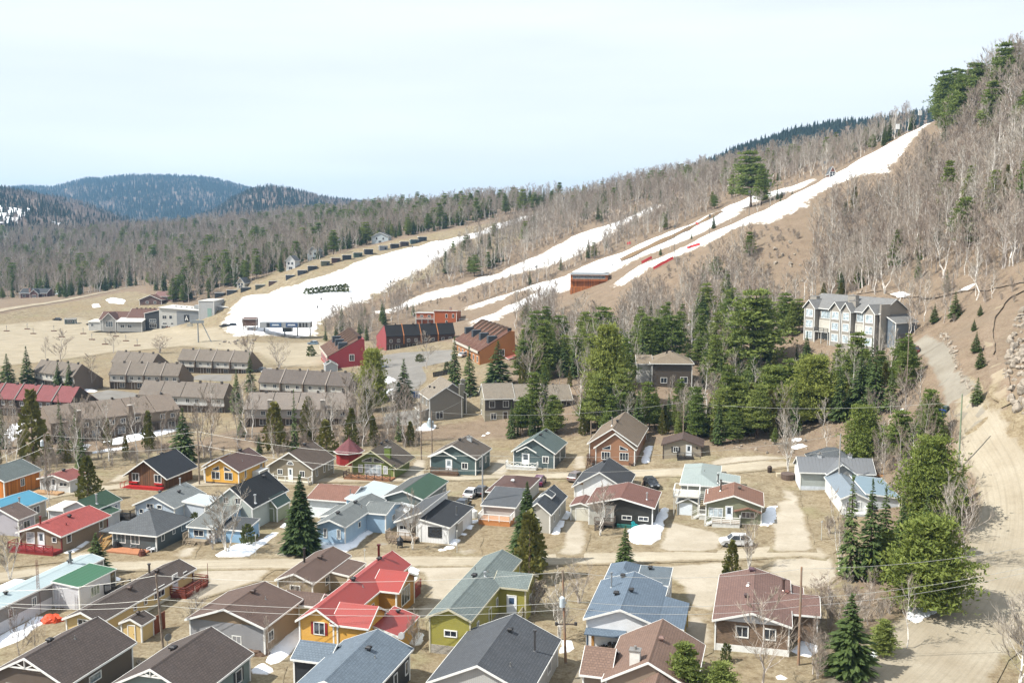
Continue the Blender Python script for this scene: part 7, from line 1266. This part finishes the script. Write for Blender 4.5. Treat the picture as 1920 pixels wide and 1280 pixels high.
rocks([(400, 642), (480, 636), (480, 645), (400, 648)], 24, .4, .9, 'rock in the stone edging below the lift hut', 'rocks edging the lodge snow', 5)
rocks(zG([(1290, 1110), (1320, 1080), (1410, 1090), (1390, 1120)]), 5, .2, .4, 'grey garden stone beside the truss-gabled cottage', 'garden stones', 6)

# ------------------------------------------------------------------ trees one can tell apart
T_ = tree
T_('bigspruce', 565, 1036, 889, 'tall full spruce beside the light blue trailer', 98); T_('bigspruce', 988, 1060, 902, 'tall dark spruce in front of the dormer cottage', 92); T_('cedar', 993, 1088, 962, 'bronze-green cedar at the foot of the tall dark spruce', 84, var=0)
T_('spruce', 182, 1078, 998, 'young spruce by the sand road left of the yellow trailer', 60, var=3); T_('spruce', 1172, 1060, 984, 'small spruce behind the blue-roofed bungalow', 40, var=3); T_('cedar', 1372, 1075, 1014, 'olive clipped cedar beside the white crossover', 40); T_('cedar', 1360, 1122, 1062, 'olive cedar hedge end beside the brick bungalow', 38)
T_('cedar', 166, 938, 858, 'dark cedar right of the pink-roofed cottage', 58); T_('bush', 465, 1022, 985, 'round dark evergreen before the sky blue annex', 40); T_('bush', 366, 985, 962, 'clipped bush left of the tall birch', 24); T_('twigbush', 398, 1030, 995, 'brown leafless bush under the tall birch', 34)
T_('spruce', 1593, 1082, 890, 'narrow spruce, leftmost of the trio by the grey complex', 78, var=2); T_('spruce', 1630, 1086, 898, 'narrow spruce in the middle of the trio by the grey complex', 76, var=0); T_('spruce', 1656, 1072, 912, 'narrow spruce, rightmost of the trio by the grey complex', 70, var=1); T_('spruce', 1690, 1055, 930, 'dark spruce right of the trio, touching the round pine', 60, var=3); T_('spruce', 1735, 1030, 915, 'small dark spruce between the two round pines', 40)
T_('roundpine', 1738, 1142, 968, 'big round yellow-green pine above the snow by the sand road', 188, var=0); T_('roundpine', 1742, 990, 822, 'big round pine beside the plywood roof', 136, var=1); T_('roundpine', 1660, 1078, 1000, 'low bushy pine left of the big round pine', 80, var=1)
T_('spruce', 1592, 1264, 1110, 'green fir with bare twigs at the bottom right', 115, var=3); T_('pine', 1655, 1228, 1160, 'small dark pine by the sand road bank', 70); T_('pine', 1285, 1330, 1200, 'bright pine top at the bottom edge before the tan roof', 100); T_('pine', 1345, 1335, 1240, 'low bright pine at the bottom edge by the brick bungalow', 80); T_('bush', 1362, 1240, 1208, 'small evergreen shrub before the brick bungalow', 30)
T_('yardbirch', 425, 1038, 903, 'tall white birch beside the sky blue annex', 92, var=0); T_('yardbirch', 774, 1030, 926, 'slim white birch in front of the white flat-walled cottage', 52, var=1); T_('yardbirch', 1125, 1003, 908, 'white birch in front of the black-walled cottage', 66, var=1); T_('yardbirch', 1404, 1066, 965, 'white birch behind the white crossover', 54, var=0); T_('yardbirch', 1574, 1072, 925, 'leaning white birch clump at the road end', 60, var=0)
T_('yardbirch', 1478, 885, 765, 'white birch by the hot tub', 60, var=0); T_('yardbirch', 1048, 1200, 1078, 'white birch clump behind the transformer pole', 84, var=0); T_('clump', 1085, 1130, 1050, 'bare grey shrub tree right of the transformer pole', 70); T_('twigbush', 1000, 1150, 1085, 'reddish leafless thicket beside the olive trailer', 80); T_('maple', 1425, 1300, 1122, 'bare tree in front of the brick bungalow', 130, var=1); T_('yardbirch', 1912, 1300, 1075, 'bare birch at the bottom right corner', 150, var=1); T_('birch', 1700, 1215, 1085, 'leaning slim birch on the sand road bank', 50, var=1)
T_('clump', 1560, 1150, 1075, 'grey leafless thicket behind the brick bungalow', 110); T_('clump', 1590, 1180, 1090, 'pale leafless thicket above the green fir', 90); T_('maple', 40, 1245, 1145, 'bare shrub tree on the lawn at the left edge', 60); T_('maple', 66, 1235, 1160, 'second bare shrub tree on the left lawn', 40); T_('yardbirch', 18, 1086, 985, 'pale birch at the left edge of the sand road', 60, var=0); T_('yardbirch', 368, 1192, 1105, 'pruned white birch between the yellow trailer and taupe house', 50, var=1); T_('maple', 545, 1140, 1080, 'bare tree between the taupe house and red roofs', 50); T_('maple', 575, 1145, 1085, 'second bare tree by the red roofs', 44)
T_('maple', 505, 1240, 1165, 'bare sapling before the taupe gable', 36); T_('maple', 465, 1222, 1150, 'thin sapling in front of the taupe house window', 30); T_('twigbush', 777, 1218, 1150, 'leafless bush by the round snow heap', 44); T_('yardbirch', 93, 960, 860, 'slim birch in front of the small white cottage', 40, var=1); T_('twigbush', 1555, 1000, 965, 'brown bush at the corner of the grey complex', 34); T_('twigbush', 1668, 1150, 1120, 'dark red shrub by the snow under the round pine', 40); T_('clump', 1800, 1060, 905, 'tall bare grey thicket beside the sand road', 100); T_('birch', 1770, 1020, 880, 'slim birch rising behind the round pine', 40)
T_('spruce', 758, 762, 673, 'lone symmetrical spruce on the lawn before the townhouse', 48, var=3); T_('spruce', 853, 735, 632, 'left of three spruces beside the orange block', 40, var=1); T_('spruce', 880, 742, 650, 'middle of three spruces beside the orange block', 46, var=0); T_('spruce', 934, 726, 640, 'right, widest of three spruces beside the orange block', 66, var=3); T_('cedar', 688, 800, 730, 'dark cedar before the pale brown terrace', 34); T_('roundpine', 700, 770, 655, 'tall loose pine beside the crimson block', 70, var=0); T_('clump', 682, 790, 690, 'pale bare thicket in front of the loose pine', 70)
T_('spruce', 470, 735, 662, 'dark spruce at the end of the finned terrace', 36); T_('spruce', 445, 775, 692, 'slim spruce beside the wide white terrace', 30); T_('spruce', 52, 725, 650, 'spruce left of the hidden brown terrace', 40); T_('spruce', 15, 728, 664, 'spruce at the far left edge', 40); T_('spruce', 110, 730, 680, 'left small spruce before the brown terrace', 26); T_('spruce', 131, 733, 678, 'right small spruce before the brown terrace', 28); T_('cedar', 63, 868, 738, 'big yellowish cedar at the left of the long terrace', 72, var=1); T_('spruce', 113, 830, 738, 'thin dark spruce in front of the long terrace', 24, var=2); T_('spruce', 345, 865, 765, 'dark green spruce right of the long terrace', 58, var=3); T_('cedar', 516, 845, 758, 'bronze cedar before the pale terrace', 56, var=2); T_('spruce', 553, 845, 730, 'slim spruce before the pale terrace', 28); T_('cedar', 612, 850, 790, 'green cedar behind the khaki cottage', 50)
T_('maple', 118, 690, 625, 'broad bare tree beyond the hidden terrace', 50); T_('maple', 85, 672, 635, 'narrow bare tree at the car park edge', 22); T_('maple', 213, 662, 622, 'bare tree behind the terraces', 34); T_('maple', 172, 730, 670, 'white bare tree at the brown terrace end', 40); T_('clump', 300, 662, 630, 'wide bare bush behind the middle terrace', 44); T_('maple', 468, 690, 610, 'large bare tree beside the car park', 60); T_('clump', 524, 690, 635, 'bare tree on the grassy knoll', 40); T_('maple', 640, 640, 575, 'frosty bare tree behind the crimson block', 60); T_('maple', 800, 690, 630, 'white bare tree on the court island', 50); T_('maple', 705, 690, 640, 'bare fan-shaped tree at the crimson block corner', 50); T_('bush', 583, 668, 650, 'round dark bush on the grassy knoll', 26); T_('bush', 617, 695, 678, 'small clipped bush by the crimson block', 18); T_('bush', 787, 678, 665, 'low brown bush on the court island', 24); T_('bush', 838, 698, 680, 'rounded shrub beside the left spruce', 18)
T_('roundpine', 1140, 775, 615, 'large yellow-green pine above the slate cottage', 105, var=1); T_('pine', 1412, 705, 545, 'largest dark pine in the middle of the woods', 125, var=2); T_('roundpine', 1522, 790, 668, 'broad round pine below the condominium', 120, var=0); T_('roundpine', 1450, 790, 690, 'broad pine left of the round one below the condominium', 100, var=1); T_('spruce', 1640, 775, 650, 'dark tall spruce at the condominium corner', 60, var=1); T_('spruce', 1612, 770, 655, 'dark spruce left of the corner spruce', 56, var=3); T_('spruce', 1670, 770, 690, 'lower spruce right of the corner spruce', 40); T_('pine', 1408, 388, 286, 'lone tall pine standing between the ski runs', 72, var=2); T_('pine', 1427, 386, 310, 'shorter pine leaning on the lone tall pine', 40, var=1)
T_('roundpine', 1618, 868, 760, 'feathery pine on the red soil bank', 90, var=0); T_('pine', 1690, 870, 770, 'yellowish pine left of the hill road', 70, var=2)
for px, by, ty, lab in ((1790,598,548,'bush-like spruce above the hill road'),(1752,605,570,'round young spruce above the condominium court'),(1830,660,622,'small spruce on the cleared slope'),(1838,690,650,'tiny spruce beside the dirt track'),(1832,757,708,'young spruce at the foot of the cleared slope'),(1838,592,570,'little spruce high on the cleared slope'),(1826,620,598,'little spruce near the dirt track bend')): T_('spruce', px, by, ty, lab, (by - ty) * .6, var=3)
# hedge beside the learner slope
for i in range(9): T_('bush', 576 + i * 9, 553 - (i * .9 if i < 6 else 5), 541 - i, 'dark clipped shrub in the row on the learner slope', 21, 'shrubs on the learner slope')
# ------------------------------------------------------------------ woods
EXCL = [np.array(p) for p in SHEETS] + [np.array(p) for p in FOOT]
EBB = [(p[:, 0].min() - 1, p[:, 1].min() - 1, p[:, 0].max() + 1, p[:, 1].max() + 1) for p in EXCL]
TP = np.array(TREEPOS)
WOODS = []   # key, x, y, z, height, variant, zone
def wood(zone, poly, sp, mix, h0, h1, seed, clear=(), clump=True):
    rg = np.random.default_rng(seed); P = np.array(W2(poly)); x0, y0 = P.min(0); x1, y1 = P.max(0)
    X, Y = np.meshgrid(np.arange(x0, x1, sp), np.arange(y0, y1, sp)); X = X.ravel() + rg.uniform(-.48, .48, X.size) * sp; Y = Y.ravel() + rg.uniform(-.48, .48, Y.size) * sp
    m = inpoly(X, Y, P)
    for q in clear: m &= ~inpoly(X, Y, np.array(W2(q)))
    X, Y = X[m], Y[m]
    for p, bb in zip(EXCL, EBB):
        k = (X > bb[0]) & (X < bb[2]) & (Y > bb[1]) & (Y < bb[3])
        if k.any():
            i = np.nonzero(k)[0]; ins = inpoly(X[i], Y[i], p); keep = np.ones(len(X), bool); keep[i[ins]] = False; X, Y = X[keep], Y[keep]
    keys = list(mix); pr = np.array([mix[k] for k in keys], float); pr /= pr.sum(); cl = np.sin(X * .05 + seed) * np.sin(Y * .043 + 2 * seed)
    for x, y, c in zip(X, Y, cl):
        if len(TP) and ((TP - (x, y)) ** 2).sum(1).min() < 4: continue
        if clump and sp < 5.3 and math.sin(x * .085 + 3 * seed) * math.sin(y * .07 + seed) < -.45 and rg.uniform() < .55: continue
        k = keys[rg.choice(len(keys), p=pr)]
        if clump and k in ('spruce', 'pine', 'cedar') and c < -.25 and rg.uniform() < .75: k = 'maple'
        h = rg.uniform(h0 * .82, h1 * 1.08) * {'spruce': rg.uniform(.55, 1.05), 'pine': rg.uniform(.7, 1.15), 'cedar': rg.uniform(.45, .75), 'twigbush': .25}.get(k, 1)
        WOODS.append((k, x, y, float(hgt(x, y)), h, rg.integers(len(SPECIES[k]['var'])), zone))
bm_ = dict(birch=.45, maple=.47, spruce=.05, pine=.03)
wood('on the steep right-hand hillside', [(1500,565),(1520,455),(1570,395),(1680,372),(1745,290),(1800,240),(1930,150),(2010,150),(2010,500),(1925,505),(1800,530),(1620,540)], 3.9, dict(birch=.40, maple=.46, spruce=.05, cedar=.04, pine=.05), 10, 15, 1, [[(1420,440),(1500,425),(1530,500),(1525,560),(1440,562)]])
wood('on the pine-topped ridge at the upper right', [(1752,240),(1800,185),(1960,95),(2000,150),(1960,260),(1850,260),(1790,275)], 5.5, dict(pine=.7, spruce=.2, birch=.1), 13, 20, 2)
wood('below the steep ski run', [(1190,570),(1250,540),(1345,500),(1430,465),(1500,440),(1500,565),(1470,568),(1350,590),(1210,612),(1040,622),(950,618),(985,600),(1060,562)], 4.0, bm_, 8.5, 13, 3, [[(1040,548),(1165,540),(1185,565),(1165,622),(1040,618)],[(1415,440),(1500,425),(1520,500),(1505,562),(1440,562)]])
wood('between the forked run and the narrow run', [(870,572),(980,532),(1070,497),(1140,455),(1140,425),(1200,404),(1260,390),(1345,380),(1350,388),(1200,455),(1100,492),(1000,535),(900,566)], 4.0, bm_, 8, 12, 4)
wood('between the steep run and the forked run', [(1165,518),(1260,462),(1340,424),(1380,410),(1440,383),(1500,352),(1490,368),(1430,396),(1340,432),(1240,484)], 5.5, dict(maple=.5, birch=.3, spruce=.2), 4, 8, 5)
wood('between the broad run and the narrow run', [(690,572),(760,532),(830,490),(870,463),(950,431),(1010,411),(1060,394),(1110,415),(1060,445),(1000,478),(900,518),(800,545)], 4.1, bm_, 8, 12, 6)
wood('along the bare ridge line', [(1030,394),(1100,378),(1200,350),(1350,326),(1500,297),(1640,268),(1735,236),(1700,252),(1660,272),(1600,304),(1540,332),(1470,345),(1380,378),(1250,386),(1150,422),(1100,418)], 4.6, dict(maple=.5, birch=.32, spruce=.1, pine=.08), 9, 13, 7)
wood('behind the rental cabins', [(318,572),(420,562),(440,543),(560,499),(700,456),(820,433),(940,406),(1030,389),(1100,377),(1000,374),(900,386),(740,398),(620,408),(500,428),(400,452),(330,500)], 5.6, dict(maple=.42, birch=.14, spruce=.17, pine=.17), 10, 16, 8, clump=False)
wood('in the far valley woods', [(-80,565),(-80,450),(200,440),(420,425),(620,404),(480,440),(400,452),(330,500),(330,548),(318,572),(250,536),(120,559),(60,557)], 6.6, dict(maple=.5, birch=.12, spruce=.24, pine=.08), 10, 17, 9, clump=False)
wood('behind the crimson block', [(600,640),(612,600),(690,588),(770,578),(782,606),(705,614),(690,640)], 4.5, dict(maple=.5, birch=.2, spruce=.3), 7, 12, 10)
wood('in the belt behind the back row of cottages', [(-20,880),(-20,838),(60,842),(200,848),(330,852),(420,850),(560,843),(620,836),(790,822),(790,846),(640,838),(520,862),(350,862),(230,868),(150,885)], 4.4, dict(birch=.3, maple=.22, cedar=.32, spruce=.16), 7, 12, 11)
wood('in the birch grove before the pale terrace', [(430,838),(455,806),(640,801),(720,792),(785,800),(790,835),(600,846)], 5.2, dict(birch=.68, cedar=.22, spruce=.1), 8, 12, 12)
wood('on the bank before the long terrace', [(-30,850),(20,800),(90,838),(230,826),(340,812),(430,822),(420,848),(200,846)], 8.5, dict(maple=.35, birch=.5, cedar=.15), 8, 12, 19)
wood('in the pine wood above the cottages', [(945,730),(1000,690),(1100,680),(1180,700),(1215,728),(1300,728),(1340,690),(1400,690),(1500,690),(1560,700),(1690,695),(1700,745),(1620,785),(1560,795),(1480,815),(1400,824),(1280,824),(1150,809),(1060,812),(965,822),(940,800),(1078,795),(1085,735)], 4.2, dict(spruce=.27, pine=.32, cedar=.13, birch=.2, maple=.08), 7, 12.5, 13, [[(1195,690),(1312,690),(1312,772),(1195,768)]], False)
wood('in the mixed wood under the snow path', [(950,690),(975,640),(1060,622),(1200,627),(1330,607),(1480,582),(1500,622),(1490,665),(1400,690),(1180,692),(1050,692)], 4.6, dict(pine=.26, spruce=.28, birch=.3, maple=.16), 8, 13, 14, [[(1195,690),(1312,690),(1312,772),(1195,768)]], False)
wood('in front of the hillside condominium', [(1490,672),(1560,692),(1640,695),(1712,672),(1722,720),(1600,725),(1500,725)], 4.2, dict(spruce=.5, pine=.3, birch=.2), 5, 8, 15, clump=False)
wood('between the grey complex and the sand road', [(1620,860),(1660,800),(1720,775),(1775,815),(1798,900),(1812,980),(1785,1050),(1720,1040),(1690,960)], 3.6, dict(pine=.22, spruce=.1, birch=.33, maple=.35), 6, 10, 16)
wood('at the wood edge just behind the back row', [(940,814),(1060,800),(1240,798),(1340,808),(1500,797),(1512,812),(1380,832),(1330,834),(1230,820),(1100,816),(1050,822),(960,826)], 3.3, dict(spruce=.3, pine=.36, cedar=.16, birch=.18), 6, 11, 22, clump=False)
wood('on the red soil bank', [(1330,842),(1480,820),(1600,808),(1650,830),(1600,852),(1480,848)], 5.5, dict(pine=.3, birch=.4, twigbush=.3), 5, 9, 17)
wood('on the cleared upper slope', [(1600,548),(1800,540),(1930,525),(1960,620),(1860,570),(1780,610),(1720,600)], 5.6, dict(birch=.5, maple=.36, spruce=.14), 7, 12, 18)
wood('among the shrubs at the lower right', [(1500,1290),(1520,1150),(1580,1110),(1650,1130),(1690,1180),(1620,1250),(1580,1300)], 3.6, dict(maple=.6, twigbush=.4), 4, 6.5, 20)
wood('on the rim of the hill road', [(1700,640),(1730,600),(1760,620),(1745,640)], 4, dict(birch=.7, maple=.3), 7, 11, 21)
UND = []
def under(poly, sp, seed, clear=()):
    rg = np.random.default_rng(seed); P = np.array(W2(poly)); x0, y0 = P.min(0); x1, y1 = P.max(0); X, Y = rg.uniform(x0, x1, int((x1 - x0) * (y1 - y0) / sp ** 2)), rg.uniform(y0, y1, int((x1 - x0) * (y1 - y0) / sp ** 2)); m = inpoly(X, Y, P)
    for q in list(EXCL): m &= ~inpoly(X, Y, q)
    for q in clear: m &= ~inpoly(X, Y, np.array(W2(q)))
    for x, y, z in zip(X[m], Y[m], hgt(X[m], Y[m])): UND.append((x, y, z, rg.uniform(.35, 1.0), rg.uniform(0, 6.28), rg.integers(2)))
under([(1500,565),(1525,430),(1560,360),(1670,340),(1745,260),(1800,215),(1930,135),(2010,125),(2010,500),(1925,505),(1800,530),(1620,540)], 4, 1)
under([(1165,548),(1240,505),(1340,462),(1430,430),(1500,425),(1500,565),(1470,568),(1350,590),(1210,612),(1040,622),(950,618),(985,600),(1060,562)], 4, 2, [[(1040,548),(1165,540),(1180,560),(1150,600),(1040,592)]])
under([(690,572),(760,532),(830,490),(870,463),(950,431),(1060,394),(1200,350),(1500,297),(1735,236),(1540,332),(1380,378),(1200,455),(1000,535),(870,572)], 5, 3)
under([(-20,880),(-20,838),(200,848),(420,850),(620,836),(790,822),(790,846),(640,838),(520,862),(350,862),(150,885)], 3, 4); under([(430,838),(455,806),(640,801),(785,800),(790,835),(600,846)], 3.2, 5); under([(1600,548),(1800,540),(1930,525),(1960,620),(1860,570),(1780,610),(1720,600)], 5, 6); under([(1500,1290),(1520,1150),(1580,1110),(1690,1180),(1580,1300)], 2.6, 7); under([(1620,860),(1660,800),(1775,815),(1812,980),(1785,1050),(1690,960)], 2.6, 8)
gn_scatter('undergrowth', UND, [joined(*v) for v in SPECIES['twigbush']['var']], 'leafless brushwood under the woods', 'undergrowth')
CAP = dict(birch=300, maple=300, spruce=300, pine=300, cedar=300, twigbush=300); rest = {}
def vis(t):
    u, v, f = proj(t[1], t[2], t[3] + t[4] * .6)
    return t[4] / f if -40 < u < 1960 and -20 < v < 1290 else 0
WOODS.sort(key=lambda t: -vis(t)); cnt = {}
LAB = dict(birch='slender white-barked birch', maple='bare grey-twigged tree', spruce='dark spruce', pine='loose green pine', cedar='yellow-green cedar', twigbush='low leafless shrub')
LEFT = []; PICK = []
for t in WOODS:
    k = t[0]; c = cnt.get(k, 0)
    if c < CAP[k] and vis(t) > 0:
        cnt[k] = c + 1; PICK.append(t)
    else: LEFT.append(t)
NTH = ['leftmost', 'second from left', 'third from left', 'fourth from left', 'fifth from left', 'sixth from left', 'seventh from left', 'eighth from left', 'ninth from left']
fam = {}
for t in PICK: fam.setdefault((t[0], t[6]), []).append(t)
for (k, zn), ts in fam.items():
    ts.sort(key=lambda t: proj(t[1], t[2], t[3])[0]); few = len(ts) <= 9
    for i, t in enumerate(ts):
        lab = LAB[k] + ' ' + zn + ((', ' + NTH[i]) if few and len(ts) > 1 else ''); plant(k, (t[1], t[2], t[3]), t[4], lab, LAB[k] + ' ' + zn, random.uniform(.8, 1.25), int(t[5]))
meshes = []; base = {}
for k in ('birch', 'maple', 'spruce', 'pine', 'cedar', 'twigbush'): base[k] = len(meshes); meshes += [joined(*v) for v in SPECIES[k]['var']]
gn_scatter('forest', [(t[1], t[2], t[3], t[4] / SPECIES[t[0]]['H'], random.uniform(0, 6.28), base[t[0]] + t[5]) for t in LEFT], meshes, 'distant mixed woods of bare trees and conifers on the slopes', 'forest')
print('WOODS', len(WOODS), cnt, len(LEFT))
# ------------------------------------------------------------------ far hills with their woods
FARC = leaf_mat('26362a', '1e2d27', '33412f'); FARB = twig_mat('7f6f68', '96877f')
def cone(seed, H, R, n=7):
    rg = np.random.default_rng(seed); M = MB()
    for l in range(4):
        z0 = H * (.06 + .23 * l); r = R * (1 - l * .23); o = len(M.v); M.v += [(r * math.cos(6.283 * i / n) * rg.uniform(.7, 1.2), r * math.sin(6.283 * i / n) * rg.uniform(.7, 1.2), z0 - rg.uniform(0, .6)) for i in range(n)] + [(0, 0, z0 + H * .34)]; M.f += [(o + i, o + (i + 1) % n, o + n) for i in range(n)]
    return M
FARM = [cone(1, 12, 3).mesh('far_conifer', FARC), cone(2, 10, 3.4).mesh('far_conifer', FARC)]
def bareblob(seed):
    T, Cn = gen_bare(seed, 10, 3, .3, 8, 4, 3, 2.2, .2); return joined(T.mesh('far_bare_trunk', GREYB), Cn.mesh('far_bare_crown', FARB))
FARM += [bareblob(301), bareblob(302)]
def hill(name, label, crest, D, front, back, mixc, sp, seed, base=36.0, scale=1.0, col=('6f5f52', '57493e'), snow=()):
    rg = np.random.default_rng(seed); C = np.array([aty(px, py, D) for px, py in crest]); nx_ = 90; xs = np.linspace(C[0, 0], C[-1, 0], nx_); zc = np.interp(xs, C[:, 0], C[:, 2]) - 9 * scale
    ts = np.linspace(-1, 1, 41); V = np.zeros((41, nx_, 3))
    for j, t in enumerate(ts):
        y = D + (t * front if t < 0 else t * back); k = .5 + .5 * math.cos(math.pi * t); k = k ** .85
        V[j, :, 0] = xs * (y / D if t < 0 else 1); V[j, :, 1] = y; V[j, :, 2] = base - 6 + (zc - base + 6) * k + (1 - abs(t)) * (np.sin(xs * .02 + t * 6 + seed) * 4 + np.sin(xs * .047 + t * 11) * 2) * (k < .97)
    me = bpy.data.meshes.new(name); idx = (np.arange(40)[:, None] * nx_ + np.arange(nx_ - 1)[None]).ravel(); me.from_pydata(V.reshape(-1, 3).tolist(), [], np.stack([idx, idx + 1, idx + nx_ + 1, idx + nx_], 1).tolist()); me.polygons.foreach_set('use_smooth', [True] * len(me.polygons))
    t = NT('hill_ground'); t.col(t.mix(t.ramp(t.noise(t.pos(), .02, 5), .35, .7), lin(col[0]), lin(col[1]))); t.p.inputs['Roughness'].default_value = 1; me.materials.append(t.m); tag(link(bpy.data.objects.new(name, me)), label, kind='structure')
    if snow:
        fs = []
        for j in range(40):
            for i in range(nx_ - 1):
                c = V[j:j + 2, i:i + 2].reshape(-1, 3).mean(0); u, v, f_ = proj(*c)
                if any(inpoly(np.array([u]), np.array([v]), q)[0] for q in snow): fs.append((j * nx_ + i, j * nx_ + i + 1, (j + 1) * nx_ + i + 1, (j + 1) * nx_ + i))
        sm = bpy.data.meshes.new('snow_field'); sm.from_pydata((V.reshape(-1, 3) + (0, 0, 2.5)).tolist(), [], fs); sm.materials.append(snow_mat('e9edf3', .5)); tag(link(bpy.data.objects.new('snow_field', sm)), 'snowy clearing on the ' + label, kind='structure')
    pts = []; n = int((C[-1, 0] - C[0, 0]) * (front + back * .25) / sp ** 2)
    for _ in range(n):
        a, b_ = rg.uniform(0, nx_ - 1.01), rg.uniform(2, 26); i, j = int(a), int(b_); p = V[j, i] * (1 - (a - i)) * (1 - (b_ - j)) + V[j, i + 1] * (a - i) * (1 - (b_ - j)) + V[j + 1, i] * (1 - (a - i)) * (b_ - j) + V[j + 1, i + 1] * (a - i) * (b_ - j)
        patch = math.sin(p[0] * .011 + seed) * math.sin(p[1] * .009 + p[0] * .004); con = rg.uniform() < mixc + .35 * patch
        pts.append((*p, rg.uniform(.7, 1.25) * scale, rg.uniform(0, 6.28), rg.integers(2) if con else 2 + rg.integers(2)))
    gn_scatter(name + '_woods', pts, FARM, 'woods covering the ' + label, 'forest')
hill('hill', 'low brown wooded hill at the left edge', [(-420,400),(-250,372),(-100,356),(0,350),(60,362),(110,376),(170,396),(230,418),(300,445)], 2100, 1000, 700, .38, 11, 1, snow=[[(-50,390),(50,393),(60,402),(40,412),(-50,412)], [(-50,436),(20,438),(10,448),(-50,450)], [(95,415),(165,428),(150,440),(100,436)], [(-50,414),(60,414),(50,418),(-50,419)]])
hill('mountain', 'blue conifer mountain on the left horizon', [(-500,390),(-200,378),(-60,372),(40,350),(100,353),(130,345),(160,337),(200,335),(240,331),(300,330),(350,333),(400,337),(440,345),(470,356),(530,376),(640,405)], 5000, 2200, 1200, .8, 19, 2, scale=2.0)
hill('hill', 'wooded ridge sloping down to the right of the mountain', [(330,420),(400,392),(440,370),(470,356),(500,349),(560,358),(620,371),(680,378),(760,391),(920,412)], 2700, 1100, 700, .5, 12, 3, scale=1.2)
hill('hill', 'dark spruce hill behind the ski ridge', [(1290,318),(1340,298),(1380,281),(1430,262),(1480,246),(1540,234),(1600,228),(1640,226),(1720,215),(1850,190),(2050,185)], 1500, 500, 500, .95, 8, 4, base=70)
p_ = [(x, y, float(hgt(x, y)), random.uniform(.8, 1.2), random.uniform(0, 6.28), (random.randrange(2) if math.sin(x * .012) * math.sin(y * .009) + random.random() * .8 > .38 else 2 + random.randrange(2))) for x, y in ((random.uniform(-.62, .12) * Y_, Y_) for Y_ in np.random.default_rng(5).uniform(1050, 2300, 12000))]
gn_scatter('valley_woods', p_, FARM, 'far valley floor covered by mixed woods', 'forest')
# ------------------------------------------------------------------ the air
M = MB(); M.box(-4200, -600, -20, 4200, 6400, 330); hz = M.build('haze', None); tag(hz, 'thin blue distance haze', 'haze', kind='stuff')
t = bpy.data.materials.new('haze'); t.use_nodes = True; t.node_tree.nodes.clear(); o_ = t.node_tree.nodes.new('ShaderNodeOutputMaterial'); pv = t.node_tree.nodes.new('ShaderNodeVolumePrincipled')
pv.inputs['Color'].default_value = (.34, .64, 1, 1); pv.inputs['Density'].default_value = 0.9e-4; pv.inputs['Anisotropy'].default_value = .1; t.node_tree.links.new(pv.outputs[0], o_.inputs['Volume']); hz.data.materials.append(t)
